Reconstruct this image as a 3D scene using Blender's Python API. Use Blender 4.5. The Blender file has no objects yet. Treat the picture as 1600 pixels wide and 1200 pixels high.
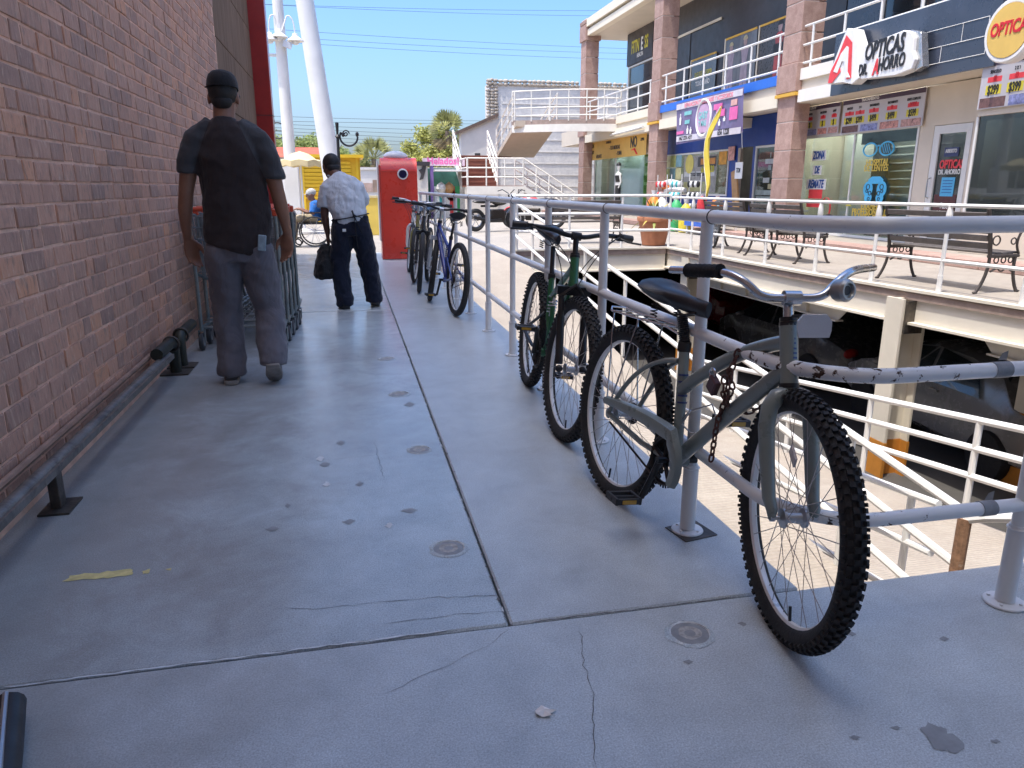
import bpy, bmesh, math, random
from mathutils import Vector, Matrix
random.seed(11)
SC = bpy.context.scene
COL = SC.collection
rad = math.radians

# ------------------------------------------------------------------ camera
FPX = 1155.0                      # focal length in pixels of a 1600 x 1200 picture
PITCH = math.atan(308 / FPX)      # the horizon lies 308 px above the centre
YAW = math.atan(260 / math.hypot(FPX, 308))
EYE = Vector((0.0, 0.0, 1.15))
cam_d = bpy.data.cameras.new('camera')
cam = bpy.data.objects.new('camera', cam_d)
COL.objects.link(cam)
cam_d.sensor_fit = 'HORIZONTAL'
cam_d.sensor_width = 36.0
cam_d.lens = 36.0 * FPX / 1600.0
cam_d.clip_start = 0.02
cam_d.clip_end = 3000.0
cam.location = EYE
cam.rotation_euler = (math.pi / 2 - PITCH, 0, -YAW)
SC.camera = cam
SC.render.resolution_x, SC.render.resolution_y = 1024, 768

# ------------------------------------------------------------------ sky, sun, exposure
SUN_DOWN = Vector((0.27, 0.16, -1.0)).normalized()     # the way the light travels
SUN_EL = math.asin(-SUN_DOWN.z)
SUN_AZ = math.atan2(-SUN_DOWN.x, -SUN_DOWN.y)
world = bpy.data.worlds.new('World')
SC.world = world
world.use_nodes = True
wn = world.node_tree
wn.nodes.clear()
w_out = wn.nodes.new('ShaderNodeOutputWorld')
w_bg = wn.nodes.new('ShaderNodeBackground')
w_sky = wn.nodes.new('ShaderNodeTexSky')
w_sky.sky_type = 'NISHITA'
w_sky.sun_disc = False
w_sky.sun_elevation = SUN_EL
w_sky.sun_rotation = SUN_AZ
w_sky.altitude = 0
w_sky.air_density = 0.9
w_sky.dust_density = 3.9
w_sky.ozone_density = 6.0
w_hs = wn.nodes.new('ShaderNodeHueSaturation')
w_hs.inputs['Saturation'].default_value = 1.2
wn.links.new(w_sky.outputs[0], w_hs.inputs['Color'])
w_tint = wn.nodes.new('ShaderNodeMix')
w_tint.data_type = 'RGBA'
w_tint.blend_type = 'MULTIPLY'
w_tint.inputs[0].default_value = 1.0
w_tint.inputs[7].default_value = (1.0, 1.0, 1.0, 1)
wn.links.new(w_hs.outputs[0], w_tint.inputs[6])
wn.links.new(w_tint.outputs[2], w_bg.inputs[0])
w_bg.inputs[1].default_value = 0.145
wn.links.new(w_bg.outputs[0], w_out.inputs[0])
sun_d = bpy.data.lights.new('sun', 'SUN')
sun_d.energy = 2.0
sun_d.angle = rad(0.53)
sun_d.color = (1.0, 0.945, 0.86)
sun = bpy.data.objects.new('sun', sun_d)
COL.objects.link(sun)
sun.rotation_euler = SUN_DOWN.to_track_quat('-Z', 'Y').to_euler()
sun.location = (-8, -6, 30)
SC.view_settings.view_transform = 'Standard'
SC.view_settings.look = 'None'
SC.view_settings.gamma = 1.0
SC.view_settings.use_curve_mapping = False
SC.view_settings.exposure = 1.33

# ------------------------------------------------------------------ measuring (photo pixel -> point on a real plane of the place)
_fw = Vector((math.sin(YAW) * math.cos(PITCH), math.cos(YAW) * math.cos(PITCH), -math.sin(PITCH)))
_rt = Vector((math.cos(YAW), -math.sin(YAW), 0))
_up = _rt.cross(_fw)
def _ray(x, y): return _fw + _rt * ((x - 800) / FPX) - _up * ((y - 600) / FPX)
def onX(x, y, X): r = _ray(x, y); return EYE + r * (X / r.x)
def onY(x, y, Y): r = _ray(x, y); return EYE + r * (Y / r.y)
def onZ(x, y, z=0.0): r = _ray(x, y); return EYE + r * ((z - EYE.z) / r.z)

# ------------------------------------------------------------------ mesh collecting
class MB:
    def __init__(s): s.v = []; s.f = []; s.mi = []; s.cur = 0
    def add(s, vs, fs):
        o = len(s.v); s.v += [tuple(p) for p in vs]
        for f in fs: s.f.append([i + o for i in f]); s.mi.append(s.cur)
        return s
    def box(s, c, d, m=None):
        cx, cy, cz = c; x, y, z = d[0] / 2, d[1] / 2, d[2] / 2
        vs = [Vector((sx * x, sy * y, sz * z)) for sz in (-1, 1) for sy in (-1, 1) for sx in (-1, 1)]
        if m is not None: vs = [m @ p for p in vs]
        vs = [p + Vector(c) for p in vs]
        return s.add(vs, [(0, 2, 3, 1), (4, 5, 7, 6), (0, 1, 5, 4), (2, 6, 7, 3), (0, 4, 6, 2), (1, 3, 7, 5)])
    def box2(s, a, b):
        return s.box([(a[i] + b[i]) / 2 for i in range(3)], [abs(b[i] - a[i]) for i in range(3)])
    def tube(s, pts, r, n=8, closed=False, caps=True, flat=1.0):
        pts = [Vector(p) for p in pts]; k = len(pts)
        rr = r if isinstance(r, (list, tuple)) else [r] * k
        tang = []
        for i in range(k):
            if closed: t = pts[(i + 1) % k] - pts[i - 1]
            else: t = pts[min(i + 1, k - 1)] - pts[max(i - 1, 0)]
            tang.append(t.normalized() if t.length > 1e-9 else Vector((0, 0, 1)))
        ref = Vector((0, 0, 1)) if abs(tang[0].z) < .9 else Vector((1, 0, 0))
        u = tang[0].cross(ref).normalized(); vs = []
        for i in range(k):
            u = (u - tang[i] * u.dot(tang[i]))
            u = u.normalized() if u.length > 1e-6 else tang[i].orthogonal().normalized()
            w = tang[i].cross(u)
            for j in range(n):
                a = 2 * math.pi * j / n
                vs.append(pts[i] + u * (math.cos(a) * rr[i]) + w * (math.sin(a) * rr[i] * flat))
        fs = []
        for i in range(k if closed else k - 1):
            a, b = i * n, ((i + 1) % k) * n
            for j in range(n): fs.append((a + j, a + (j + 1) % n, b + (j + 1) % n, b + j))
        if caps and not closed:
            fs.append(list(range(n))[::-1]); fs.append([(k - 1) * n + j for j in range(n)])
        return s.add(vs, fs)
    def cyl(s, a, b, r, r2=None, n=10): return s.tube([a, b], [r, r if r2 is None else r2], n)
    def lathe(s, prof, m=None, n=20, close=False):
        m = m or Matrix.Identity(4); vs = []
        for r, z in prof:
            for j in range(n):
                a = 2 * math.pi * j / n; vs.append(m @ Vector((r * math.cos(a), r * math.sin(a), z)))
        fs = []; k = len(prof)
        for i in range(k if close else k - 1):
            a, b = i * n, ((i + 1) % k) * n
            for j in range(n): fs.append((a + j, a + (j + 1) % n, b + (j + 1) % n, b + j))
        if not close:
            if prof[0][0] > 1e-5: fs.append(list(range(n))[::-1])
            if prof[-1][0] > 1e-5: fs.append([(k - 1) * n + j for j in range(n)])
        return s.add(vs, fs)
    def prism(s, poly, t, m=None):          # poly in local xy, thickness t along local z
        m = m or Matrix.Identity(4); n = len(poly)
        vs = [m @ Vector((x, y, 0)) for x, y in poly] + [m @ Vector((x, y, t)) for x, y in poly]
        fs = [list(range(n))[::-1], list(range(n, 2 * n))]
        for i in range(n): fs.append((i, (i + 1) % n, n + (i + 1) % n, n + i))
        return s.add(vs, fs)
    def ball(s, c, r, nu=12, nv=8, m=None):
        r = r if isinstance(r, (list, tuple)) else (r, r, r); vs = []; c = Vector(c)
        for i in range(nv + 1):
            t = math.pi * i / nv
            for j in range(nu):
                a = 2 * math.pi * j / nu
                p = Vector((r[0] * math.sin(t) * math.cos(a), r[1] * math.sin(t) * math.sin(a), r[2] * math.cos(t)))
                if m is not None: p = m @ p
                vs.append(c + p)
        fs = [(i * nu + j, (i + 1) * nu + j, (i + 1) * nu + (j + 1) % nu, i * nu + (j + 1) % nu) for i in range(nv) for j in range(nu)]
        return s.add(vs, fs)
    def torus(s, c, R, r, m=None, nR=28, nr=8):
        m = m or Matrix.Identity(3)
        pts = [Vector(c) + m @ Vector((R * math.cos(2 * math.pi * i / nR), R * math.sin(2 * math.pi * i / nR), 0)) for i in range(nR)]
        return s.tube(pts, r, nr, closed=True)
    def xf(s, m):
        s.v = [tuple(m @ Vector(p)) for p in s.v]; return s
    def mesh(s, name, mats, smooth=True, ang=35, bevel=0):
        me = bpy.data.meshes.new(name); me.from_pydata(s.v, [], s.f)
        mats = mats if isinstance(mats, (list, tuple)) else [mats]
        for mt in mats: me.materials.append(mt)
        if len(mats) > 1: me.polygons.foreach_set('material_index', s.mi)
        bm = bmesh.new(); bm.from_mesh(me)
        bmesh.ops.remove_doubles(bm, verts=bm.verts, dist=1e-6)
        if bevel: bmesh.ops.bevel(bm, geom=bm.edges[:], offset=bevel, segments=1, affect='EDGES')
        bmesh.ops.recalc_face_normals(bm, faces=bm.faces[:])
        bm.to_mesh(me); bm.free()
        if smooth:
            me.polygons.foreach_set('use_smooth', [True] * len(me.polygons)); me.set_sharp_from_angle(angle=rad(ang))
        return me
    def build(s, name, mats, parent=None, local=False, **kw):
        return put(name, s.mesh(name, mats, **kw), parent, local)

WM = {}                                   # world matrices known so far
def put(name, me, parent=None, local=False, m=None):
    o = bpy.data.objects.new(name, me); COL.objects.link(o)
    m = m or Matrix.Identity(4)
    o.matrix_basis = m
    if parent is not None:
        o.parent = parent
        if local: WM[o] = WM[parent] @ m
        else: o.matrix_parent_inverse = WM[parent].inverted(); WM[o] = m.copy()
    else: WM[o] = m.copy()
    return o
def empty(name, loc=(0, 0, 0), m=None):
    o = bpy.data.objects.new(name, None); COL.objects.link(o); o.empty_display_size = .1
    m = m or Matrix.Translation(Vector(loc)); o.matrix_basis = m; WM[o] = m.copy()
    return o
def tag(o, label, cat, group=None, kind=None):
    if label: o['label'] = label
    if cat: o['category'] = cat
    if group: o['group'] = group
    if kind: o['kind'] = kind
    return o
def thing(name, label, cat, loc=(0, 0, 0), group=None, m=None): return tag(empty(name, loc, m), label, cat, group)
def struct(o): o['kind'] = 'structure'; return o
def copy_tree(o, parent=None, m=None):
    c = o.copy(); COL.objects.link(c); c.parent = parent
    if m is not None: c.matrix_basis = m
    WM[c] = c.matrix_basis.copy() if parent is None else WM[o]
    for ch in o.children: copy_tree(ch, c)
    return c

_txt = {}
def text(mb, body, m, size=.2, bold=0.0, sx=1.0, shear=0.0, align='CENTER'):
    k = (body, bold, shear, align)
    if k not in _txt:
        cu = bpy.data.curves.new('lettering', 'FONT'); cu.body = body; cu.size = 1; cu.offset = bold; cu.shear = shear
        cu.align_x = align; cu.align_y = 'CENTER'; cu.resolution_u = 3; cu.extrude = 0.004
        ob = bpy.data.objects.new('lettering', cu)
        me = ob.to_mesh()
        _txt[k] = ([v.co.copy() for v in me.vertices], [list(p.vertices) for p in me.polygons])
        ob.to_mesh_clear(); bpy.data.objects.remove(ob); bpy.data.curves.remove(cu)
    vs, fs = _txt[k]
    mm = m @ Matrix.Diagonal((size * sx, size, 1, 1))
    return mb.add([mm @ p for p in vs], fs)

# ------------------------------------------------------------------ materials
MT = {}
def _n(nt, t, **kw):
    n = nt.nodes.new(t)
    for k, v in kw.items(): setattr(n, k, v)
    return n
def newmat(name):
    m = bpy.data.materials.new(name); m.use_nodes = True; nt = m.node_tree
    return m, nt, nt.nodes['Principled BSDF']
def noise(nt, scale, detail=5, rough=.6, vec=None, dist=0):
    n = _n(nt, 'ShaderNodeTexNoise'); n.inputs['Scale'].default_value = scale; n.inputs['Detail'].default_value = detail
    n.inputs['Roughness'].default_value = rough; n.inputs['Distortion'].default_value = dist
    if vec is not None: nt.links.new(vec, n.inputs['Vector'])
    return n
def ramp(nt, fac, stops):
    r = _n(nt, 'ShaderNodeValToRGB'); el = r.color_ramp.elements
    el[0].position, el[1].position = stops[0][0], stops[-1][0]
    for p, c in stops[1:-1]: el.new(p)
    for e, (p, c) in zip(sorted(el, key=lambda e: e.position), stops):
        e.color = (c, c, c, 1) if isinstance(c, (int, float)) else (*c, 1)
    nt.links.new(fac, r.inputs[0]); return r
def mix(nt, fac, a, b, mode='MIX'):
    m = _n(nt, 'ShaderNodeMix', data_type='RGBA', blend_type=mode)
    for sock, v in ((m.inputs[0], fac), (m.inputs[6], a), (m.inputs[7], b)):
        if hasattr(v, 'links'): nt.links.new(v, sock)
        elif isinstance(v, (int, float)): sock.default_value = v
        else: sock.default_value = (*v[:3], 1)
    return m.outputs[2]
def mth(nt, op, a, b=0.0):
    m = _n(nt, 'ShaderNodeMath', operation=op)
    for sock, v in ((m.inputs[0], a), (m.inputs[1], b)):
        if hasattr(v, 'links'): nt.links.new(v, sock)
        else: sock.default_value = v
    return m.outputs[0]
def mapping(nt, vec, scale=(1, 1, 1), rot=(0, 0, 0)):
    m = _n(nt, 'ShaderNodeMapping'); m.inputs['Scale'].default_value = scale; m.inputs['Rotation'].default_value = rot
    nt.links.new(vec, m.inputs['Vector']); return m.outputs[0]
def bump(nt, bsdf, h, strength=.3, dist=.01):
    b = _n(nt, 'ShaderNodeBump'); b.inputs['Strength'].default_value = strength; b.inputs['Distance'].default_value = dist
    nt.links.new(h, b.inputs['Height']); nt.links.new(b.outputs[0], bsdf.inputs['Normal']); return b
def mat(name, col, rough=.6, metal=0.0, var=.14, vs=5.0, bmp=.12, bs=90.0, col2=None, amt=.5, s2=4.0, objvar=0.0, coat=0.0, spec=.5):
    if name in MT: return MT[name]
    m, nt, b = newmat(name); L = nt.links.new
    co = _n(nt, 'ShaderNodeTexCoord').outputs['Object']
    n1 = noise(nt, vs, 6, .62, co)
    lo = tuple(c * (1 - var) for c in col); hi = tuple(min(1, c * (1 + var)) for c in col)
    c = mix(nt, ramp(nt, n1.outputs[0], [(.3, 0), (.7, 1)]).outputs[0], lo, hi)
    if col2 is not None:
        n2 = noise(nt, s2, 8, .68, co, .6)
        c = mix(nt, ramp(nt, n2.outputs[0], [(1 - amt - .06, 0), (1 - amt + .06, 1)]).outputs[0], c, col2)
    if objvar:
        oi = _n(nt, 'ShaderNodeObjectInfo')
        c = mix(nt, 1.0, c, ramp(nt, oi.outputs['Random'], [(0, 1 - objvar), (1, 1 + objvar)]).outputs[0], 'MULTIPLY')
    if hasattr(c, 'links'): L(c, b.inputs['Base Color'])
    n3 = noise(nt, vs * 3, 4, .6, co)
    L(ramp(nt, n3.outputs[0], [(.25, max(.03, rough - .1)), (.75, min(1, rough + .1))]).outputs[0], b.inputs['Roughness'])
    b.inputs['Metallic'].default_value = metal
    b.inputs['Specular IOR Level'].default_value = spec
    b.inputs['Coat Weight'].default_value = coat
    b.inputs['Coat Roughness'].default_value = .15
    if bmp: bump(nt, b, noise(nt, bs, 4, .6, co).outputs[0], bmp, .004)
    MT[name] = m; return m
def glass_mat(name, tint=(.02, .03, .035), rough=.04, alpha=.55):
    """shop glazing: a dark clear sheet that mirrors the street and lets some of the inside through"""
    if name in MT: return MT[name]
    m, nt, b = newmat(name); L = nt.links.new
    tr = _n(nt, 'ShaderNodeBsdfTransparent'); tr.inputs[0].default_value = (.75, .85, .85, 1)
    gl = _n(nt, 'ShaderNodeBsdfGlossy'); gl.inputs['Roughness'].default_value = rough; gl.inputs[0].default_value = (.9, .95, 1, 1)
    fc = _n(nt, 'ShaderNodeLayerWeight'); fc.inputs[0].default_value = .5
    rf = mth(nt, 'ADD', mth(nt, 'MULTIPLY', mth(nt, 'POWER', fc.outputs['Facing'], 4.0), .85), .05)
    b.inputs['Base Color'].default_value = (*tint, 1); b.inputs['Roughness'].default_value = .2
    m1 = _n(nt, 'ShaderNodeMixShader'); m1.inputs[0].default_value = alpha
    L(tr.outputs[0], m1.inputs[1]); L(b.outputs[0], m1.inputs[2])
    m2 = _n(nt, 'ShaderNodeMixShader'); L(rf, m2.inputs[0]); L(m1.outputs[0], m2.inputs[1]); L(gl.outputs[0], m2.inputs[2])
    L(m2.outputs[0], nt.nodes['Material Output'].inputs[0]); MT[name] = m; return m
# ================================================================== materials of the setting
def concrete(name, base, warm, gloss=.34, scale=1.0, worn=False):
    m, nt, b = newmat(name); L = nt.links.new
    co = _n(nt, 'ShaderNodeTexCoord').outputs['Object']
    big = noise(nt, .9 * scale, 5, .6, co, .4); mid = noise(nt, 5 * scale, 9, .72, co, .3); fine = noise(nt, 230, 4, .75, co); sc = noise(nt, 28 * scale, 8, .75, co, 1.5)
    c = mix(nt, ramp(nt, big.outputs[0], [(.35, 0), (.66, 1)]).outputs[0], base, warm)
    c = mix(nt, .8, c, ramp(nt, mid.outputs[0], [(.28, .8), (.5, 1.0), (.74, 1.2)]).outputs[0], 'MULTIPLY')
    c = mix(nt, .75, c, ramp(nt, fine.outputs[0], [(.32, .5), (.68, 1.45)]).outputs[0], 'MULTIPLY')
    c = mix(nt, ramp(nt, sc.outputs[0], [(.66, 0), (.74, .35)]).outputs[0], c, tuple(x * 1.5 for x in base))
    c = mix(nt, ramp(nt, sc.outputs[0], [(.22, .5), (.32, 0)]).outputs[0], c, tuple(x * .45 for x in base))
    if worn:                                              # scuffs along the walking line, pores, trodden-in dirt
        st = noise(nt, 1.0, 7, .7, mapping(nt, co, (16, 2.2, 1)), .8); po = noise(nt, 420, 2, .5, co); dr = noise(nt, 1.7, 9, .75, co, 1.2)
        c = mix(nt, ramp(nt, st.outputs[0], [(.62, 0), (.8, .2)]).outputs[0], c, tuple(x * 1.45 for x in base))
        c = mix(nt, ramp(nt, dr.outputs[0], [(.58, 0), (.74, .35)]).outputs[0], c, tuple(x * .5 for x in warm))
        sp = _n(nt, 'ShaderNodeSeparateXYZ'); L(co, sp.inputs[0]); nb = noise(nt, 2.6, 8, .7, co, .5)          # darker and browner towards the wall side, edge broken up by noise
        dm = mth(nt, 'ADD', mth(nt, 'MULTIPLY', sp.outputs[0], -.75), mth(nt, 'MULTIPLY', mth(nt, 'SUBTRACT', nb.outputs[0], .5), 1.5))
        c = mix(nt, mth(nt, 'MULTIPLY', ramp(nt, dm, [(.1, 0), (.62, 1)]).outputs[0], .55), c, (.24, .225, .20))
        c = mix(nt, ramp(nt, po.outputs[0], [(.68, 0), (.74, .6)]).outputs[0], c, tuple(x * .3 for x in base))
    L(c, b.inputs['Base Color'])
    r = mth(nt, 'ADD', mth(nt, 'MULTIPLY', mid.outputs[0], .18), gloss - .08)
    L(r, b.inputs['Roughness'])
    h = mth(nt, 'ADD', mth(nt, 'MULTIPLY', fine.outputs[0], .5), mid.outputs[0])
    bump(nt, b, h, .22, .004)
    MT[name] = m; return m
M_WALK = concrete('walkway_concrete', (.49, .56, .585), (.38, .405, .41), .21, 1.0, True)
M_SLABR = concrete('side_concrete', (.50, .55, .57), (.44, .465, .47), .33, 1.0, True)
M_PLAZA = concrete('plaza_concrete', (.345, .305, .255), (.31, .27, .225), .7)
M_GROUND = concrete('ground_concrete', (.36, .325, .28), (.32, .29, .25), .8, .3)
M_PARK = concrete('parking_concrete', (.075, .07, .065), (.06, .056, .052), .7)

def ramp_mat():
    m, nt, b = newmat('ribbed_ramp'); L = nt.links.new
    co = _n(nt, 'ShaderNodeTexCoord').outputs['Object']
    w = _n(nt, 'ShaderNodeTexWave', wave_type='BANDS', bands_direction='Y'); w.inputs['Scale'].default_value = 9.0
    w.inputs['Distortion'].default_value = .35; w.inputs['Detail'].default_value = 2
    L(co, w.inputs['Vector'])
    n1 = noise(nt, 2.2, 8, .7, co, .5); n2 = noise(nt, 40, 5, .7, co)
    c = mix(nt, ramp(nt, n1.outputs[0], [(.3, 0), (.7, 1)]).outputs[0], (.33, .28, .23), (.42, .37, .31))
    c = mix(nt, .6, c, ramp(nt, n2.outputs[0], [(.25, .75), (.75, 1.2)]).outputs[0], 'MULTIPLY')
    c = mix(nt, .35, c, ramp(nt, w.outputs[0], [(.0, .7), (.35, 1)]).outputs[0], 'MULTIPLY')
    L(c, b.inputs['Base Color']); b.inputs['Roughness'].default_value = .85
    bump(nt, b, mth(nt, 'ADD', w.outputs[0], mth(nt, 'MULTIPLY', n2.outputs[0], .4)), .5, .008)
    MT['ribbed_ramp'] = m; return m
M_RAMP = ramp_mat()

def brick_mat():
    m, nt, b = newmat('brick'); L = nt.links.new
    co = _n(nt, 'ShaderNodeTexCoord').outputs['Object']
    oi = _n(nt, 'ShaderNodeObjectInfo'); ge = _n(nt, 'ShaderNodeNewGeometry')
    rnd = mth(nt, 'FRACT', mth(nt, 'ADD', oi.outputs['Random'], mth(nt, 'MULTIPLY', ge.outputs['Random Per Island'], 7.13)))
    off = _n(nt, 'ShaderNodeVectorMath', operation='ADD'); cmb = _n(nt, 'ShaderNodeCombineXYZ')
    L(mth(nt, 'MULTIPLY', rnd, 37.0), cmb.inputs[0]); L(mth(nt, 'MULTIPLY', rnd, 91.0), cmb.inputs[1])
    L(co, off.inputs[0]); L(cmb.outputs[0], off.inputs[1]); v = off.outputs[0]
    st = noise(nt, 1.0, 7, .7, mapping(nt, v, (50, 52, 9)), .8)     # wire-cut streaks, upright
    bl = noise(nt, 13, 6, .65, v, .4)
    c = ramp(nt, rnd, [(0, (.44, .25, .182)), (.3, (.55, .30, .205)), (.62, (.62, .33, .222)), (.9, (.68, .35, .225)), (1, (.76, .36, .20))]).outputs[0]
    c = mix(nt, ramp(nt, bl.outputs[0], [(.52, 0), (.76, .65)]).outputs[0], c, (.35, .25, .19))
    c = mix(nt, ramp(nt, bl.outputs[0], [(.2, .55), (.4, 0)]).outputs[0], c, (.62, .37, .27))
    c = mix(nt, ramp(nt, st.outputs[0], [(.28, .95), (.46, 0)]).outputs[0], c, (.22, .14, .11))
    c = mix(nt, ramp(nt, st.outputs[0], [(.54, 0), (.7, .75)]).outputs[0], c, (.80, .55, .38))
    L(c, b.inputs['Base Color']); b.inputs['Roughness'].default_value = .72
    bump(nt, b, st.outputs[0], 1.0, .008)
    MT['brick'] = m; return m
M_BRICK = brick_mat()
M_MORTAR = mat('brick_mortar', (.86, .51, .35), .9, var=.2, vs=14, bmp=.5, bs=120, col2=(.42, .27, .22), amt=.3)
def tile_mat():
    m, nt, b = newmat('brown_tile'); L = nt.links.new
    co = _n(nt, 'ShaderNodeTexCoord').outputs['Object']; oi = _n(nt, 'ShaderNodeObjectInfo')
    off = _n(nt, 'ShaderNodeVectorMath', operation='ADD'); cmb = _n(nt, 'ShaderNodeCombineXYZ'); L(mth(nt, 'MULTIPLY', oi.outputs['Random'], 50.0), cmb.inputs[1])
    L(co, off.inputs[0]); L(cmb.outputs[0], off.inputs[1])
    st = noise(nt, 1.0, 6, .65, mapping(nt, off.outputs[0], (20, 22, 1.6)), .3)
    c = mix(nt, ramp(nt, st.outputs[0], [(.3, 0), (.7, 1)]).outputs[0], (.155, .095, .06), (.30, .20, .135))
    L(c, b.inputs['Base Color']); b.inputs['Roughness'].default_value = .9; b.inputs['Specular IOR Level'].default_value = .1
    bump(nt, b, st.outputs[0], .2, .003); MT['brown_tile'] = m; return m
M_TILE = tile_mat()
M_RED = mat('red_paint', (.36, .022, .016), .35, var=.12, bmp=.05, coat=.3)
M_SOFFIT = mat('canopy_paint', (.8, .78, .74), .8)
M_STEELD = mat('grimy_steel', (.10, .085, .07), .5, .5, var=.35, vs=14, bmp=.4, bs=60, col2=(.055, .05, .047), amt=.45, s2=9)
M_RAILD = mat('worn_steel', (.20, .18, .16), .5, .4, var=.35, vs=10, bmp=.4, bs=50, col2=(.11, .095, .085), amt=.4, s2=7)
M_PIPEGRN = mat('dark_green_pipe', (.035, .04, .03), .45, .3, var=.3, col2=(.09, .055, .035), amt=.35, s2=18)
M_CREAM = mat('cream_paint', (.72, .66, .54), .6, var=.07, vs=2, bmp=.08)
M_BEAMW = mat('beam_white', (.66, .62, .54), .55, var=.08, vs=1.5, col2=(.45, .38, .31), amt=.14, s2=3)
M_BROWNST = mat('stained_edge', (.33, .25, .21), .8, var=.2, vs=8, col2=(.25, .16, .125), amt=.3, s2=5)
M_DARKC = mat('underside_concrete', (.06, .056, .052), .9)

def chipped(name, col, under, chips=.30, near=False):
    """painted pipe with chips down to rusty primer, heavier round the bend of the railing"""
    m, nt, b = newmat(name); L = nt.links.new
    co = _n(nt, 'ShaderNodeTexCoord').outputs['Object']
    n1 = noise(nt, 34, 7, .68, co, .35); n2 = noise(nt, 3, 4, .6, co); n3 = noise(nt, 120, 3, .6, co)
    t = mth(nt, 'ADD', n1.outputs[0], mth(nt, 'MULTIPLY', mth(nt, 'SUBTRACT', n2.outputs[0], .5), .22))
    if near:
        s = _n(nt, 'ShaderNodeVectorMath', operation='DISTANCE'); L(co, s.inputs[0]); s.inputs[1].default_value = (1.16, 1.6, .55)
        t = mth(nt, 'ADD', t, mth(nt, 'MULTIPLY', ramp(nt, mth(nt, 'MULTIPLY', s.outputs['Value'], 1.0), [(.1, 1), (.55, 0)]).outputs[0], .17))
    msk = ramp(nt, t, [(1 - chips - .01, 0), (1 - chips + .015, 1)]).outputs[0]
    c = mix(nt, ramp(nt, n2.outputs[0], [(.3, 0), (.7, 1)]).outputs[0], tuple(x * .9 for x in col), col)
    u = mix(nt, ramp(nt, n3.outputs[0], [(.4, 0), (.6, 1)]).outputs[0], under, tuple(x * .4 for x in under))
    L(mix(nt, msk, c, u), b.inputs['Base Color'])
    L(ramp(nt, msk, [(0, .32), (1, .85)]).outputs[0], b.inputs['Roughness'])
    inv = mth(nt, 'SUBTRACT', 1.0, msk)
    bump(nt, b, mth(nt, 'ADD', inv, mth(nt, 'MULTIPLY', n3.outputs[0], .12)), .5, .002)
    MT[name] = m; return m
M_RAILN = chipped('near_rail_paint', (.80, .82, .83), (.09, .05, .035), .29, True)
M_RAILW = chipped('white_rail_paint', (.80, .79, .76), (.25, .14, .09), .26)
M_POSTW = chipped('post_paint', (.80, .81, .81), (.12, .07, .05), .25)

# ================================================================== ground, plaza, ramps, parking
HOLE_Y1, HOLE_X0 = 13.8, 1.24
PARK_Z = -2.3
g = MB()
g.add([(-500, 13.8, -.012), (500, 13.8, -.012), (500, 900, -.012), (-500, 900, -.012)], [(0, 1, 2, 3)])
g.add([(-500, -80, -.012), (-1.5, -80, -.012), (-1.5, 13.8, -.012), (-500, 13.8, -.012)], [(0, 1, 2, 3)])
g.add([(30, -80, -.012), (500, -80, -.012), (500, 13.8, -.012), (30, 13.8, -.012)], [(0, 1, 2, 3)])
struct(g.build('ground', M_GROUND, smooth=False))

# the walkway: cast slabs with open joints between them
walk = struct(empty('walkway'))
def slab(x0, x1, y0, y1, mt, z=0.0):
    mb = MB(); mb.box2((x0, y0, z - .16), (x1, y1, z)); o = mb.build('slab', mt, walk, smooth=False, bevel=.006); return o
J = .0035
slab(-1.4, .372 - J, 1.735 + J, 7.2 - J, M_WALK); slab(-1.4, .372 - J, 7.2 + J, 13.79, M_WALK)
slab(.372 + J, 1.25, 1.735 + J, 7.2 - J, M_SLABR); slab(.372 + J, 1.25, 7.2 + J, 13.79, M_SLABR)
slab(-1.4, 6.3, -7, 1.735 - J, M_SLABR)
mb = MB(); mb.box2((-1.4, -7, -.4), (1.235, 13.79, -.165)); mb.box2((1.24, -7, -.4), (6.3, 1.72, -.165)); mb.build('slab_bed', M_DARKC, walk, smooth=False)
# cracks, filler plugs and stains in the slabs
M_CRACK = mat('crack_dirt', (.13, .13, .13), .95, var=.4, vs=40)
M_LIGHTSCR = mat('worn_cement', (.62, .65, .66), .7, var=.25, vs=30)
def crack(pts, w=.006, mt=None, amp=.012, seg=.025):
    P = [onZ(*p) for p in pts]; line = []
    for a, b in zip(P, P[1:]):
        k = max(2, int((b - a).length / seg))
        for i in range(k): line.append(a.lerp(b, i / k) + Vector((random.uniform(-1, 1), random.uniform(-1, 1), 0)) * amp * .5)
    line.append(P[-1]); vs = []; fs = []
    for i, p in enumerate(line):
        t = (line[min(i + 1, len(line) - 1)] - line[max(0, i - 1)]); t.z = 0; t.normalize(); s = Vector((-t.y, t.x, 0))
        ww = w * random.uniform(.25, 1) * (1 if 0 < i < len(line) - 1 else .2)
        vs += [p + s * ww / 2 + Vector((0, 0, .0012)), p - s * ww / 2 + Vector((0, 0, .0012))]
        if i: fs.append((2 * i - 2, 2 * i - 1, 2 * i + 1, 2 * i))
    MB().add(vs, fs).build('crack', mt or M_CRACK, walk, smooth=False)
crack([(800, 930), (640, 936), (520, 950), (430, 952)], .0025)
crack([(805, 955), (700, 962), (600, 975)], .002)
crack([(905, 985), (912, 1040), (930, 1085), (926, 1150), (932, 1198)], .0025)
crack([(795, 985), (760, 1010), (700, 1040), (600, 1085)], .0016)
crack([(500, 720), (580, 712), (620, 706)], .002); crack([(585, 690), (600, 750)], .002)
crack([(5, 1074), (250, 1043), (560, 1003), (700, 985)], .007, M_LIGHTSCR, .006)
crack([(830, 972), (1000, 952), (1150, 934)], .006, M_CRACK, .005)
rj = random.Random(8)
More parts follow.
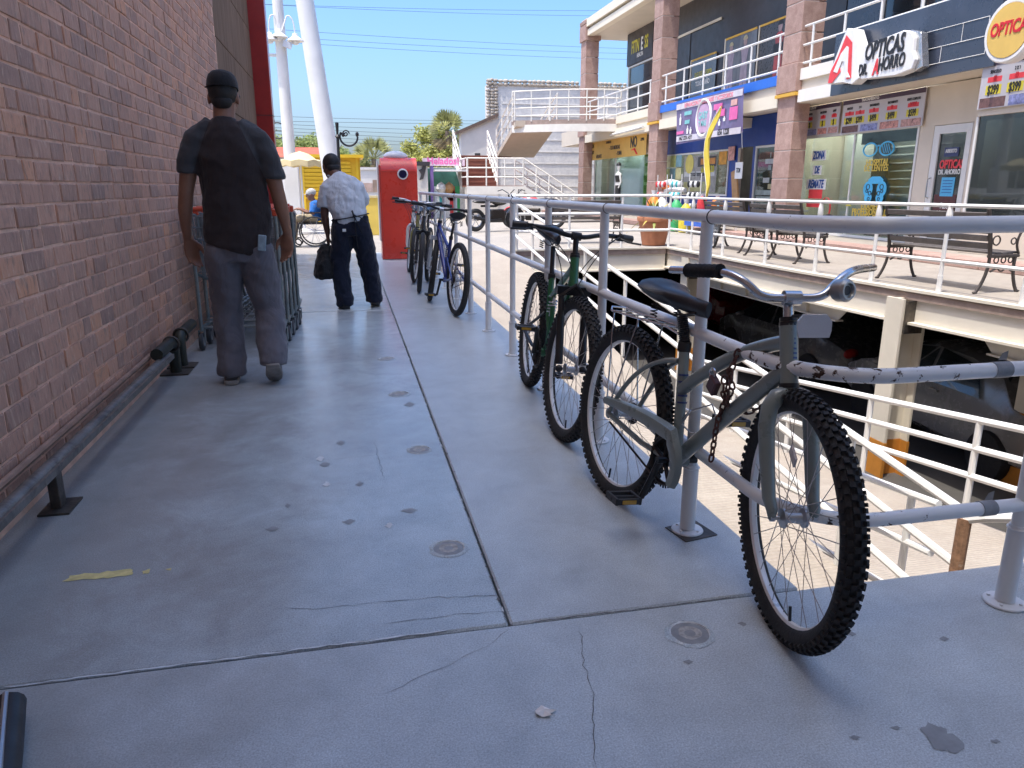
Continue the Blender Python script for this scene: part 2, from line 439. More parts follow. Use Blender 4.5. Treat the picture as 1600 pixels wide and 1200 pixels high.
for i in range(46):                                       # chipped edges along the long joint
    y = 1.76 + 5.2 * (i / 46) ** 1.3; s = rj.choice((-1, -1, 1)); l = rj.uniform(.01, .05); w = rj.uniform(.004, .012); xj = .372 + s * .003
    k = 7; vs = [(xj, y, .0013)] + [(xj + s * w * math.sin(math.pi * j / k) * rj.uniform(.5, 1.1), y + l * j / k, .0013) for j in range(1, k)] + [(xj, y + l, .0013)]
    MB().add(vs, [list(range(len(vs)))]).build('chip', rj.choice((M_CRACK, M_CRACK, M_LIGHTSCR)), walk, smooth=False)
crack([(478, 487), (520, 486), (605, 486)], .03, M_LIGHTSCR, .03, .06)
def plug(px, py, r):
    c = onZ(px, py); mb = MB(); k = 26
    def ring(R, z, jit): return [(c.x + R * (1 + random.uniform(-jit, jit)) * math.cos(2 * math.pi * i / k), c.y + R * (1 + random.uniform(-jit, jit)) * math.sin(2 * math.pi * i / k), z) for i in range(k)]
    rr = [ring(r * 1.28, .001, .1), ring(r * 1.05, .0042, .05), ring(r, .001, .02), ring(r * .62, .003, .06), ring(r * .3, .0015, .1)]
    vs = sum(rr, []); fs = [(a * k + i, a * k + (i + 1) % k, (a + 1) * k + (i + 1) % k, (a + 1) * k + i) for a in range(4) for i in range(k)]; fs.append([4 * k + i for i in range(k)])
    mb.add(vs, fs); mb.mi = [0] * k + [1] * k + [2] * k + [3] * k + [2]
    mb.build('plug', [M_WALK, M_LIGHTSCR, M_STAIN, M_PLUG], walk, smooth=False)
M_STAIN = mat('dark_stain', (.26, .27, .275), .5, var=.2, vs=20)
M_PLUG = mat('plug_mortar', (.40, .39, .37), .9, var=.35, vs=60, bmp=.6)
for px, py, r in [(701, 857, .05), (655, 703, .045), (624, 616, .05), (604, 561, .05), (1078, 990, .05)]: plug(px, py, r)
def blot(name, pts, mt, z=.0014, jit=.006, n=5):
    P = [onZ(*p) for p in pts]; vs = []
    for a, b in zip(P, P[1:] + P[:1]):
        for i in range(n): q = a.lerp(b, i / n); vs.append((q.x + random.uniform(-jit, jit), q.y + random.uniform(-jit, jit), z))
    return MB().add(vs, [list(range(len(vs)))]).build(name, mt, walk, smooth=False)
M_YEL = mat('worn_yellow_paint', (.66, .56, .24), .7, var=.25, vs=30)
blot('stain', [(1440, 1140), (1452, 1130), (1475, 1140), (1508, 1162), (1490, 1178), (1462, 1172)], M_STAIN)
for p in [(1062, 998), (1330, 990), (1475, 998), (1335, 1152), (1555, 1158), (1075, 1034), (1160, 975), (1400, 1137)]:
    q = 8 if p[0] < 1400 else 9
    blot('stain', [(p[0] - q, p[1]), (p[0], p[1] - 3), (p[0] + q, p[1] + 1), (p[0] + 2, p[1] + 5)], M_STAIN, n=3, jit=.002)
for p in [(508, 726), (532, 692), (500, 717), (510, 757), (562, 756), (545, 815), (608, 821), (640, 798), (640, 632), (425, 827), (450, 790)]:
    q = random.randint(5, 13); blot('stain', [(p[0] - q, p[1] + 1), (p[0], p[1] - 4), (p[0] + q, p[1] - 1), (p[0] + 1, p[1] + 4)], M_STAIN if random.random() < .7 else M_LIGHTSCR, n=3, jit=.004)
blot('paint_mark', [(100, 908), (112, 899), (165, 894), (210, 890), (205, 899), (150, 906)], M_YEL, jit=.006)
blot('paint_mark', [(222, 893), (236, 889), (233, 896), (224, 897)], M_YEL, jit=.002, n=3)
blot('paint_mark', [(258, 890), (268, 888), (266, 892)], M_YEL, jit=.001, n=3)

# sunken yard with the two ramps and the car park below the plaza
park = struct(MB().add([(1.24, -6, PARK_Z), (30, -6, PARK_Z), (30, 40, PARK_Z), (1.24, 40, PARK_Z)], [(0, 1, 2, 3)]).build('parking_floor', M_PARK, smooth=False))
mb = MB()
mb.box2((1.0, 1.745, PARK_Z), (1.236, 13.79, -.17)); mb.box2((1.24, 1.4, PARK_Z), (6.3, 1.715, -.41))
mb.box2((1.0, 13.8, PARK_Z), (3.2, 14.1, -.05)); mb.box2((3.2, 39, PARK_Z), (30, 39.4, -.05)); mb.box2((29.6, -6, PARK_Z), (30, 39, -.05)); mb.box2((6.3, -6, PARK_Z), (29.6, -5.7, -.05))
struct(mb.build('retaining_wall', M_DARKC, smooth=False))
RS = .1262; RTOP = 13.8; RBOT = 2.95; ZL = -(RTOP - RBOT) * RS      # slope, top and foot of the upper ramp
def r1z(y): return -(RTOP - y) * RS
def r2z(y): return ZL - (y - RBOT) * RS
mb = MB()
mb.add([(1.24, RBOT, ZL), (3.02, RBOT, ZL), (3.02, RTOP, 0), (1.24, RTOP, 0), (3.02, RBOT, PARK_Z), (3.02, RTOP, PARK_Z)], [(0, 1, 2, 3), (1, 4, 5, 2)])
struct(mb.build('upper_ramp', M_RAMP, smooth=False))
mb = MB(); mb.add([(1.24, 1.72, ZL), (5.1, 1.72, ZL), (5.1, RBOT, ZL), (1.24, RBOT, ZL), (5.1, 1.72, PARK_Z), (5.1, RBOT, PARK_Z)], [(0, 1, 2, 3), (1, 4, 5, 2)])
struct(mb.build('ramp_landing', M_RAMP, smooth=False))
yb = RBOT + (ZL - PARK_Z) / RS
mb = MB(); mb.add([(3.021, RBOT, ZL), (5.1, RBOT, ZL), (5.1, yb, PARK_Z + .004), (3.021, yb, PARK_Z + .004), (5.1, RBOT, PARK_Z)], [(0, 1, 2, 3), (1, 4, 2)])
struct(mb.build('lower_ramp', M_RAMP, smooth=False))

# plaza deck over the car park, with its stepped steel edge
EDGE = [(7.2, 1.72), (6.72, 4.2), (6.46, 6.0), (6.28, 7.7), (6.15, 9.4), (6.1, 11.0), (6.1, 13.8)]
pl = struct(empty('plaza'))
def deck_poly(off, zt, zb, mt, name, far=True):
    out = [(x + off, y) for x, y in EDGE]; inn = [(30, 13.8), (30, 1.72)]
    mb = MB(); mb.prism(out + inn, zt - zb, Matrix.Translation((0, 0, zb))); return mb.build(name, mt, pl, smooth=False)
deck_poly(0, .0, -.035, M_PLAZA, 'paving')
mb = MB(); mb.box2((6.31, -6, -.3), (30, 1.715, -.001)); mb.build('paving', M_PLAZA, pl, smooth=False)
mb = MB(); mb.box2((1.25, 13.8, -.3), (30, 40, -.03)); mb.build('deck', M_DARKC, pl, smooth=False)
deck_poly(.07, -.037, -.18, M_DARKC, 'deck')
def strip(off, zt, zb, thick, mt, name):
    mb = MB(); vs = []; fs = []
    P = [(x, y) for x, y in EDGE]
    for i, (x, y) in enumerate(P):
        vs += [(x + off, y, zt), (x + off, y, zb), (x + off + thick, y, zb), (x + off + thick, y, zt)]
        if i:
            a, b = 4 * (i - 1), 4 * i
            for j in range(4): fs.append((a + j, a + (j + 1) % 4, b + (j + 1) % 4, b + j))
    fs += [(0, 1, 2, 3), tuple(4 * (len(P) - 1) + j for j in range(4))]
    mb.add(vs, fs); return mb.build(name, mt, pl, smooth=False)
strip(-.02, .012, -.02, .12, M_CREAM, 'edge_trim')
strip(.0, -.022, -.115, .06, M_BROWNST, 'edge_band')
strip(.03, -.117, -.36, .03, M_BEAMW, 'edge_beam')
strip(-.06, -.362, -.39, .2, M_CREAM, 'beam_flange')
# far edge of the opening
for z0, z1, y0, mt, nm in [(.012, -.02, 13.70, M_CREAM, 'edge_trim'), (-.022, -.12, 13.72, M_BROWNST, 'edge_band'), (-.122, -.40, 13.75, M_BEAMW, 'edge_beam'), (-.402, -.43, 13.66, M_CREAM, 'beam_flange')]:
    mb = MB(); mb.box2((3.05, y0, z1), (6.08, 13.9, z0)); mb.build(nm, mt, pl, smooth=False)
# haunched floor beams under the edge
def haunch(y0, y1, x):
    mb = MB(); n = 6
    m = Matrix.Translation((x, 0, 0)) @ Matrix(((0, 0, 1, 0), (1, 0, 0, 0), (0, 1, 0, 0), (0, 0, 0, 1)))
    mb.prism([(y0, -.392), (y1, -.392), (y1 - .18, -.56), (y0 + .18, -.56)], .02, m)
    mb.prism([(y0 + .16, -.56), (y1 - .16, -.56), (y1 - .16, -.58), (y0 + .16, -.58)], .12, m @ Matrix.Translation((0, 0, -.05)))
    for i in range(1, 5):
        y = y0 + (y1 - y0) * i / 5; mb.box((x, y, -.475), (.09, .015, .165))
    mb.build('haunch', M_BEAMW, pl, smooth=False)
haunch(2.4, 6.6, 6.62); haunch(8.4, 12.6, 6.3)
# car park columns: white I-section at the edge, round the back concrete ones with orange feet
M_ORANGE = mat('orange_paint', (.52, .21, .03), .6, var=.15, col2=(.3, .15, .05), amt=.25)
M_YELP = mat('yellow_paint', (.75, .42, .03), .55, var=.1)
def steel_col(x, y, label):
    t = thing('steel_column', label, 'column', (x, y, PARK_Z), 'columns of the car park')
    mb = MB(); mb.box2((x - .02, y - .14, PARK_Z + .45), (x + .012, y + .14, -.1)); mb.box2((x + .013, y - .02, PARK_Z + .45), (x + .29, y + .02, -.1)); mb.box2((x + .291, y - .14, PARK_Z + .45), (x + .32, y + .14, -.1)); mb.build('shaft', M_CREAM, t, smooth=False)
    mb = MB(); mb.box2((x - .025, y - .15, PARK_Z), (x + .015, y + .15, PARK_Z + .445)); mb.box2((x + .015, y - .025, PARK_Z), (x + .29, y + .025, PARK_Z + .445)); mb.box2((x + .29, y - .15, PARK_Z), (x + .325, y + .15, PARK_Z + .445)); mb.build('painted_foot', M_ORANGE, t, smooth=False)
    mb = MB(); mb.box2((x + .013, y - .17, -.5), (x + .25, y - .142, -.12)); mb.build('bolt_plate', M_STEELD, t, smooth=False)
steel_col(6.22, 7.45, 'white steel column with yellow foot at the near edge of the plaza deck')
steel_col(6.12, 12.9, 'white steel column at the far corner of the sunken opening')
def conc_col(x, y, label, txt=None):
    t = thing('concrete_column', label, 'column', (x, y, PARK_Z), 'columns of the car park')
    mb = MB(); mb.box2((x - .2, y - .2, PARK_Z + .95), (x + .2, y + .2, -.05)); mb.build('shaft', M_CREAM, t, smooth=False)
    mb = MB(); mb.box2((x - .206, y - .206, PARK_Z), (x + .206, y + .206, PARK_Z + .945)); mb.build('painted_foot', M_ORANGE, t, smooth=False)
    if txt:
        mb = MB(); text(mb, txt, Matrix.Translation((x, y - .206, PARK_Z + 1.6)) @ Matrix.Rotation(rad(90), 4, 'X'), .12); mb.build('lettering', M_STEELD, t, smooth=False)
pc = onZ(1590, 770, PARK_Z); conc_col(pc.x + .15, pc.y, 'concrete column with orange foot beside the parked white car')
conc_col(10.2, 13.6, 'lettered concrete column with orange foot deep in the car park', 'CIRC.')

# ================================================================== the store on the left
WH = 10.1                              # the tall wall itself throws the shade over the walkway
store = thing('store_building', 'brick store wall with brown tiles and red steel column along the left', 'building', (-1.2, 5, 0))
WX = -1.2
mb = MB(); mb.box2((WX - .3, -7, 0), (WX - .003, 8.55, WH)); wall = mb.build('brick_wall', M_MORTAR, store, smooth=False)
CH, BL, JN = .0852, .205, .011
def brick_mesh(l, seed):
    rnd = random.Random(seed); mb = MB(); mb.box((0, 0, 0), (.03, l - JN, CH - JN))
    me = mb.mesh('brick', M_BRICK, smooth=False, bevel=.0035)
    for v in me.vertices: v.co += Vector((rnd.uniform(-.0018, .0018), rnd.uniform(-.0026, .0026), rnd.uniform(-.0026, .0026)))
    return me
lens = [.205, .205, .205, .105, .155]
bm_var = {l: [brick_mesh(l, i) for i in range(7)] for l in set(lens)}
def toscreen(p):
    d = p - EYE; w = d.dot(_fw)
    return (800 + FPX * d.dot(_rt) / w, 600 - FPX * d.dot(_up) / w, w) if w > .05 else None
cand = []; rest = []
rb = random.Random(5)
for k in range(37):
    z = .06 + (k + .5) * CH
    y = .6 + rb.uniform(0, .2)
    while y < 8.5:
        l = rb.choice(lens)
        if y + l > 8.55: l = .105
        if y + l > 8.56: break
        c = Vector((WX - .012 + rb.uniform(-.003, .002), y + l / 2 + rb.uniform(-.002, .002), z + rb.uniform(-.0016, .0016))); s = toscreen(c)
        if s and -8 < s[0] < 420 and -8 < s[1] < 1000: cand.append((s[2], c, l))
        else: rest.append((c, l))
        y += l
cand.sort(key=lambda t: t[0])
for d, c, l in cand[:300]:
    put('brick', rb.choice(bm_var[l]), wall, False, Matrix.Translation(c))
sm = MB()
for c, l in [(c, l) for d, c, l in cand[300:]] + rest:
    me = rb.choice(bm_var[l]); sm.add([v.co + c for v in me.vertices], [list(p.vertices) for p in me.polygons])
so = bpy.data.meshes.new('bricks'); so.from_pydata(sm.v, [], sm.f); so.materials.append(M_BRICK)
o = put('bricks', so, wall); o['kind'] = 'stuff'
mb = MB(); mb.box2((WX - .3, 8.56, 0), (WX - .025, 11.85, WH)); tw = mb.build('tile_wall', M_MORTAR, store, smooth=False)
tm = MB(); tm.box((0, 0, 0), (.02, .645, .64)); tme = tm.mesh('tile', M_TILE, smooth=False, bevel=.003)
for i in range(5):
    for j in range(6): put('tile', tme, tw, False, Matrix.Translation((WX - .014, 8.9 + i * .655, .35 + j * .65)))
mb = MB(); mb.box2((-1.27, 11.86, 0), (-.98, 12.12, WH)); rc = mb.build('red_column', M_RED, store, smooth=False, bevel=.012)
mb = MB(); mb.box2((-1.275, 11.855, 2.15), (-.975, 12.125, 2.158)); mb.build('weld_seam', M_STEELD, rc, smooth=False)
mb = MB(); mb.box2((-7, -7, 6), (7.4, .72, 6.3)); mb.build('canopy', M_SOFFIT, store, smooth=False)
mb = MB(); mb.box2((-7, -.3, 6.31), (-1.5, 12.0, WH)); mb.build('storey', M_MORTAR, store, smooth=False)
mb = MB(); mb.box2((-7, -7.3, 0), (7.4, -7, 6)); mb.build('entrance_wall', mat('entrance_wall', (.6, .58, .55), .6), store, smooth=False)

# bumper rail along the foot of the wall
t = thing('bumper_rail', 'low grimy steel bumper rail bracketed along the foot of the brick wall', 'rail', (-1.1, 3, 0))
mb = MB(); yA, yB = .4, 4.72
mb.tube([(-1.11, yA, .165), (-1.11, yB, .165)], .026, 12, flat=.8); mb.build('channel', M_RAILD, t)
mb = MB(); mb.box2((-1.083, yA, .145), (-1.073, yB, .172)); mb.build('edge_bar', M_RAILD, t, smooth=False)
mb = MB(); mb.tube([(-1.178, yA, .19), (-1.178, yB, .19)], .014, 8); mb.build('conduit', mat('rusty_conduit', (.33, .2, .14), .7, .2, var=.25, vs=12), t)
for y in (1.1, 2.83):
    mb = MB(); mb.box2((-1.12, y - .028, .006), (-1.085, y + .028, .15)); mb.build('bracket', M_STEELD, t, smooth=False, bevel=.002)
    mb = MB(); mb.box2((-1.15, y - .075, 0.001), (-1.045, y + .075, .008)); mb.build('foot_plate', M_STEELD, t, smooth=False)
def elbow(y, d, label):
    t = thing('pipe_guard', label, 'pipe', (-1.13, y, 0), 'pipe guards at the wall foot')
    pts = [(-1.12, y, .005), (-1.12, y, .14)] + [(-1.12, y + d * .07 * (1 - math.cos(a)), .14 + .07 * math.sin(a)) for a in [rad(x) for x in (20, 40, 60, 80, 90)]] + [(-1.12, y + d * .42, .212)]
    mb = MB(); mb.tube(pts, .035, 14); mb.build('pipe', M_PIPEGRN, t)
    mb = MB(); mb.box((-1.12, y, .006), (.17, .15, .01)); mb.build('foot_plate', M_STEELD, t, smooth=False)
    mb = MB(); mb.torus((-1.12, y + d * .05, .2), .045, .008, Matrix.Rotation(rad(90), 3, 'X')); mb.build('weld_ring', M_STEELD, t)
elbow(4.93, -1, 'nearer dark pipe elbow turning down into the floor by the brick wall')
elbow(5.12, 1, 'farther dark pipe elbow by the brick wall, next to the shopping carts')

# ================================================================== railing beside the bicycles
RX, RY = 1.09, 1.54
def bend_path(z, yfar, xfar, r=.24, step=None):
    pts = [(RX, yfar, z)]
    y = yfar - .6
    while y > RY + r + .1: pts.append((RX, y, z)); y -= .6
    for i in range(9):
        a = math.pi * (1 + i / 16); pts.append((RX + r + r * math.cos(a), RY + r + r * math.sin(a), z))
    pts += [(RX + r + .2, RY, z), (2.6, RY, z), (xfar, RY, z)]
    return pts
t = thing('pipe_railing', 'grey-white pipe railing with chipped paint that the bicycles lean on', 'railing', (RX, 4, 0))
for z, r in ((1.062, .0205), (.695, .0198), (.305, .019)):
    mb = MB(); mb.tube(bend_path(z, 11.6, 6.2), r, 16); rl = mb.build('rail', M_RAILN, t)
    for y in (2.16, 3.12, 4.06, 4.99, 5.92, 6.83, 7.75):
        if z > 1: mb = MB(); mb.torus((RX, y - .035, z), r + .0006, .0022, Matrix.Rotation(rad(90), 3, 'X'), 18, 5); mb.build('weld', M_STEELD, rl)
def post(x, y, plate=False):
    mb = MB(); mb.cyl((x, y, .2), (x, y, 1.045), .0195, n=16); p = mb.build('post', M_POSTW, t)
    mb = MB(); mb.lathe([(.0255, .012), (.0255, .235), (.023, .245), (.0198, .245)], Matrix.Translation((x, y, 0)), 16); mb.torus((x, y, .235), .0255, .0035, None, 18, 6); mb.build('sleeve', M_POSTW, p)
    mb = MB(); mb.lathe([(.0, .001), (.053, .001), (.055, .004), (.053, .008), (.026, .010), (0, .010)], Matrix.Translation((x, y, 0)), 22)
    for a in range(4): q = a * math.pi / 2 + .6; mb.cyl((x + .04 * math.cos(q), y + .04 * math.sin(q), .007), (x + .04 * math.cos(q), y + .04 * math.sin(q), .014), .005, n=6)
    mb.build('flange', M_POSTW, p)
    if plate: mb = MB(); mb.box((x + .01, y - .01, .002), (.13, .12, .003), Matrix.Rotation(.2, 3, 'Z')); mb.build('base_plate', M_STEELD, p, smooth=False)
for y in (2.16, 3.12, 4.06, 4.99, 5.92, 6.83, 7.75, 8.68, 9.6, 10.5, 11.45): post(RX, y, y < 2.5)
for x in (1.775, 2.7, 3.6, 4.5, 5.4): post(x, RY)
M_TAPE = mat('grey_tape', (.24, .25, .26), .5, var=.2, vs=30)
for x, z, w in ((1.62, .695, .05), (1.655, .305, .045)):
    mb = MB(); mb.tube([(x - w / 2, RY, z), (x, RY, z), (x + w / 2, RY, z)], .0212, 16); mb.add([(x - .01, RY, z + .025), (x + .012, RY - .005, z + .027), (x + .018, RY, z + .05), (x + .004, RY + .004, z + .042)], [(0, 1, 2, 3)]); mb.build('tape_wrap', M_TAPE, t)

# ================================================================== railings of the sunken opening and ramps
def railing(name, label, paths, posts, r, rp, mt=None, cat='railing', group=None, collar=False):
    t = thing(name, label, cat, paths[0][0][:2] + (posts[0][2],), group)
    for p in paths: mb = MB(); mb.tube(p, r, 8); mb.build('rail', mt or M_RAILW, t)
    for x, y, z0, z1 in posts:
        mb = MB(); mb.cyl((x, y, z0), (x, y, z1), rp, n=8)
        if collar: mb.cyl((x, y, z0), (x, y, z0 + .2), rp * 1.25, n=8); mb.lathe([(rp, z1 - .2), (rp * 1.7, z1 - .16), (rp * 1.5, z1 - .08), (rp * .8, z1)], Matrix.Translation((x, y, 0)), 8)
        mb.build('post', mt or M_RAILW, t)
    return t
gr = 'railings round the sunken opening'
ys = [13.75, 12.3, 10.9, 9.4, 7.9, 6.4, 4.9, 3.85]
railing('ramp_railing', 'white three-bar railing running down the outer side of the upper ramp', [[(3.03, 13.75, r1z(13.75) + h), (3.03, RBOT, r1z(RBOT) + h)] for h in (.90, .60, .30)] , [(3.03, y, r1z(y), r1z(y) + .9) for y in ys], .024, .022, group=gr)
M_RUST = mat('rust_patch', (.30, .17, .10), .8, var=.4, vs=30, col2=(.55, .5, .44), amt=.3, s2=20)
railing('turn_railing', 'white rail with a rusty end post at the foot of the upper ramp', [[(3.03, 2.93, ZL + .86), (3.07, 2.86, ZL + .9), (3.2, 2.83, ZL + .9), (3.75, 2.83, ZL + .9), (3.95, 2.9, ZL + .88)], [(3.1, 2.83, ZL + .2), (3.95, 2.83, ZL + .2)]], [(3.98, 2.87, ZL, ZL + .88)], .026, .03, group=gr)
t = [o for o in COL.objects if o.name.startswith('turn_railing')][0]
mb = MB(); mb.cyl((3.03, 2.93, ZL), (3.03, 2.93, ZL + .87), .034, n=10); mb.build('rusty_post', M_RUST, t)
railing('ramp_railing', 'white railing down the inner side of the lower ramp', [[(3.12, 3.2, r2z(3.2) + h), (3.12, 9.6, r2z(9.6) + h)] for h in (.85, .55, .22)], [(3.12, y, r2z(y), r2z(y) + .85) for y in (3.4, 5.0, 6.6, 8.2, 9.5)], .022, .022, group=gr)
railing('ramp_railing', 'white three-bar railing between the lower ramp and the parked cars', [[(5.0, 2.3, r2z(RBOT) + h), (5.0, RBOT, r2z(RBOT) + h), (5.0, 9.8, r2z(9.8) + h)] for h in (.9, .655, .41)], [(5.0, y, r2z(max(y, RBOT)), r2z(max(y, RBOT)) + .9) for y in (2.4, 3.6, 4.85, 6.15, 7.5, 8.8, 9.75)], .030, .028, group=gr)
def edge_pts(z, off=.06): return [(x + off, y, z) for x, y in EDGE] + [(6.1 + off, 13.72, z)]
def edge_at(y):
    for (x0, y0), (x1, y1) in zip(EDGE, EDGE[1:]):
        if y0 <= y <= y1: return x0 + (x1 - x0) * (y - y0) / (y1 - y0)
railing('plaza_railing', 'white railing along the curved plaza edge in front of the benches', [edge_pts(z)[:-1] for z in (.955, .36)], [(edge_at(y) + .06, y, .0, .955) for y in (2.4, 3.7, 4.95, 6.07, 7.05, 8.05, 9.1, 10.3, 11.6, 12.8)], .021, .022, group=gr, collar=True)
railing('opening_railing', 'white railing across the far end of the sunken opening', [[(3.06, 13.74, z), (6.15, 13.74, z)] for z in (.99, .66, .34)], [(x, 13.74, 0, .99) for x in (3.08, 4.1, 5.15, 6.13)], .026, .024, group=gr)
# ================================================================== bicycles
M_RUBBER = mat('tyre_rubber', (.018, .018, .019), .75, var=.35, vs=40, bmp=.35, bs=150, col2=(.06, .055, .05), amt=.24, s2=25)
M_ALLOY = mat('dull_alloy', (.52, .53, .55), .33, .9, var=.1, bmp=.05)
M_RIM = mat('silver_rim', (.80, .80, .79), .35, .25, var=.1, bmp=.05)
M_CHROME = mat('worn_chrome', (.55, .56, .58), .22, 1.0, var=.12, bmp=.05)
M_BLACKP = mat('black_plastic', (.016, .016, .018), .45, var=.2, bmp=.1)
M_BLACKM = mat('black_metal', (.02, .02, .022), .35, .3, var=.2, bmp=.05)
M_VINYL = mat('saddle_vinyl', (.014, .015, .02), .36, var=.2, bmp=.12, bs=200)
M_SPOKE = mat('spoke_steel', (.42, .40, .40), .35, .7, var=.2, bmp=0)
M_OILY = mat('oily_steel', (.035, .03, .028), .45, .7, var=.3, vs=40, bmp=.1)
M_REFL = mat('clear_reflector', (.62, .66, .72), .12, var=.08, bmp=.4, bs=500, coat=.6)
M_AMBER = mat('amber_reflector', (.5, .28, .03), .2, var=.1, coat=.5)
M_RUSTCH = mat('rusty_chain', (.11, .055, .045), .6, .5, var=.35, vs=60, bmp=.3)
M_FOAM = mat('grip_foam', (.01, .01, .011), .9, var=.3, vs=60, bmp=.6, bs=160)
def paint(name, col, **k): return mat(name, col, k.get('rough', .32), .0, .1, 6, .04, 120, k.get('col2'), k.get('amt', .12), 14, coat=.5)

def arc(a, b, c, n=8):
    a, b, c = Vector(a), Vector(b), Vector(c)
    return [a * (1 - t) ** 2 + b * 2 * t * (1 - t) + c * t ** 2 for t in [i / n for i in range(n + 1)]]

def wheel(parent, m, R, spec, knobs=66, detail=True):
    """wheel in local xz plane, axle along y; m places it under the bicycle"""
    tr = spec['tr']; RT = R - tr
    rot = m @ Matrix.Rotation(rad(90), 4, 'X')
    mb = MB(); rw = .0135; RO = RT - .010
    prof = [(RO, -rw), (RO + .004, -rw + .003), (RO - .004, 0), (RO + .004, rw - .003), (RO, rw), (RO - .016, rw * .85), (RO - .022, rw * .45), (RO - .022, -rw * .45), (RO - .016, -rw * .85)]
    mb.lathe(prof, rot, 56, close=True); w = mb.build('wheel', spec['rim'], parent, True)
    mb = MB(); k = 56 if detail else 32
    pr = [(RT + tr * .98 * math.cos(a) * (1.0), tr * 1.02 * math.sin(a)) for a in [2 * math.pi * i / 12 for i in range(12)]]
    pr = [(r - .003 if r < RT else r, z) for r, z in pr]
    mb.lathe(pr, rot, k, close=True)
    if knobs:
        for i in range(knobs):
            a = 2 * math.pi * i / knobs
            for row, (zz, dep, sz) in enumerate([(-.62, .76, (.010, .011, .011)), (-.2, .95, (.010, .012, .012)), (.2, .95, (.010, .012, .012)), (.62, .76, (.010, .011, .011)), (-.95, .34, (.009, .008, .010)), (.95, .34, (.009, .008, .010))]):
                aa = a + (math.pi / knobs if row in (0, 2, 5) else 0)
                c = Vector((RT + tr * dep, 0, zz * tr)); mm = Matrix.Rotation(aa, 4, 'Z') @ Matrix.Translation(c) @ Matrix.Rotation(-zz * 1.0, 4, 'Y')
                t = MB().box((0, 0, 0), (.013, sz[1], sz[2]))
                mb.add([rot @ mm @ Vector(p) for p in t.v], t.f)
    mb.build('tyre', M_RUBBER, w, True, ang=40)
    mb = MB(); hw = spec['hub']
    for s in (-1, 1):
        for i in range(16):
            a = 2 * math.pi * (i + (.5 if s > 0 else 0)) / 16; d = .85 if i % 2 else -.85
            p = Vector((.022 * math.cos(a + d), .022 * math.sin(a + d), s * hw * .55)); q = Vector(((RO - .02) * math.cos(a), (RO - .02) * math.sin(a), s * .004))
            mb.tube([rot @ p, rot @ q], .00125 if detail else .0016, 4, caps=False)
    mb.build('spokes', M_SPOKE, w, True)
    mb = MB(); mb.lathe([(.0, -hw - .012), (.009, -hw - .012), (.009, -hw), (.005, -hw), (.005, -hw * .75), (.026, -hw * .62), (.026, -hw * .48), (.014, -hw * .4), (.013, hw * .4), (.026, hw * .48), (.026, hw * .62), (.005, hw * .75), (.005, hw), (.009, hw), (.009, hw + .012), (0, hw + .012)], rot, 14)
    mb.build('hub', spec.get('hubm', M_ALLOY), w, True)
    if detail:
        mb = MB(); a = spec.get('valve', 4.6); mb.cyl(rot @ Vector(((RO - .02) * math.cos(a), (RO - .02) * math.sin(a), 0)), rot @ Vector(((RO - .06) * math.cos(a), (RO - .06) * math.sin(a), 0)), .004, n=8); mb.build('valve', M_BLACKP, w, True)
    return w

def saddle(parent, x, z, mt, L=.26, W=.16, pitch=0.0):
    vs = []; n = 14; k = 12
    for i in range(n + 1):
        t = i / n; xx = x - L * .45 + L * t
        w = W * .5 * (1 - .84 * min(1, max(0, (t - .12) / .55)) ** .75) if t > .12 else W * .5 * (.78 + .22 * math.sin(t / .12 * math.pi / 2))
        w = max(w, .018) * (1 if t < .97 else .6)
        top = z + .012 * math.cos(t * 3.1) + (.016 if t < .25 else 0) * (1 - t * 4) + pitch * (t - .5)
        for j in range(k):
            a = 2 * math.pi * j / k; cy = math.cos(a); sz = math.sin(a)
            vs.append((xx, w * cy * (1 if sz > -.2 else .86), top + (.024 * sz if sz > 0 else .045 * sz * (.6 + .4 * (1 - t)))))
    fs = [(i * k + j, i * k + (j + 1) % k, (i + 1) * k + (j + 1) % k, (i + 1) * k + j) for i in range(n) for j in range(k)] + [list(range(k))[::-1], [n * k + j for j in range(k)]]
    s = MB().add(vs, fs).build('saddle', mt, parent, True, ang=60)
    mb = MB()
    for sy in (-1, 1): mb.tube(arc((x - .08, sy * .035, z - .03), (x - .02, sy * .02, z - .075), (x + .12, sy * .012, z - .03), 6), .0035, 6)
    for sy in (-1, 1):
        pts = [Vector((x - .075 + .011 * math.cos(q), sy * .045 + .011 * math.sin(q), z - .075 + .045 * q / 25)) for q in [i * .7 for i in range(36)]]
        mb.tube(pts, .0022, 5)
    mb.build('saddle_rails', M_OILY, s, True)
    return s

def pedal(parent, p, mt=None, refl=M_AMBER):
    x, y, z = p; mb = MB()
    for s in (-1, 1): mb.box((x + s * .034, y, z), (.012, .094, .020))
    for s in (-1, 1): mb.box((x, y + s * .043, z), (.078, .011, .024))
    mb.cyl((x, y - .05, z), (x, y + .05, z), .009, n=8); o = mb.build('pedal', mt or M_BLACKP, parent, True, smooth=False, bevel=.002)
    for s in (-1, 1): mb = MB(); mb.box((x + s * .0415, y, z), (.003, .05, .013)); mb.build('pedal_reflector', refl, o, True, smooth=False)

def tread_knobs(near): return 70 if near else 0

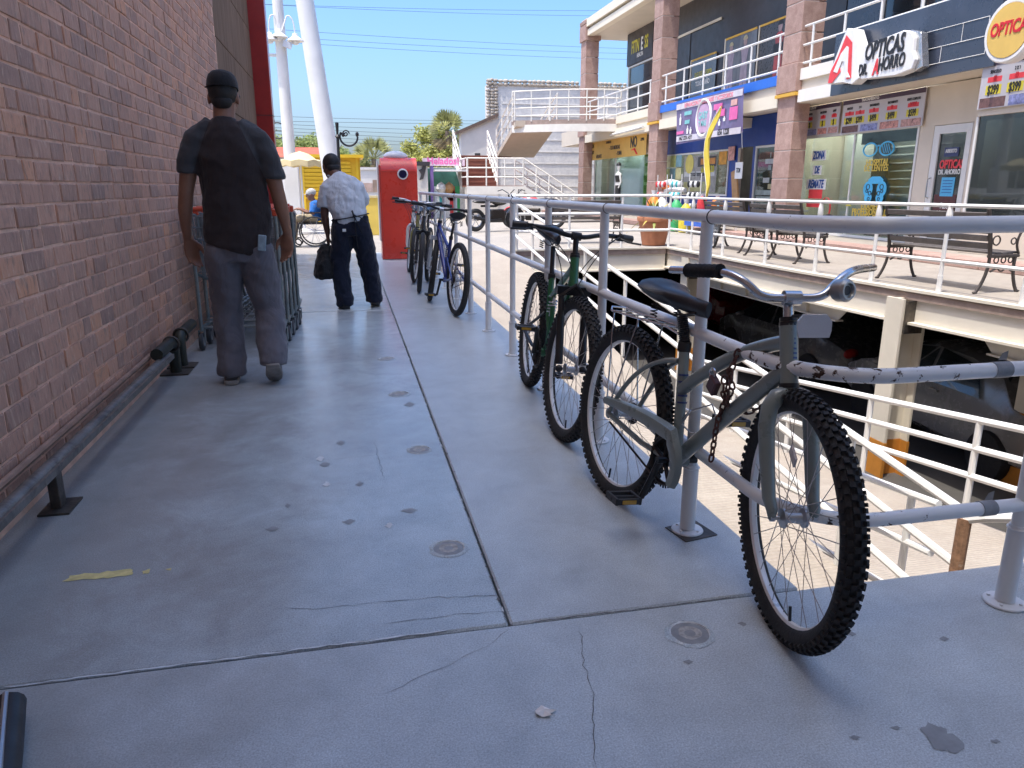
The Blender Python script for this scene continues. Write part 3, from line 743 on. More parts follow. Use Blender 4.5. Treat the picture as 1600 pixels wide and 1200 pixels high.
def bicycle(label, rear, front, lean, S):
    R = Vector((*rear, 0)); F = Vector((*front, 0)); h = (F - R).normalized()
    ang = math.atan2(h.y, h.x); left_is_px = (-h.y) > 0          # does local +y point to world +x
    th = -rad(lean) if left_is_px else rad(lean)
    W = Matrix.Translation(R) @ Matrix.Rotation(ang, 4, 'Z') @ Matrix.Rotation(th, 4, 'X')
    t = thing('bicycle', label, 'bicycle', m=W, group='bicycles parked along the railing')
    g = dict(ra=(-.09, .335), fa=(.90, .333), bb=(.31, .285), st=(.25, .665), ht=(.722, .815), hb=(.768, .672), saddle=(.14, .84)); g.update(S.get('geo', {}))
    RR = S.get('RR', .335); near = S.get('near', False); fm = S['paint']; tub = S.get('tube', .0165)
    v = lambda p, y=0: Vector((p[0], y, p[1]))
    ra, fa, bb, st, ht, hb = (v(g[k]) for k in ('ra', 'fa', 'bb', 'st', 'ht', 'hb'))
    spec = dict(tr=S.get('tr', .027), rim=S.get('rim', M_RIM), hub=.05, hubm=S.get('hubm', M_ALLOY), valve=S.get('valve', 4.6))
    # rear wheel and frame
    wheel(t, Matrix.Translation(ra), RR, spec, S.get('knobs', 0), near)
    mb = MB(); kind = S.get('kind', 'diamond')
    mb.cyl(hb + (hb - ht) * .04, ht, tub * 1.32, n=14)
    if kind != 'suspension': mb.cyl(bb, st, tub * .95, n=12)
    mb.cyl(bb + Vector((0, -.036, 0)), bb + Vector((0, .036, 0)), .023, n=14)
    hd = (ht - hb).normalized()
    if kind == 'cruiser':
        a = hb + hd * .105; b = st.lerp(bb, .40)
        mb.tube(arc(a, a.lerp(b, .45) + Vector((-.02, 0, .05)), b, 10), tub * 1.15, 12)
        a = hb + hd * .035; mb.tube(arc(a, a.lerp(bb, .4) + Vector((0, 0, .018)), bb, 10), tub * 1.3, 12)
    elif kind == 'diamond':
        mb.cyl(hb + hd * .11, st + Vector((0, 0, -.05)), tub, n=12); mb.cyl(hb + hd * .03, bb, tub * 1.15, n=12)
    else:
        mb.cyl(hb + hd * .10, v((.34, .60)), tub * 1.0, n=12); mb.tube(arc(hb + hd * .03, (.55, 0, .50), bb + Vector((.03, 0, .03)), 8), tub * 1.35, 12)
        mb.cyl(v((.25, .70)), v((.30, .46)), tub, n=12); mb.tube([v((.30, .46)), v((.345, .40)), bb], tub * .8, 10); mb.tube([v((.26, .58)), v((.36, .60)), v((.38, .48)), v((.34, .38)), bb], tub * .8, 10)
    fr = mb.build('frame', fm, t, True, ang=50)
    mb = MB(); sm = S.get('stays', fm)
    for s in (-1, 1):
        o = Vector((0, s * .058, 0)); top = st if kind != 'suspension' else v((.30, .50))
        if kind == 'cruiser': mb.tube(arc(ra + o, (.06, s * .062, .58), top + Vector((0, s * .015, -.06)), 10), .0085, 8)
        else: mb.tube([ra + o, top + Vector((-.02, s * .018, -.05 if kind != 'suspension' else 0))], .0085, 8)
        mb.tube([ra + o, v((.16, g['bb'][1] + .01), s * .05), bb + Vector((0, s * .028, 0))], .010, 8); mb.ball(ra + o, (.02, .006, .02), 10, 6)
    mb.build('stays', sm, t, True)
    if kind == 'suspension':
        mb = MB(); pts = [v((.335, .50)) + Vector((.0 + .021 * math.cos(q) + q * .0012, .021 * math.sin(q), q * .0028)) for q in [i * .55 for i in range(52)]]
        mb.tube(pts, .004, 6); mb.cyl(v((.33, .49)), v((.39, .6)), .009, n=8); mb.build('shock', M_ALLOY, t, True)
    # seat
    sx, sz = g['saddle']; mb = MB(); mb.cyl(st + Vector((0, 0, -.02)), Vector((sx + .03, 0, sz - .055)), .0125, n=12); mb.build('seat_post', S.get('post', M_CHROME), t, True)
    if S.get('boot'):
        mb = MB(); d = Vector((sx + .03, 0, sz - .055)) - st; prof = []
        pts = [st + d * (i / 26) for i in range(27)]; mb.tube(pts, [.0155 + (.0035 if i % 2 else 0) for i in range(27)], 12); mb.build('rubber_boot', M_BLACKP, t, True, ang=80)
    mb = MB(); mb.lathe([(tub * 1.0, -.03), (tub * 1.22, -.026), (tub * 1.22, .0), (tub * 1.1, .004)], Matrix.Translation(st), 12); mb.build('seat_clamp', S.get('clamp', M_BLACKM), t, True)
    saddle(t, sx, sz, M_VINYL, S.get('sl', .27), S.get('sw', .17))
    # drive train
    mb = MB(); cr = S.get('crank', 2.6); cs = -1
    for i in range(5):
        a = 2 * math.pi * i / 5 + .3; mb.tube([bb + Vector((0, -.045, 0)), bb + Vector((.075 * math.cos(a), -.045, .075 * math.sin(a)))], .009, 6, flat=.5)
    mb.torus(bb + Vector((0, -.045, 0)), .078, .007, Matrix.Rotation(rad(90), 3, 'X'), 32, 6)
    for i in range(36): a = 2 * math.pi * i / 36; mb.box(bb + Vector((.088 * math.cos(a), -.045, .088 * math.sin(a))), (.008, .003, .006), Matrix.Rotation(-a, 3, 'Y'))
    cw = mb.build('chainring', M_OILY, t, True)
    for s in (-1, 1):
        d = Vector((math.cos(cr), 0, math.sin(cr))) * (.165 * s); p0 = bb + Vector((0, s * .062, 0)); p1 = p0 + d + Vector((0, s * .012, 0))
        mb = MB(); mb.tube([p0, p0.lerp(p1, .5), p1], [.014, .011, .012], 8, flat=.7); mb.cyl(bb + Vector((0, s * .03, 0)), p0 + Vector((0, s * .012, 0)), .012, n=10); mb.cyl(p1, p1 + Vector((0, s * .02, 0)), .009, n=8); ca = mb.build('crank_arm', S.get('crankm', M_BLACKM), t, True)
        pedal(ca, p1 + Vector((0, s * .066, 0)))
    mb = MB()
    for s in (1, -1): mb.tube([ra + Vector((0, -.045, s * .036)), bb + Vector((0, -.045, s * .086))], .0042, 5)
    mb.lathe([(.012, -.052), (.04, -.05), (.042, -.045), (.035, -.036), (.028, -.03), (.012, -.028)], Matrix.Translation(ra) @ Matrix.Rotation(rad(-90), 4, 'X') @ Matrix.Scale(-1, 4, (0, 0, 1)), 16)
    mb.build('chain', M_OILY, t, True)
    if S.get('guard'):
        mb = MB(); pts = arc(ra + Vector((-.02, -.062, .045)), (.14, -.066, .40), bb + Vector((.05, -.066, .10)), 9)
        pts += [bb + Vector((.10 * math.cos(a), -.066, .10 * math.sin(a))) for a in (.9, .6, .3, 0, -.3, -.55)]
        wv = [.016, .018, .02, .021, .023, .025, .026, .027, .028, .028, .027, .026, .025, .023, .021, .018]
        vs = []; fs = []
        for i, p in enumerate(pts):
            tg = (pts[min(i + 1, len(pts) - 1)] - pts[max(0, i - 1)]).normalized(); nn = Vector((-tg.z, 0, tg.x)); w_ = wv[min(i, 15)]
            for dy, dn in ((-.012, -.7), (-.016, 0), (-.012, .7), (.002, 1), (.008, 1), (.008, -1), (.002, -1)): vs.append(p + nn * (dn * w_) + Vector((0, dy, 0)))
        for i in range(len(pts) - 1):
            for j in range(7): fs.append((i * 7 + j, i * 7 + (j + 1) % 7, i * 7 + 7 + (j + 1) % 7, i * 7 + 7 + j))
        fs += [list(range(7)), [7 * (len(pts) - 1) + j for j in range(7)]]
        MB().add(vs, fs).build('chain_guard', fm, t, True, ang=40)
    # steering: fork, front wheel, bars, all turned about the head tube
    ST = Matrix.Translation(hb) @ Matrix.Rotation(rad(S.get('steer', 0)), 4, hd) @ Matrix.Translation(-hb)
    wheel(t, ST @ Matrix.Translation(fa), RR, dict(spec, valve=S.get('fvalve', 4.9)), S.get('knobs', 0), near)
    mb = MB()
    if S.get('fork') == 'shock':
        for s in (-1, 1):
            o = Vector((0, s * .058, 0)); mb.cyl(ST @ (hb - hd * .02 + o), ST @ (fa.lerp(hb, .45) + o), .0145, n=12); mb.cyl(ST @ (fa.lerp(hb, .62) + o + hd * 0), ST @ (fa + o + Vector((-.01, 0, .02))), .019, n=12)
            mb.ball(ST @ (fa + o), .018, 10, 6)
        mb.box(ST @ (hb - hd * .018), (.05, .16, .04)); mb.tube([ST @ (fa.lerp(hb, .72) + Vector((-.02, -.07, .05))), ST @ (fa.lerp(hb, .72) + Vector((.0, 0, .115))), ST @ (fa.lerp(hb, .72) + Vector((-.02, .07, .05)))], .011, 8)
        fk = mb.build('fork', S.get('forkm', M_BLACKM), t, True)
    else:
        c0 = hb - hd * .035
        mb.cyl(ST @ hb, ST @ (c0 - hd * .02), .019, n=12)
        for s in (-1, 1):
            pts = [c0 + Vector((0, s * .012, .005)), c0 + Vector((.006, s * .035, -.002)), c0 + Vector((.012, s * .054, -.03)), c0 + Vector((.02, s * .06, -.08)), fa.lerp(c0, .45) + Vector((-.012, s * .060, 0)), fa.lerp(c0, .15) + Vector((-.012, s * .058, 0)), fa + Vector((-.006, s * .056, .02)), fa + Vector((0, s * .056, -.004))]
            mb.tube([ST @ p for p in pts], [.021, .0225, .0225, .022, .020, .0175, .015, .009], 12)
        fk = mb.build('fork', S.get('forkm', fm), t, True, ang=60)
    mb = MB()
    for q, r in ((.0, .024), (.012, .0225)): mb.cyl(ST @ (ht + hd * (q - .004)), ST @ (ht + hd * (q + .006)), r, n=16)
    mb.build('headset', M_BLACKM, t, True)
    mb = MB(); mb.cyl(ST @ (hb - hd * .016), ST @ (hb - hd * .004), .0255, n=16); mb.build('headset', M_BLACKM, t, True)
    cl = Vector(S.get('clampxyz', (.712, 0, .905)))
    mb = MB(); mb.tube([ST @ (ht + hd * .01), ST @ (ht + hd * .05), ST @ cl], [.0135, .0135, .015], 12); mb.cyl(ST @ (cl + Vector((0, -.022, 0))), ST @ (cl + Vector((0, .022, 0))), .0195, n=14); mb.build('stem', S.get('stemm', M_ALLOY), t, True)
    SW, ST = ST, ST @ Matrix.Translation(cl) @ Matrix.Rotation(rad(S.get('bartwist', 0)), 4, hd) @ Matrix.Translation(-cl)
    bp = S['bar']; full = [Vector((x, -y, z)) for x, y, z in bp[::-1]] + [Vector(p) for p in bp[1:]]
    sm_ = []
    for i in range(len(full)):                                   # round the corners
        if 0 < i < len(full) - 1: sm_ += arc(full[i].lerp(full[i - 1], .4), full[i], full[i].lerp(full[i + 1], .4), 5)
        else: sm_.append(full[i])
    mb = MB(); mb.tube([ST @ (cl + p) for p in sm_], S.get('barr', .0112), 12); hbar = mb.build('handlebar', S.get('barm', M_CHROME), t, True)
    e1, e0 = Vector(bp[-1]), Vector(bp[-2])
    for s in S.get('grips', (-1, 1)):
        a = e1.copy(); b = e1.lerp(e0, S.get('griplen', .85)); a = e1.lerp(e0, S.get('gripoff', -.02))
        a.y *= s; b.y *= s
        k = 14; mb = MB(); mb.tube([ST @ (cl + a.lerp(b, i / k)) for i in range(k + 1)], [S.get('gripr', .0165) * (1.12 if i in (0, k) else 1 + .06 * (i % 2)) for i in range(k + 1)], 12); mb.build('grip', S.get('gripm', M_BLACKP), hbar, True)
    if S.get('levers'):
        for s in (-1, 1):
            b = e1.lerp(e0, .92); b.y *= s; o = cl + b
            mb = MB(); mb.box(ST @ (o + Vector((.012, 0, -.004))), (.03, .03, .03)); mb.tube([ST @ (o + Vector((.025, 0, -.008))), ST @ (o + Vector((.05, s * .03, -.018))), ST @ (o + Vector((.045, s * .10, -.022)))], .005, 6); mb.build('brake_lever', M_BLACKP, hbar, True)
        mb = MB()
        for s in (-1, 1):
            b = e0.copy(); b.y *= s
            mb.tube([ST @ p for p in arc(cl + b + Vector((.03, 0, 0)), cl + Vector((.10, s * .08, -.03)), ht + Vector((.05, s * .02, -.06)), 8)], .0025, 5)
            mb.tube(arc(ST @ (cl + b + Vector((.03, 0, 0))), ST @ (ht + Vector((.08, s * .06, .05))), hb.lerp(bb, .3) + Vector((0, s * .02, .02)), 10), .0025, 5)
        mb.build('cables', M_BLACKP, t, True)
    return t, W, ST, g

GREY = paint('grey_green_frame', (.19, .225, .215), col2=(.12, .14, .135))
b1, W1, ST1, g1 = bicycle('grey-green step-through bicycle with swept silver handlebar, nearest of the row', (.945, 2.42), (1.062, 1.435), 6.5, dict(
    kind='cruiser', paint=GREY, near=True, knobs=74, tr=.0265, steer=-17, guard=True, boot=True, tube=.018, crank=1.2, sl=.31, sw=.21, RR=.328, geo=dict(saddle=(.18, .80), fa=(.875, .328), ra=(-.09, .328), hb=(.757, .66), ht=(.714, .805)), clampxyz=(.715, 0, .875), bartwist=-9, grips=(-1,), gripm=M_FOAM, gripr=.0185, griplen=.93, gripoff=.34,
    bar=[(.0, 0, 0), (.005, .075, 0), (-.015, .12, .045), (-.055, .165, .066), (-.245, .285, .055)], barm=M_CHROME, stemm=M_CHROME))
# details of the nearest bicycle
mb = MB()
for y in (-.045, .045): mb.tube([(-.20, y, .70), (-.02, y, .702), (.17, y * .7, .705), (.235, y * .4, .69)], .0038, 6)
for i in range(5): mb.tube([(-.19 + i * .085, -.045, .70), (-.19 + i * .085, .045, .70)], .003, 6)
mb.tube([(-.20, -.045, .70), (-.23, -.03, .71), (-.23, .03, .71), (-.20, .045, .70)], .0038, 6)
for y in (-.05, .05):
    mb.tube([(-.17, y, .70), (-.10, y * 1.3, .36)], .0034, 6); mb.tube([(.02, y, .70), (-.08, y * 1.3, .36)], .0034, 6)
mb.build('rack', M_CHROME, b1, True)
mb = MB(); pts = [(ST1 @ Vector(p)) for p in [(.80, .03, .83), (.835, .045, .845), (.845, .045, .79)]]
mb.tube([ST1 @ Vector((.735, 0, .83)), ST1 @ Vector((.775, .02, .838)), ST1 @ Vector((.795, .03, .83))], .005, 6); mb.build('reflector_arm', M_BLACKP, b1, True)
mb = MB(); mm = ST1 @ Matrix.Translation((.80, .035, .815)) @ Matrix.Rotation(rad(90), 4, 'Z') @ Matrix.Rotation(rad(90), 4, 'X')
mb.prism([(-.037, -.028), (.037, -.028), (.041, -.01), (.041, .014), (.028, .03), (-.028, .03), (-.041, .014), (-.041, -.01)], .011, mm); mb.build('reflector', M_REFL, b1, True, smooth=False)
M_PINKR = mat('spoke_reflector', (.55, .49, .45), .3, var=.15)
mb = MB(); mb.box(ST1 @ Vector((.885, -.015, .50)), (.05, .006, .03), (ST1.to_3x3() @ Matrix.Rotation(.5, 3, 'Y'))); mb.build('spoke_reflector', M_PINKR, b1, True, smooth=False)
mb = MB(); c = Vector((.715, 0, .875)) + Vector((.005, .115, .02)); a = ST1 @ c
ax = Vector((.92, .12, .1)).normalized(); q = ax.to_track_quat('Z', 'Y').to_matrix().to_4x4()
mb.lathe([(.012, -.02), (.026, -.02), (.030, -.012), (.030, .012), (.024, .02), (.019, .02), (.016, .012), (.012, .012)], Matrix.Translation(a + ax * .012) @ q, 22); mb.build('bell', mat('bell_alloy', (.36, .37, .37), .35, .8), b1, True)
mb = MB(); mb.cyl(a + ax * .0255, a + ax * .0245, .0125, n=16); mb.build('bell_core', M_BLACKP, b1, True)
mb = MB(); mb.tube([(.30, .0, .42), (.34, .0, .46), (.40, .035, .50), (.44, .04, .45), (.40, .035, .40), (.36, 0, .395), (.35, -.03, .42), (.40, -.04, .48)], .003, 6); mb.build('bottle_cage', M_ALLOY, b1, True)
# decals: stripes on the head tube and the seat tube, small letters on the tubes
M_DECB = mat('decal_blue', (.03, .05, .16), .35, bmp=0); M_DECW = mat('decal_white', (.6, .62, .62), .35, bmp=0)
ht_, hb_ = Vector((g1['ht'][0], 0, g1['ht'][1])), Vector((g1['hb'][0], 0, g1['hb'][1]))
mb = MB(); hd1 = (ht_ - hb_).normalized(); xx = Vector((hd1.z, 0, -hd1.x))
for i, (h0, w) in enumerate([(.035, .007), (.05, .011), (.062, .012), (.074, .011), (.086, .009), (.10, .005), (.112, .003)]):
    mb.box(hb_ + hd1 * h0 + xx * .0233, (.0012, w, .005), Matrix.Rotation(math.atan2(-hd1.x, hd1.z) * -1, 3, 'Y'))
mb.build('head_badge', M_DECB, b1, True, smooth=False)
mb = MB()
for i in range(5): p = Vector((.27, 0, .56)) + Vector((.004, 0, -.022)) * i; mb.lathe([(.0171, 0), (.0171, .006)], Matrix.Translation(p + Vector((.001, 0, .0))) @ Matrix.Rotation(-.15, 4, 'Y'), 12)
mb.build('seat_tube_stripes', M_DECB, b1, True)

def chain_links(parent, path, pitch=.02, r=.0032):
    P = [Vector(p) for p in path]; L = [(b - a).length for a, b in zip(P, P[1:])]; tot = sum(L); n = int(tot / pitch); mb = MB()
    for i in range(n):
        d = (i + .5) * tot / n; k = 0
        while k < len(L) - 1 and d > L[k]: d -= L[k]; k += 1
        c = P[k].lerp(P[k + 1], d / L[k]); tg = (P[k + 1] - P[k]).normalized(); q = tg.to_track_quat('X', 'Z').to_matrix() @ Matrix.Rotation(rad(90 * (i % 2)), 3, 'X')
        ring = [c + q @ Vector((.0125 * math.copysign(abs(math.cos(a)) ** .8, math.cos(a)) * 1.05, .0075 * math.sin(a), 0)) for a in [2 * math.pi * j / 10 for j in range(10)]]
        mb.tube(ring, r, 5, closed=True)
    return mb
t = thing('lock_chain', 'rusty chain with padlock looped round the nearest bicycle frame and the rail', 'chain', W1 @ Vector((.56, 0, .6)))
Wp = lambda x, y, z: W1 @ Vector((x, y, z))
paths = [[Wp(.585, .07, .70), Wp(.57, .02, .72), Wp(.555, -.022, .70), Wp(.55, -.03, .64), Wp(.55, -.032, .56), Wp(.53, -.032, .48), Wp(.53, -.03, .36)],
         [Wp(.54, -.03, .645), Wp(.575, -.036, .60), Wp(.565, -.036, .55)], [Wp(.545, -.02, .54), Wp(.58, .02, .525), Wp(.63, .05, .56)], [Wp(.53, -.034, .62), Wp(.545, -.04, .57), Wp(.57, -.034, .54)]]
mb = MB()
for p in paths: c = chain_links(None, p); mb.add(c.v, c.f)
mb.build('links', M_RUSTCH, t)
mb = MB(); pc = Wp(.50, -.045, .585); mb.box(pc, (.022, .045, .05), Matrix.Rotation(.5, 3, 'X')); mb.build('padlock', mat('padlock_body', (.10, .05, .055), .4, .4, var=.2), t, smooth=False, bevel=.004)
mb = MB(); mb.torus(pc + Vector((0, .01, .032)), .016, .004, Matrix.Rotation(rad(90), 3, 'Y'), 16, 6); mb.build('shackle', M_CHROME, t)

flat_bar = [(.0, 0, 0), (.0, .05, 0), (-.01, .12, .02), (-.03, .22, .022), (-.055, .30, .018)]
GREEN = paint('green_frame', (.012, .11, .04))
bicycle('green and black full-suspension mountain bicycle, second of the row', (1.0, 4.10), (.93, 3.10), 6.0, dict(kind='suspension', paint=GREEN, stays=M_BLACKM, near=True, knobs=64, tr=.028, steer=6, fork='shock', levers=True, bar=flat_bar, barm=M_BLACKM, stemm=M_BLACKM, post=M_BLACKM, crank=-2.1, clampxyz=(.70, 0, .93),
    geo=dict(saddle=(.17, .90), st=(.25, .70), ht=(.725, .835), hb=(.765, .70))))
BLUE = paint('blue_frame', (.02, .04, .22)); SILV = paint('silver_frame', (.45, .47, .5)); WHT = paint('white_frame', (.6, .6, .58)); BLK = paint('black_frame', (.02, .02, .022)); OLV = paint('olive_frame', (.22, .2, .06))
bicycle('blue and silver mountain bicycle with its rear wheel toward the camera', (.915, 6.80), (.80, 7.78), 5, dict(kind='suspension', paint=BLUE, stays=BLUE, near=False, knobs=0, tr=.027, steer=-14, fork='shock', forkm=SILV, levers=True, bar=flat_bar, barm=M_BLACKM, post=M_BLACKM, crank=-1.2, clampxyz=(.70, 0, .94), geo=dict(saddle=(.15, .88), st=(.25, .70))))
bicycle('black bicycle with grey mudguards behind the blue one', (.93, 9.25), (.74, 8.3), 4, dict(kind='diamond', paint=BLK, tr=.025, steer=5, levers=True, bar=flat_bar, barm=M_BLACKM, fork='shock', post=M_BLACKM, crank=-.8, clampxyz=(.70, 0, .95), geo=dict(saddle=(.14, .88))))
bicycle('olive-yellow bicycle between the black one and the white one', (.90, 10.2), (.76, 9.25), 5, dict(kind='diamond', paint=OLV, tr=.022, steer=-4, levers=True, bar=flat_bar, barm=M_ALLOY, crank=-.4, clampxyz=(.70, 0, .95)))
bicycle('white bicycle beside the red cabinet, farthest of the row', (.94, 11.35), (.80, 10.4), 5, dict(kind='diamond', paint=WHT, tr=.022, steer=8, levers=True, bar=flat_bar, barm=M_ALLOY, crank=.6, clampxyz=(.70, 0, .95)))
# ================================================================== two-storey shop building across the plaza
XF, XS, XU = 9.6, 10.3, 11.2            # pillar fronts, ground floor shop fronts, upper shop fronts
ZF0, ZF1, ZR0, ZR1 = 2.88, 3.57, 6.92, 7.5
def stone_mat():
    m, nt, b = newmat('pink_stone'); L = nt.links.new
    co = _n(nt, 'ShaderNodeTexCoord').outputs['Object']; oi = _n(nt, 'ShaderNodeObjectInfo')
    off = _n(nt, 'ShaderNodeVectorMath', operation='ADD'); cmb = _n(nt, 'ShaderNodeCombineXYZ'); L(mth(nt, 'MULTIPLY', oi.outputs['Random'], 40.0), cmb.inputs[0]); L(co, off.inputs[0]); L(cmb.outputs[0], off.inputs[1])
    n1 = noise(nt, 5, 7, .7, off.outputs[0], .4); n2 = noise(nt, 60, 5, .7, off.outputs[0])
    c = mix(nt, ramp(nt, n1.outputs[0], [(.3, 0), (.72, 1)]).outputs[0], (.30, .185, .15), (.47, .32, .265))
    c = mix(nt, .7, c, ramp(nt, n2.outputs[0], [(.28, .68), (.7, 1.2)]).outputs[0], 'MULTIPLY')
    c = mix(nt, 1.0, c, ramp(nt, oi.outputs['Random'], [(0, .86), (1, 1.12)]).outputs[0], 'MULTIPLY')
    L(c, b.inputs['Base Color']); b.inputs['Roughness'].default_value = .85; bump(nt, b, n2.outputs[0], .5, .008); MT['pink_stone'] = m; return m
M_STONE = stone_mat()
M_JOINT = mat('stone_joint', (.62, .53, .45), .9)
M_CREAMB = mat('cream_fascia', (.78, .70, .55), .6, var=.05, vs=1.2)
M_WHITEB = mat('white_fascia', (.80, .77, .70), .6, var=.05, vs=1.2)
M_OCHRE = mat('ochre_band', (.70, .40, .05), .55, var=.08, vs=1.5)
M_BLUEB = mat('blue_band', (.03, .16, .62), .5, var=.08, vs=1.5)
M_BLUEW = mat('blue_wall', (.012, .055, .28), .45, var=.14, vs=1.2)
M_SHOPW = mat('shop_plaster', (.66, .58, .47), .7, var=.06, vs=1.4)
M_DARKP = mat('dark_panel', (.045, .04, .042), .4, var=.2, vs=1.6)
M_NAVYP = mat('navy_cladding', (.045, .055, .08), .3, var=.2, vs=1.5, coat=.3)
M_ALUW = mat('white_aluminium', (.70, .69, .66), .4, var=.05)
M_INSIDE = mat('shop_inside', (.30, .29, .26), .8, var=.25, vs=2)
M_INDARK = mat('shop_inside_dark', (.05, .05, .05), .8, var=.3, vs=2)
M_GLASS = glass_mat('shop_glass', alpha=.06)
M_GLASSD = glass_mat('dark_shop_glass', (.015, .02, .025), .03, .6)

bld = thing('shop_building', 'two-storey shopping building with pink stone pillars and cream fascia', 'building', (XF, 20, 0))
def pbox(name, a, b, mt, parent=None, bevel=0): mb = MB(); mb.box2(a, b); return mb.build(name, mt, parent or bld, smooth=False, bevel=bevel)
# step along the shops
for i in range(24):
    y = 4.0 + i * 1.25
    pbox('step_block', (8.78, y, 0.001), (9.3, y + 1.235, .13), M_STONE, bevel=.008)
pbox('shop_floor', (9.3, 3.9, .001), (16, 34.2, .125), M_PLAZA)
# pillars of stone blocks
PW, PX = .66, .54
for py in (15.34, 22.8, 30.35, 7.85):
    core = pbox('pillar', (XF + .012, py + .012, .126), (XF + .38 - .012, py + PW - .012, 7.55), M_JOINT)
    z = .13; k = 0
    while z < 7.45:
        hh = .60 if z + .6 < 7.5 else 7.5 - z
        cap = (2.86 <= z + hh / 2 <= 3.7) or z + hh / 2 > 6.75
        o_ = .055 if cap else 0
        PD = PX if z > 2.8 else .38
        mb = MB(); mb.box((0, 0, 0), (PD + 2 * o_, PW + 2 * o_, hh - .022)); me = mb.mesh('stone_block', M_STONE, smooth=False, bevel=.009)
        put('stone_block', me, core, False, Matrix.Translation((XF + PD / 2, py + PW / 2, z + hh / 2))); z += hh; k += 1
# ground floor: party walls, ceilings, back walls
Y0, Y1 = 3.5, 34.0
pbox('partition', (15.5, Y0, .126), (15.7, Y1, 7.4), M_INSIDE)
pbox('balcony_floor', (XF + .10, Y0, ZF0 + .02), (15.5, Y1, 3.5), M_SHOPW)
pbox('roof_slab', (XF + .08, Y0, ZR0), (15.7, Y1 - 2.9, ZR0 + .25), M_SHOPW)
pbox('party_wall', (XS + .02, 16.05, .126), (15.5, 16.25, ZF0 + .01), M_SHOPW)
pbox('party_wall', (XS + .02, 23.75, .126), (15.5, 23.95, ZF0 + .01), M_SHOPW)
pbox('party_wall', (XS + .02, 30.9, .126), (15.5, 31.1, ZF0 + .01), M_SHOPW)
pbox('party_wall', (XS + .02, 9.3, .126), (15.5, 9.45, ZF0 + .01), M_SHOPW)
# balcony fascia bands, one run per bay
def band(y0, y1, zs):
    for (za, zb, off, mt, nm) in zs: pbox(nm, (XF + off, y0, za), (XF + .30, y1, zb), mt)
band(PW + 15.34 + .06, 22.8 - .06, [(3.36, ZF1, .03, M_BLUEB, 'blue_band'), (3.16, 3.357, .12, M_OCHRE, 'ochre_band'), (ZF0, 3.157, .02, M_CREAMB, 'cream_band')])
band(22.8 + PW + .06, 30.35 - .06, [(3.34, ZF1 + .02, .03, M_CREAMB, 'cream_band'), (3.18, 3.337, .13, M_OCHRE, 'ochre_band'), (ZF0, 3.177, .02, M_CREAMB, 'cream_band')])
band(7.85 + PW + .06, 15.34 - .06, [(3.36, ZF1 + .02, .03, M_WHITEB, 'white_band'), (3.16, 3.357, .12, mat('tan_band', (.62, .5, .3), .6), 'tan_band'), (ZF0 + .03, 3.157, .02, M_WHITEB, 'white_band')])
for py in (15.34, 22.8): pbox('ochre_trim', (XF - .062, py - .062, 3.06), (XF + PX + .07, py + PW + .062, 3.13), M_OCHRE)
# roof edge
band(7.85 + PW + .06, 15.34 - .06, [(ZR0 - .02, ZR0 + .28, .02, M_CREAMB, 'roof_fascia')])
for a, b in ((15.34 + PW + .06, 22.74), (22.8 + PW + .06, 30.29)):
    band(a, b, [(ZR0 - .02, ZR0 + .2, .03, M_CREAMB, 'roof_fascia'), (ZR0 + .20, ZR0 + .3, .16, M_DARKP, 'roof_gap'), (ZR0 + .3, ZR1, -.02, M_CREAMB, 'roof_fascia')])
mb = MB(); mb.lathe([(.0, 0), (.16, 0), (.16, -.012), (0, -.012)], Matrix.Translation((10.5, 25.2, ZR0 - .003)), 16); mb.build('ceiling_lamp', M_DARKP, bld)
# upper shops: black cladding, windows, door
pbox('shop_wall', (XU, 16.2, 3.51), (XU + .15, 27.2, ZR0 - .001), M_DARKP)
pbox('shop_wall', (XU, 27.3, 3.51), (XU + .12, 29.85, 3.62), M_DARKP); pbox('shop_wall', (XU - .02, 27.25, 5.72), (XU + .12, 29.85, ZR0 - .001), M_DARKP)
pbox('shop_wall', (XU + .14, 29.8, 3.51), (15.5, 29.95, ZR0 - .001), M_DARKP)
w = pbox('window', (XU + .03, 27.4, 3.63), (XU + .045, 29.75, 5.7), M_GLASSD)
pbox('frame', (XU - .025, 29.70, 3.63), (XU + .02, 29.78, 5.71), M_ALUW, w); pbox('frame', (XU - .025, 27.3, 5.66), (XU + .02, 29.695, 5.715), M_ALUW, w)
pbox('shop_wall', (XU, 8.0, 3.51), (XU + .15, 16.15, ZR0 - .001), M_NAVYP)
for i, (a, b) in enumerate(((12.6, 14.9), (9.4, 12.3))):
    w = pbox('window', (XU - .012, a, 3.7), (XU - .004, b, 6.2), M_GLASSD)
    for y in (a, (a + b) / 2, b): pbox('frame', (XU - .05, y - .03, 3.68), (XU - .014, y + .03, 6.22), M_ALUW, w)

def poster_mat(name, bg, fg, sc=2.0, seed=0.0):
    m, nt, b = newmat(name); L = nt.links.new
    co = _n(nt, 'ShaderNodeTexCoord').outputs['Object']; n1 = noise(nt, sc, 3, .5, mapping(nt, co, (1, 1, .6)), .8)
    L(mix(nt, ramp(nt, n1.outputs[0], [(.45, 0), (.6, 1)]).outputs[0], bg, fg), b.inputs['Base Color']); b.inputs['Roughness'].default_value = .25
    MT[name] = m; return m
M_GREYPOST = poster_mat('grey_poster', (.13, .145, .16), (.18, .195, .21))
M_FIGA = mat('printed_skin', (.36, .24, .22), .35, var=.25, vs=6, bmp=0); M_FIGB = mat('printed_mauve', (.34, .27, .31), .35, var=.2, vs=6, bmp=0); M_FIGC = mat('printed_red', (.42, .06, .05), .35, var=.3, vs=6, bmp=0); M_FIGH = mat('printed_hair', (.45, .38, .22), .4, var=.3, vs=9, bmp=0)
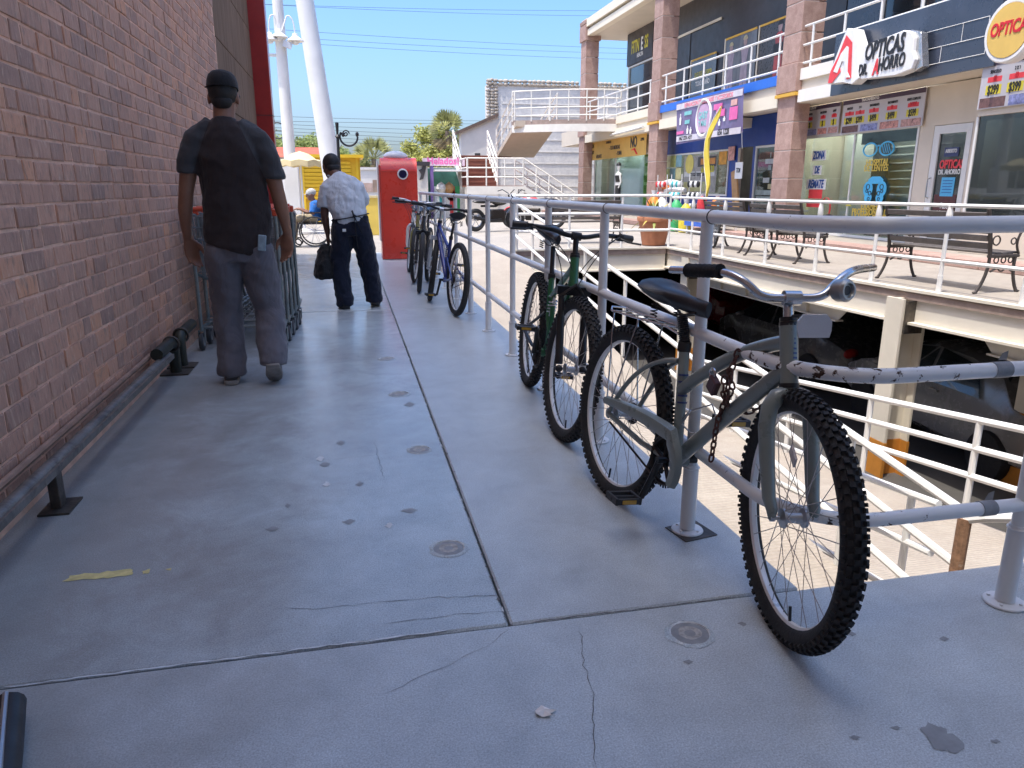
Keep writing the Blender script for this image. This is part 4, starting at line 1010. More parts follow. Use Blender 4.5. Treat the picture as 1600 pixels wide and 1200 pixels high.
def RX_(x, y, z): return Matrix(((0, 0, -1, x), (-1, 0, 0, y), (0, 1, 0, z), (0, 0, 0, 1)))   # board facing -x: local x -> -y, local y -> z
def fig(parent, x, y, z, h, body, skin=M_FIGA, hair=M_FIGH):
    m = RX_(x, y, z)
    mb = MB(); mb.prism([(-.10 * h, 0), (-.02 * h, 0), (0, .44 * h), (.02 * h, 0), (.10 * h, 0), (.12 * h, .3 * h), (.11 * h, .5 * h), (.08 * h, .6 * h), (.13 * h, .8 * h), (.05 * h, .85 * h), (-.05 * h, .85 * h), (-.13 * h, .8 * h), (-.08 * h, .6 * h), (-.11 * h, .5 * h), (-.12 * h, .3 * h)], .004, m); mb.build('printed_figure', body, parent, smooth=False)
    mb = MB(); mb.prism([(.06 * h * math.cos(a), .92 * h + .075 * h * math.sin(a)) for a in [i * math.pi / 8 for i in range(16)]], .004, m); mb.build('printed_head', skin, parent, smooth=False)
    mb = MB(); mb.prism([(.075 * h * math.cos(a), .95 * h + .07 * h * math.sin(a)) for a in [i * math.pi / 8 for i in range(9)]], .0045, m @ Matrix.Translation((0, 0, .001))); mb.build('printed_hair', hair, parent, smooth=False)
def poster(y0, y1, z0, z1, label, name='window_poster', mt=M_GREYPOST, x=XU - .03):
    t = thing(name, label, 'poster', (x, (y0 + y1) / 2, z0), 'posters on the upper shop front')
    pbox('sheet', (x - .01, y0, z0), (x, y1, z1), mt, t)
    pbox('frame', (x - .03, y1 - .05, z0), (x - .011, y1, z1), M_CREAMB, t); pbox('frame', (x - .03, y0, z1 - .05), (x - .011, y1 - .051, z1), M_OCHRE, t)
    return t
M_YTXT = mat('yellow_letters', (.62, .56, .06), .5, bmp=0); M_WTXT = mat('white_letters', (.78, .78, .76), .5, bmp=0); M_KTXT = mat('black_letters', (.02, .02, .022), .5, bmp=0); M_RTXT = mat('red_letters', (.62, .02, .03), .5, bmp=0)
t = poster(22.25, 24.0, 3.6, 5.1, 'grey poster with two lines of lettering beside the upper shop door')
mb = MB(); text(mb, 'QUE ESTE EN FORMA', RX_(XU - .041, 23.1, 4.6), .2, .0, .62); mb.build('lettering', M_YTXT, t, smooth=False)
mb = MB(); text(mb, 'TODO EL AÑO', RX_(XU - .041, 23.1, 4.32), .2, .02, .7); mb.build('lettering', M_WTXT, t, smooth=False)
t = poster(19.95, 21.75, 3.6, 5.35, 'grey poster printed with two standing women in mauve clothes')
fig(t, XU - .041, 21.35, 3.62, 1.55, M_FIGB); fig(t, XU - .041, 20.55, 3.62, 1.6, M_FIGB)
t = poster(17.6, 19.85, 3.6, 5.35, 'dark poster printed with a figure in black top and red skirt', mt=mat('dark_poster', (.06, .05, .045), .3, var=.3, vs=4))
fig(t, XU - .041, 18.8, 3.62, 1.65, M_FIGC, hair=M_KTXT); pbox('printed_top', (XU - .052, 18.55, 4.45), (XU - .046, 19.05, 4.75), M_KTXT, t)
d = pbox('door', (XU - .02, 24.2, 3.51), (XU - .003, 25.3, 5.95), M_DARKP); pbox('door_frame', (XU - .05, 25.3, 3.51), (XU - .021, 25.36, 6.0), M_CREAMB, d); pbox('door_frame', (XU - .05, 22.1, 5.95), (XU - .021, 25.299, 6.02), M_CREAMB, d)
# FITNESS sign
t = thing('gym_sign', 'black sign with yellow and white FITNESS lettering under the roof corner', 'sign', (XU - .06, 28.6, 5.75))
pbox('board', (XU - .07, 27.27, 5.74), (XU - .022, 29.83, ZR0 - .02), M_DARKP, t)
mb = MB(); text(mb, 'FITN', RX_(XU - .075, 28.95, 6.32), .62, .02, .62); mb.build('lettering', M_YTXT, t, smooth=False)
mb = MB(); text(mb, 'E', RX_(XU - .075, 28.28, 6.32), .62, .03, .62); text(mb, 'HEALTH', RX_(XU - .075, 28.45, 5.98), .2, .02, .8); mb.build('lettering', M_WTXT, t, smooth=False)
mb = MB(); text(mb, 'SS', RX_(XU - .075, 27.85, 6.32), .62, .02, .62); mb.build('lettering', M_YTXT, t, smooth=False)

# balcony railings
def balc(label, y0, y1, n, rails=(4.43, 4.06, 3.68)):
    t = thing('balcony_railing', label, 'railing', (XF + .1, y0, 3.6), 'balcony railings')
    for z in rails: mb = MB(); mb.tube([(XF + .09, y0, z), (XF + .09, y1, z)], .026, 8); mb.build('rail', M_RAILW, t)
    for i in range(n): y = y0 + .3 + (y1 - y0 - .6) * i / (n - 1); mb = MB(); mb.cyl((XF + .09, y, 3.58), (XF + .09, y, 4.43), .026, n=8); mb.build('post', M_RAILW, t)
balc('white balcony railing above the blue shop', 15.97, 22.79, 6); balc('white balcony railing left of the middle pillar, above the yellow banner', 23.43, 30.2, 7); balc('white balcony railing above the optician sign', 8.5, 15.33, 7, (4.43, 4.06, 3.70))

# ---------------- optician shop
def glazed(y0, y1, z0, z1, nm='shop_window', mt=M_GLASS, x=XS, fr=.05):
    w = pbox(nm, (x, y0 + fr, z0 + fr), (x + .012, y1 - fr, z1 - fr), mt)
    for a, b in (((x - .03, y0, z0), (x + .03, y0 + fr, z1)), ((x - .03, y1 - fr, z0), (x + .03, y1, z1)), ((x - .03, y0 + fr, z1 - fr), (x + .03, y1 - fr, z1)), ((x - .03, y0 + fr, z0), (x + .03, y1 - fr, z0 + fr))): pbox('frame', a, b, M_ALUW, w)
    return w
w1 = glazed(12.3, 16.0, .13, 2.25); pbox('frame', (XS - .02, 14.1, .18), (XS + .02, 14.14, 2.2), M_ALUW, w1)
pbox('wall_panel', (XS - .02, 11.95, .13), (XS + .1, 12.29, 2.85), M_SHOPW); pbox('wall_panel', (XS - .021, 10.9, 2.2), (XS + .1, 16.0, 2.879), M_SHOPW); pbox('wall_panel', (XS - .02, 10.94, .13), (XS + .1, 11.08, 2.199), M_SHOPW)
dr = pbox('door', (XS + .01, 11.2, .2), (XS + .022, 11.8, 2.08), M_GLASSD)
for a, b in (((XS - .02, 11.09, .13), (XS + .04, 11.2, 2.19)), ((XS - .02, 11.8, .13), (XS + .04, 11.94, 2.19)), ((XS - .02, 11.2, 2.05), (XS + .04, 11.8, 2.19)), ((XS - .02, 11.2, .13), (XS + .04, 11.8, .26))): pbox('door_frame', a, b, M_ALUW, dr)
mb = MB(); mb.tube([(XS - .02, 11.87, .95), (XS - .08, 11.87, .98), (XS - .08, 11.87, 1.28), (XS - .02, 11.87, 1.31)], .013, 8); mb.build('door_handle', M_ALLOY, dr)
# bay window right of the door, set at an angle
w = pbox('shop_window', (XS - .62, 8.0, .5), (XS - .61, 10.35, 2.2), M_GLASSD)
mb = MB(); mb.prism([(XS - .60, 10.36), (XS - .02, 10.93), (XS - .012, 10.92), (XS - .592, 10.35)], 1.7, Matrix.Translation((0, 0, .5))); mb.build('shop_window', M_GLASS, bld, smooth=False)
mb = MB(); mb.prism([(XS - .66, 10.33), (XS - .02, 10.95), (XS + .1, 10.95), (XS + .1, 8.0), (XS - .66, 8.0)], .37, Matrix.Translation((0, 0, .13))); mb.build('bay', M_SHOPW, bld, smooth=False); mb = MB(); mb.prism([(XS - .66, 10.33), (XS - .02, 10.95), (XS + .1, 10.95), (XS + .1, 8.0), (XS - .66, 8.0)], .67, Matrix.Translation((0, 0, 2.205))); mb.build('bay', M_SHOPW, bld, smooth=False)
pbox('frame', (XS - .64, 10.33, .5), (XS - .6, 10.37, 2.2), M_ALUW, w)
# inside of the optician: shelves and counters
pbox('partition', (11.4, 9.5, .13), (11.5, 16.0, 2.85), mat('optician_wall', (.62, .62, .58), .7, var=.12, vs=1.5))
for z in [.5 + .16 * i for i in range(11)]: pbox('display_shelf', (11.2, 12.5, z), (11.4, 14.9, z + .025), M_ALUW)
pbox('display_dark', (11.05, 14.05, .13), (11.12, 14.5, 2.1), M_INDARK)
pbox('window_blind', (XS + .06, 12.42, 1.98), (XS + .08, 14.0, 2.24), M_INDARK); pbox('display_dark', (XS + .3, 12.4, .3), (XS + .32, 12.75, 2.1), mat('smoked_board', (.09, .09, .09), .5))
# lit ceiling lamps inside the shops
def lampmat():
    m, nt, b = newmat('lamp_panel'); b.inputs['Base Color'].default_value = (.8, .8, .78, 1); b.inputs['Emission Color'].default_value = (1, .97, .92, 1); b.inputs['Emission Strength'].default_value = 5.0; return m
M_LAMP = lampmat()
for y in (12.9, 14.2, 15.4): pbox('ceiling_lamp', (10.6, y - .45, 2.78), (11.0, y + .45, 2.84), M_LAMP)
for y in (25.5, 27.5, 29.5): pbox('ceiling_lamp', (10.5, y - .5, 2.78), (10.8, y + .5, 2.84), M_LAMP)
for y in (20.5, 22.5): pbox('ceiling_lamp', (11.0, y - .5, 2.78), (11.4, y + .5, 2.84), M_LAMP)
# window lettering
def decal(body, y, z, size, mt, sx=.8, bold=.02, shear=0, x=XS - .034, parent=None, name='window_lettering'):
    mb = MB(); text(mb, body, RX_(x, y, z), size, bold, sx, shear); return mb.build(name, mt, parent or w1, smooth=False)
M_BLTXT = mat('blue_letters', (.02, .08, .3), .5, bmp=0); M_SKY = mat('sky_blue_vinyl', (.08, .48, .78), .5, bmp=0); M_GOLD = mat('gold_letters', (.70, .50, .08), .5, bmp=0); M_CORAL = mat('coral_letters', (.78, .06, .07), .5, bmp=0)
def yz(px, py, X=XS): p = onX(px, py, X); return p.y, p.z
for body, px, py, ww, hh in (('ZONA', 1282, 243, .42, .17), ('DE', 1279, 266, .24, .16), ('REMATE', 1277, 288, .64, .18)):
    y, z = yz(px, py); pbox('letter_panel', (XS - .036, y - ww / 2 - .04, z - hh * .62), (XS - .033, y + ww / 2 + .04, z + hh * .62), M_WTXT, w1)
    decal(body, y, z, hh * 1.35, M_BLTXT, .62, .03, .15, XS - .041)
for px, py, ww, hh in ((1276, 303, .5, .1), (1273, 318, .52, .08)):
    y, z = yz(px, py); pbox('letter_panel', (XS - .036, y - ww / 2, z - hh), (XS - .033, y + ww / 2, z + hh), M_CORAL, w1)
y, z = yz(1292, 326); mb = MB(); mb.tube([Vector((XS - .036, y + .16 * math.cos(a), z + .24 * math.sin(a))) for a in [rad(d) for d in range(40, 330, 20)]], .022, 6, flat=.2); mb.build('window_lettering', M_CORAL, w1)
for body, px, py, s in (('HOSPITAL', 1373, 254, .17), ('DE LENTES', 1371, 263, .17), ('EXAMEN', 1362, 323, .17), ('PROFESIONAL DE', 1362, 332, .17), ('LA VISTA GRATIS', 1360, 341, .17)):
    y, z = yz(px, py); decal(body, y, z, s, M_GOLD, .85, .012)
y, z = yz(1328, 322); mb = MB(); mb.prism([(-.1, 0), (.1, 0), (0, .07)], .004, RX_(XS - .034, y, z)); mb.build('window_lettering', M_YTXT, w1, smooth=False)
y, z = yz(1375, 233); mb = MB()
for s in (-1, 1): mb.tube([Vector((XS - .036, y + s * .24 + .2 * math.cos(a), z + .125 * math.sin(a))) for a in [2 * math.pi * i / 18 for i in range(18)]], .016, 6, closed=True)
mb.tube([(XS - .036, y - .06, z + .05), (XS - .036, y, z + .07), (XS - .036, y + .06, z + .05)], .014, 6)
for i in range(4): mb.tube([(XS - .036, y - .36 + i * .06, z - .08), (XS - .036, y - .27 + i * .06, z + .09)], .008, 5)
mb.build('glasses_decal', M_SKY, w1)
y, z = yz(1369, 297); mb = MB(); m_ = RX_(XS - .035, y, z)
mb.prism([(-.2, .12), (.2, .12), (.22, .2), (.12, .26), (-.12, .26), (-.22, .2)], .004, m_)
for s in (-1, 1):
    mb.prism([(s * .2 + .14 * math.cos(a), .02 + .15 * math.sin(a)) for a in [i * math.pi / 9 for i in range(18)]], .004, m_ @ Matrix.Translation((0, 0, .001))); mb.prism([(s * .17 + .11 * math.cos(a), -.15 + .1 * math.sin(a)) for a in [i * math.pi / 9 for i in range(18)]], .004, m_ @ Matrix.Translation((0, 0, .002)))
mb.build('eye_test_decal', M_SKY, w1, smooth=False)
mb = MB()
for s in (-1, 1):
    for dx, dz, r in ((.2, .06, .05), (.13, -.06, .04), (.22, -.02, .03), (.15, -.17, .03)): mb.torus((XS - .042, y + s * dx, z + dz), r, .008, Matrix.Rotation(rad(90), 3, 'Y'), 14, 5)
mb.build('eye_test_decal', M_KTXT, w1)
for body, px, py, s, mt, b in (('OPTICAS', 1487, 257, .2, M_CORAL, .03), ('DR. AHORRO', 1483, 269, .12, M_WTXT, .01), ('Pase', 1475, 322, .15, M_WTXT, .0), ('Usted', 1472, 335, .17, M_WTXT, .0)):
    y, z = yz(px, py); decal(body, y, z, s, mt, .68, b, x=XS - .001, parent=dr)
y, z = yz(1480, 292); pbox('blue_notice', (XS - .002, y - .15, z - .16), (XS + .006, y + .15, z + .16), mat('blue_paper', (.10, .42, .68), .7, var=.1, vs=20), dr)
for i in range(5): pbox('notice_line', (XS - .006, y - .11, z + .1 - i * .05), (XS - .003, y + .11, z + .112 - i * .05), M_BLTXT, dr)
y, z = yz(1487, 236); pbox('open_sign', (XS - .002, y - .16, z - .09), (XS + .006, y + .16, z + .06), mat('navy_sticker', (.03, .04, .12), .4, var=.4, vs=16), dr); decal('ABIERTO', y, z, .09, M_WTXT, .7, .01, x=XS - .008, parent=dr)
pbox('push_sticker', (XS - .0005, yz(1473, 330)[0] - .25, .75), (XS + .008, yz(1473, 330)[0] + .25, 1.02), mat('maroon_sticker', (.09, .025, .025), .4, var=.3, vs=12), dr)
# price boards
M_BOARD = mat('board_lilac', (.52, .50, .53), .5, var=.05, vs=1); M_PURP = mat('board_purple', (.06, .035, .07), .5, bmp=0); M_PRICE = mat('price_yellow', (.68, .58, .05), .5, bmp=0)
M_LENSP = [mat('lens_photo_%d' % i, c, .4, var=.45, vs=18, bmp=0, col2=c2, amt=.4, s2=12) for i, (c, c2) in enumerate([((.16, .08, .07), (.03, .02, .02)), ((.25, .27, .5), (.06, .06, .16)), ((.55, .25, .2), (.08, .03, .03)), ((.5, .28, .24), (.10, .04, .04))])]
def price_board(label, y0, y1, z0, z1, cols, head, x=XS - .06):
    t = thing('price_board', label, 'sign', (x, (y0 + y1) / 2, z0), 'optician price boards')
    pbox('board', (x - .02, y0, z0), (x, y1, z1), M_BOARD, t); h = z1 - z0; pbox('header', (x - .026, y0, z1 - h * .13), (x - .021, y1, z1), M_PURP, t)
    mb = MB(); text(mb, head, RX_(x - .028, y1 - (y1 - y0) * .36, z1 - h * .068), h * .12, .02, .95); mb.build('lettering', M_WTXT, t, smooth=False)
    W_ = y1 - y0; n = len(cols)
    for i, (fx, a, b, pr) in enumerate(cols):
        y = y1 - W_ * fx
        mb = MB(); text(mb, a, RX_(x - .023, y, z1 - h * .26), h * .10, .008, .62); mb.build('lettering', M_KTXT, t, smooth=False)
        mb = MB(); text(mb, b, RX_(x - .023, y, z1 - h * .40), h * .15, .03, .6); pbox('red_bar', (x - .022, y - W_ * .06, z1 - h * .47), (x - .0205, y + W_ * .06, z1 - h * .36), M_CORAL, t); mb.build('lettering', M_RTXT, t, smooth=False)
        mb = MB(); text(mb, pr, RX_(x - .026, y, z1 - h * .63), h * .26, .02, .55); mb.build('lettering', M_KTXT, t, smooth=False)
        pbox('price_tag', (x - .0235, y - W_ * .066, z1 - h * .72), (x - .0205, y + W_ * .066, z1 - h * .53), M_PRICE, t)
    for i in range(4): pbox('photo', (x - .023, y1 - W_ * (.25 * i + .235), z0 + h * .02), (x - .0205, y1 - W_ * (.25 * i + .015), z0 + h * .22), M_LENSP[i], t)
price_board('narrower optician price board beside the pillar, above the ZONA DE REMATE window', 14.62, 16.1, 2.25, 2.87, [(.12, 'AR', '2x1', '$'), (.3, 'BIFOCAL', '2x1', '$'), (.62, 'PROGRESIVO', '50', '$'), (.88, 'LENTE', 'OFF', '$')], 'LENTE')
price_board('wide optician price board headed TRATAMIENTO, below the big optician sign', 12.2, 14.52, 2.22, 2.87, [(.1, 'SENCILLO', '40', '$299'), (.24, '2 X 1', '40', '$399'), (.42, 'TRATAMIENTO', '50', '$499'), (.64, 'TRATAMIENTO', '50', '$499'), (.88, 'LENTE COMPLETO', 'DESDE', '$599')], 'TRATAMIENTO')
price_board('optician price board headed LENTES at the right edge of the picture', 8.2, 10.33, 2.30, 3.0, [(.12, 'SENCILLO', '40', '$299'), (.3, '2 X 1', '40', '$399'), (.6, 'TRATAMIENTO', '50', '$599')], 'LENTES', XS - .68)
# navy cladding and the big optician sign
pbox('navy_cladding', (XF - .04, 10.1, ZF0 + .02), (XF + .018, 14.05, 4.02), M_NAVYP)
mb = MB()
for z, a, b in ((3.62, 10.3, 12.0), (3.35, 10.3, 12.1), (3.1, 10.3, 12.1)): mb.tube([(XF - .045, a, z), (XF - .045, b, z)], .005, 4)
for y, za, zb in ((11.2, 3.1, 3.35), (10.8, 3.35, 3.62), (10.3, 3.1, 3.62)): mb.tube([(XF - .045, y, za), (XF - .045, y, zb)], .005, 4)
mb.build('cladding_lines', M_WTXT, bld)
t = thing('optician_sign', 'white sign reading OPTICAS DR. AHORRO with a big red A', 'sign', (XF - .2, 13, 3.1))
X0 = XF - .3
def sp(px, py): p = onX(px, py, X0); return (-(p.y - 12.8), p.z - 3.3)
mS = RX_(X0, 12.8, 3.3) @ Matrix.Translation((0, 0, -.2))
M_SIGNW = mat('sign_white', (.82, .81, .78), .35, var=.04, bmp=0); M_SIGNM = mat('sign_metal', (.45, .45, .45), .25, .8, var=.2)
mb = MB(); mb.prism([sp(*p) for p in [(1352, 72), (1372, 63), (1412, 47), (1424, 50), (1428, 58), (1426, 80), (1430, 92), (1424, 108), (1398, 118), (1372, 121), (1345, 124), (1338, 110)]], .2, mS); mb.build('name_panel', [M_SIGNW], t, smooth=False, bevel=.012)
mb = MB(); mb.prism([sp(*p) for p in [(1325, 44), (1336, 46), (1343, 70), (1342, 105), (1344, 122), (1332, 132), (1318, 129), (1294, 132), (1303, 100), (1316, 65)]], .22, mS @ Matrix.Translation((0, 0, .003))); mb.build('letter_panel', M_SIGNW, t, smooth=False, bevel=.012)
mb = MB(); mA = RX_(X0 - .03, 12.8, 3.3)
mb.prism([sp(*p) for p in [(1325, 55), (1334, 66), (1332, 122), (1325, 124), (1324, 98), (1320, 88), (1314, 104), (1316, 112), (1302, 130), (1296, 130), (1300, 112), (1312, 88)]], .006, mA); mb.build('red_letter', M_CORAL, t, smooth=False)
mb = MB(); mb.prism([sp(*p) for p in [(1326, 72), (1329, 74), (1327, 112), (1331, 121), (1324, 121), (1322, 96), (1318, 96), (1311, 114), (1305, 112), (1317, 84)]], .012, mA); mb.build('white_letter', M_SIGNW, t, smooth=False)
def on_sign(body, px, py, size, sx, mt, tilt=0):
    a, b = sp(px, py); mb = MB(); text(mb, body, RX_(X0 - .012, 12.8 - a, 3.3 + b) @ Matrix.Rotation(tilt, 4, 'Z'), size, .03, sx, .12); mb.build('lettering', mt, t, smooth=False)
on_sign('OPTICAS', 1382, 75, .40, .62, M_KTXT, rad(1)); on_sign('DR.', 1349, 110, .27, .62, M_KTXT); on_sign('HORRO', 1393, 98, .30, .62, M_KTXT, rad(1)); on_sign('A', 1369, 106, .36, .62, M_CORAL)
mb = MB(); mb.prism([sp(*p) for p in [(1418, 46), (1434, 50), (1436, 104), (1422, 112)]], .14, mS); mb.build('side_return', M_SIGNM, t, smooth=False, bevel=.01)
t = thing('round_sign', 'round yellow sign with red OPTICA lettering at the right edge', 'sign', (XF - .5, 9.45, 3.2))
mR = RX_(XF - .35, 9.42, 3.24); mb = MB(); mb.lathe([(0, 0), (.40, 0), (.42, .02), (.42, .16), (.40, .18), (.36, .18), (.36, .172), (0, .172)], mR @ Matrix.Translation((0, 0, -.0)), 36); mb.build('drum', M_SIGNW, t)
mb = MB(); mb.lathe([(0, .176), (.35, .176), (.35, .186), (0, .186)], mR, 36); mb.build('face', mat('sign_yellow', (.75, .5, .12), .5, var=.06), t)
mb = MB(); text(mb, 'OPTICA', mR @ Matrix.Translation((.0, .03, .19)), .24, .03, .7, .1); mb.build('lettering', M_RTXT, t, smooth=False)
mb = MB(); mb.tube([(XF - .35, 9.9, 3.3), (XF - .05, 10.0, 3.3)], .03, 8); mb.build('bracket', M_STEELD, t)

# ---------------- blue shop
pbox('shop_wall', (XS - .01, 16.27, 2.16), (XS + .1, 23.74, ZF0 + .01), M_BLUEW); pbox('shop_wall', (XS - .01, 18.85, .126), (XS + .1, 19.35, 2.159), M_BLUEW); pbox('shop_wall', (XS - .01, 18.0, .126), (XS + .1, 18.14, 2.159), M_BLUEW)
w2 = glazed(19.36, 23.7, .9, 2.15); w3 = glazed(16.3, 17.99, .13, 2.15)
pbox('shop_wall', (XS - .01, 19.36, .126), (XS + .1, 23.73, .899), M_BLUEW)
pbox('partition', (12.6, 16.3, .13), (12.7, 23.7, 2.85), M_INDARK)
pbox('door_post', (XS - .04, 18.72, .126), (XS + .04, 18.85, 2.15), mat('tan_post', (.38, .32, .26), .7))
pbox('fascia_box', (XS - .3, 18.3, 2.62), (XS - .012, 19.3, 2.86), M_CREAM)
r9 = random.Random(9); cols9 = [(.55, .6, .2), (.75, .7, .35), (.25, .45, .5), (.6, .62, .58), (.62, .28, .05), (.1, .12, .1), (.65, .55, .1)]
def sheet(par, y0, y1, z0, z1, c, x=XS - .036, nm='window_sheet'):
    mn = 'sheet_%02d_%02d_%02d' % tuple(int(v * 99) for v in c); return pbox(nm, (x - .003, y0, z0), (x, y1, z1), mat(mn, c, .5, var=.25, vs=7, bmp=0), par)
for i in range(3):
    for j in range(3): sheet(w2, 22.35 + i * .43, 22.75 + i * .43, .98 + j * .39, 1.33 + j * .39, cols9[(i + j) % 3])
s_ = sheet(w2, 20.0, 22.15, 1.0, 2.05, (.30, .29, .26)); sheet(w2, 20.05, 21.2, 1.72, 2.0, (.06, .06, .06), XS - .041); sheet(w2, 20.1, 21.0, 1.78, 1.95, (.62, .26, .05), XS - .046); sheet(w2, 19.45, 19.9, 1.75, 2.1, (.65, .3, .03), XS - .042); sheet(w2, 20.1, 22.1, 1.45, 1.6, (.5, .5, .48), XS - .041); sheet(w2, 20.6, 22.1, 1.02, 1.3, (.42, .42, .2), XS - .041)
mb = MB(); mb.lathe([(0, 0), (.28, 0), (.28, .004), (0, .004)], RX_(XS - .047, 21.75, 1.82), 24); mb.build('window_sheet', mat('disc_yellow', (.6, .5, .12), .5), w2)
decal('desde $20', 20.55, 1.64, .26, M_YTXT, .75, .02, x=XS - .048, parent=w2); decal('cristal templado', 21.15, 1.52, .2, M_KTXT, .8, .01, x=XS - .046, parent=w2)
for i in range(10): sheet(w3, 16.45 + r9.random() * 1.1, 16.7 + r9.random() * 1.2, .5 + i * .15, .62 + i * .15, r9.choice([(.25, .3, .28), (.4, .42, .4), (.12, .16, .15), (.35, .3, .16)]))
t = thing('doorway_notices', 'small red and white notice board over the blue shop doorway', 'sign', (XS - .06, 18.9, 1.9)); pbox('board', (XS - .07, 19.0, 1.84), (XS - .05, 19.34, 2.2), mat('notice_pink', (.6, .3, .26), .5, var=.4, vs=14), t)
# hanging banner
t = thing('hanging_banner', 'purple printed banner with a white ring and products hung below the balcony', 'banner', (9.4, 19.1, 2.3))
XB = 9.42
M_BANN = poster_mat('banner_purple', (.16, .12, .24), (.20, .16, .30), 1.5)
bc = [(21.07, 3.45), (17.24, 3.46), (17.18, 2.42), (20.95, 2.33)]
nx, nz = 16, 6; vs = []; fs = []
for i in range(nx + 1):
    for j in range(nz + 1):
        u, v_ = i / nx, j / nz; ya = bc[0][0] * (1 - u) + bc[1][0] * u; yb_ = bc[3][0] * (1 - u) + bc[2][0] * u; za = bc[0][1] * (1 - u) + bc[1][1] * u; zb_ = bc[3][1] * (1 - u) + bc[2][1] * u
        vs.append((XB + .012 * math.sin(u * 17 + v_ * 3), ya * (1 - v_) + yb_ * v_, za * (1 - v_) + zb_ * v_))
fs = [(i * (nz + 1) + j, (i + 1) * (nz + 1) + j, (i + 1) * (nz + 1) + j + 1, i * (nz + 1) + j + 1) for i in range(nx) for j in range(nz)]
MB().add(vs, fs).build('sheet', M_BANN, t)
def bb_(y0, y1, z0, z1, mt, nm='print'): return pbox(nm, (XB - .024, y0, z0), (XB - .018, y1, z1), mt, t)
M_LIL = mat('banner_lilac', (.62, .58, .62), .5, bmp=0); M_PINK = mat('banner_pink', (.75, .14, .38), .5, bmp=0); M_TEAL = mat('banner_teal', (.2, .5, .5), .5, bmp=0)
bb_(17.26, 21.0, 3.27, 3.42, M_LIL, 'border'); bb_(17.22, 20.9, 2.4, 2.55, M_LIL, 'border')
mb = MB(); text(mb, 'REPARACION DE CELULARES Y ACCESORIOS', RX_(XB - .026, 19.1, 3.34), .16, .01, .85); text(mb, 'LIGAMOS', RX_(XB - .026, 20.3, 2.475), .01, 0, .8); mb.build('lettering', mat('pink_letters', (.7, .2, .25), .5, bmp=0), t, smooth=False)
mb = MB(); text(mb, 'HAZ CITA HOY', RX_(XB - .026, 20.3, 2.475), .15, .015, .8); text(mb, '656 1228', RX_(XB - .026, 18.1, 2.49), .2, .02, .8); mb.build('lettering', M_KTXT, t, smooth=False)
mb = MB(); mb.torus((XB - .02, 19.25, 2.92), .46, .035, Matrix.Rotation(rad(90), 3, 'Y') @ Matrix.Scale(.9, 3, (0, 1, 0)), 32, 6); mb.build('white_ring', M_SIGNW, t)
mb = MB(); mb.lathe([(0, 0), (.4, 0), (.4, .004), (0, .004)], RX_(XB - .02, 19.25, 2.92), 28); mb.build('print', mat('ring_lilac', (.55, .36, .5), .5, bmp=0), t)
mb = MB(); text(mb, 'GABY', RX_(XB - .028, 19.28, 2.98), .26, .02, .8); text(mb, 'Y MAS', RX_(XB - .028, 19.3, 2.78), .2, .02, .8); mb.build('lettering', M_TEAL, t, smooth=False)
bb_(17.45, 17.85, 2.75, 3.05, M_PINK); bb_(18.1, 18.55, 2.88, 3.05, M_PINK); bb_(18.25, 18.7, 3.06, 3.2, M_PINK); bb_(17.5, 17.8, 3.08, 3.22, mat('peach_print', (.7, .4, .35), .5, bmp=0)); bb_(20.1, 20.4, 2.85, 2.95, M_TEAL); bb_(20.0, 20.45, 3.08, 3.18, M_TEAL); bb_(20.45, 20.9, 2.6, 2.68, M_PINK)
for y, z, h in ((20.7, 2.85, .3), (20.2, 2.58, .22), (20.0, 2.57, .18), (18.35, 2.66, .16), (18.1, 2.75, .12)):
    mb = MB(); mb.prism([(-.05, 0), (.05, 0), (.06, h * .6), (.02, h * .7), (.02, h), (-.02, h), (-.02, h * .7), (-.06, h * .6)], .005, RX_(XB - .02, y, z)); mb.build('print', M_SIGNW, t, smooth=False)
mb = MB(); mb.tube([(XB, 17.2, 2.44), (XB + .05, 17.25, 2.2), (XB + .1, 17.3, 2.05)], .008, 5); mb.build('cord', M_SIGNW, t)
# ---------------- yellow banner shop (left bay)
w4 = glazed(24.0, 30.85, .3, 2.3); pbox('shop_wall', (XS - .01, 23.97, .126), (XS + .1, 30.88, .299), M_SHOPW); pbox('shop_wall', (XS - .011, 23.97, 2.301), (XS + .1, 30.88, ZF0 + .01), M_SHOPW)
pbox('partition', (10.9, 24, .13), (11.0, 30.8, 2.85), mat('pale_teal_inside', (.5, .62, .62), .7, var=.2, vs=1)); pbox('green_panel', (XS + .1, 25.0, .3), (XS + .2, 25.75, 2.28), mat('lime_panel', (.30, .48, .05), .6)); pbox('frame', (XS - .03, 28.3, .35), (XS + .03, 28.4, 2.25), M_ALUW, w4)
pbox('dark_panel', (XS + .1, 24.1, .3), (XS + .2, 24.8, 2.2), M_INDARK)
t = thing('yellow_banner', 'ochre cloth banner with black lettering and the word NO', 'banner', (9.95, 27.6, 2.2)); XY = 9.98
pbox('sheet', (XY, 24.6, 2.2), (XY + .01, 30.75, 2.9), mat('ochre_cloth', (.68, .41, .10), .8, var=.08, vs=2), t)
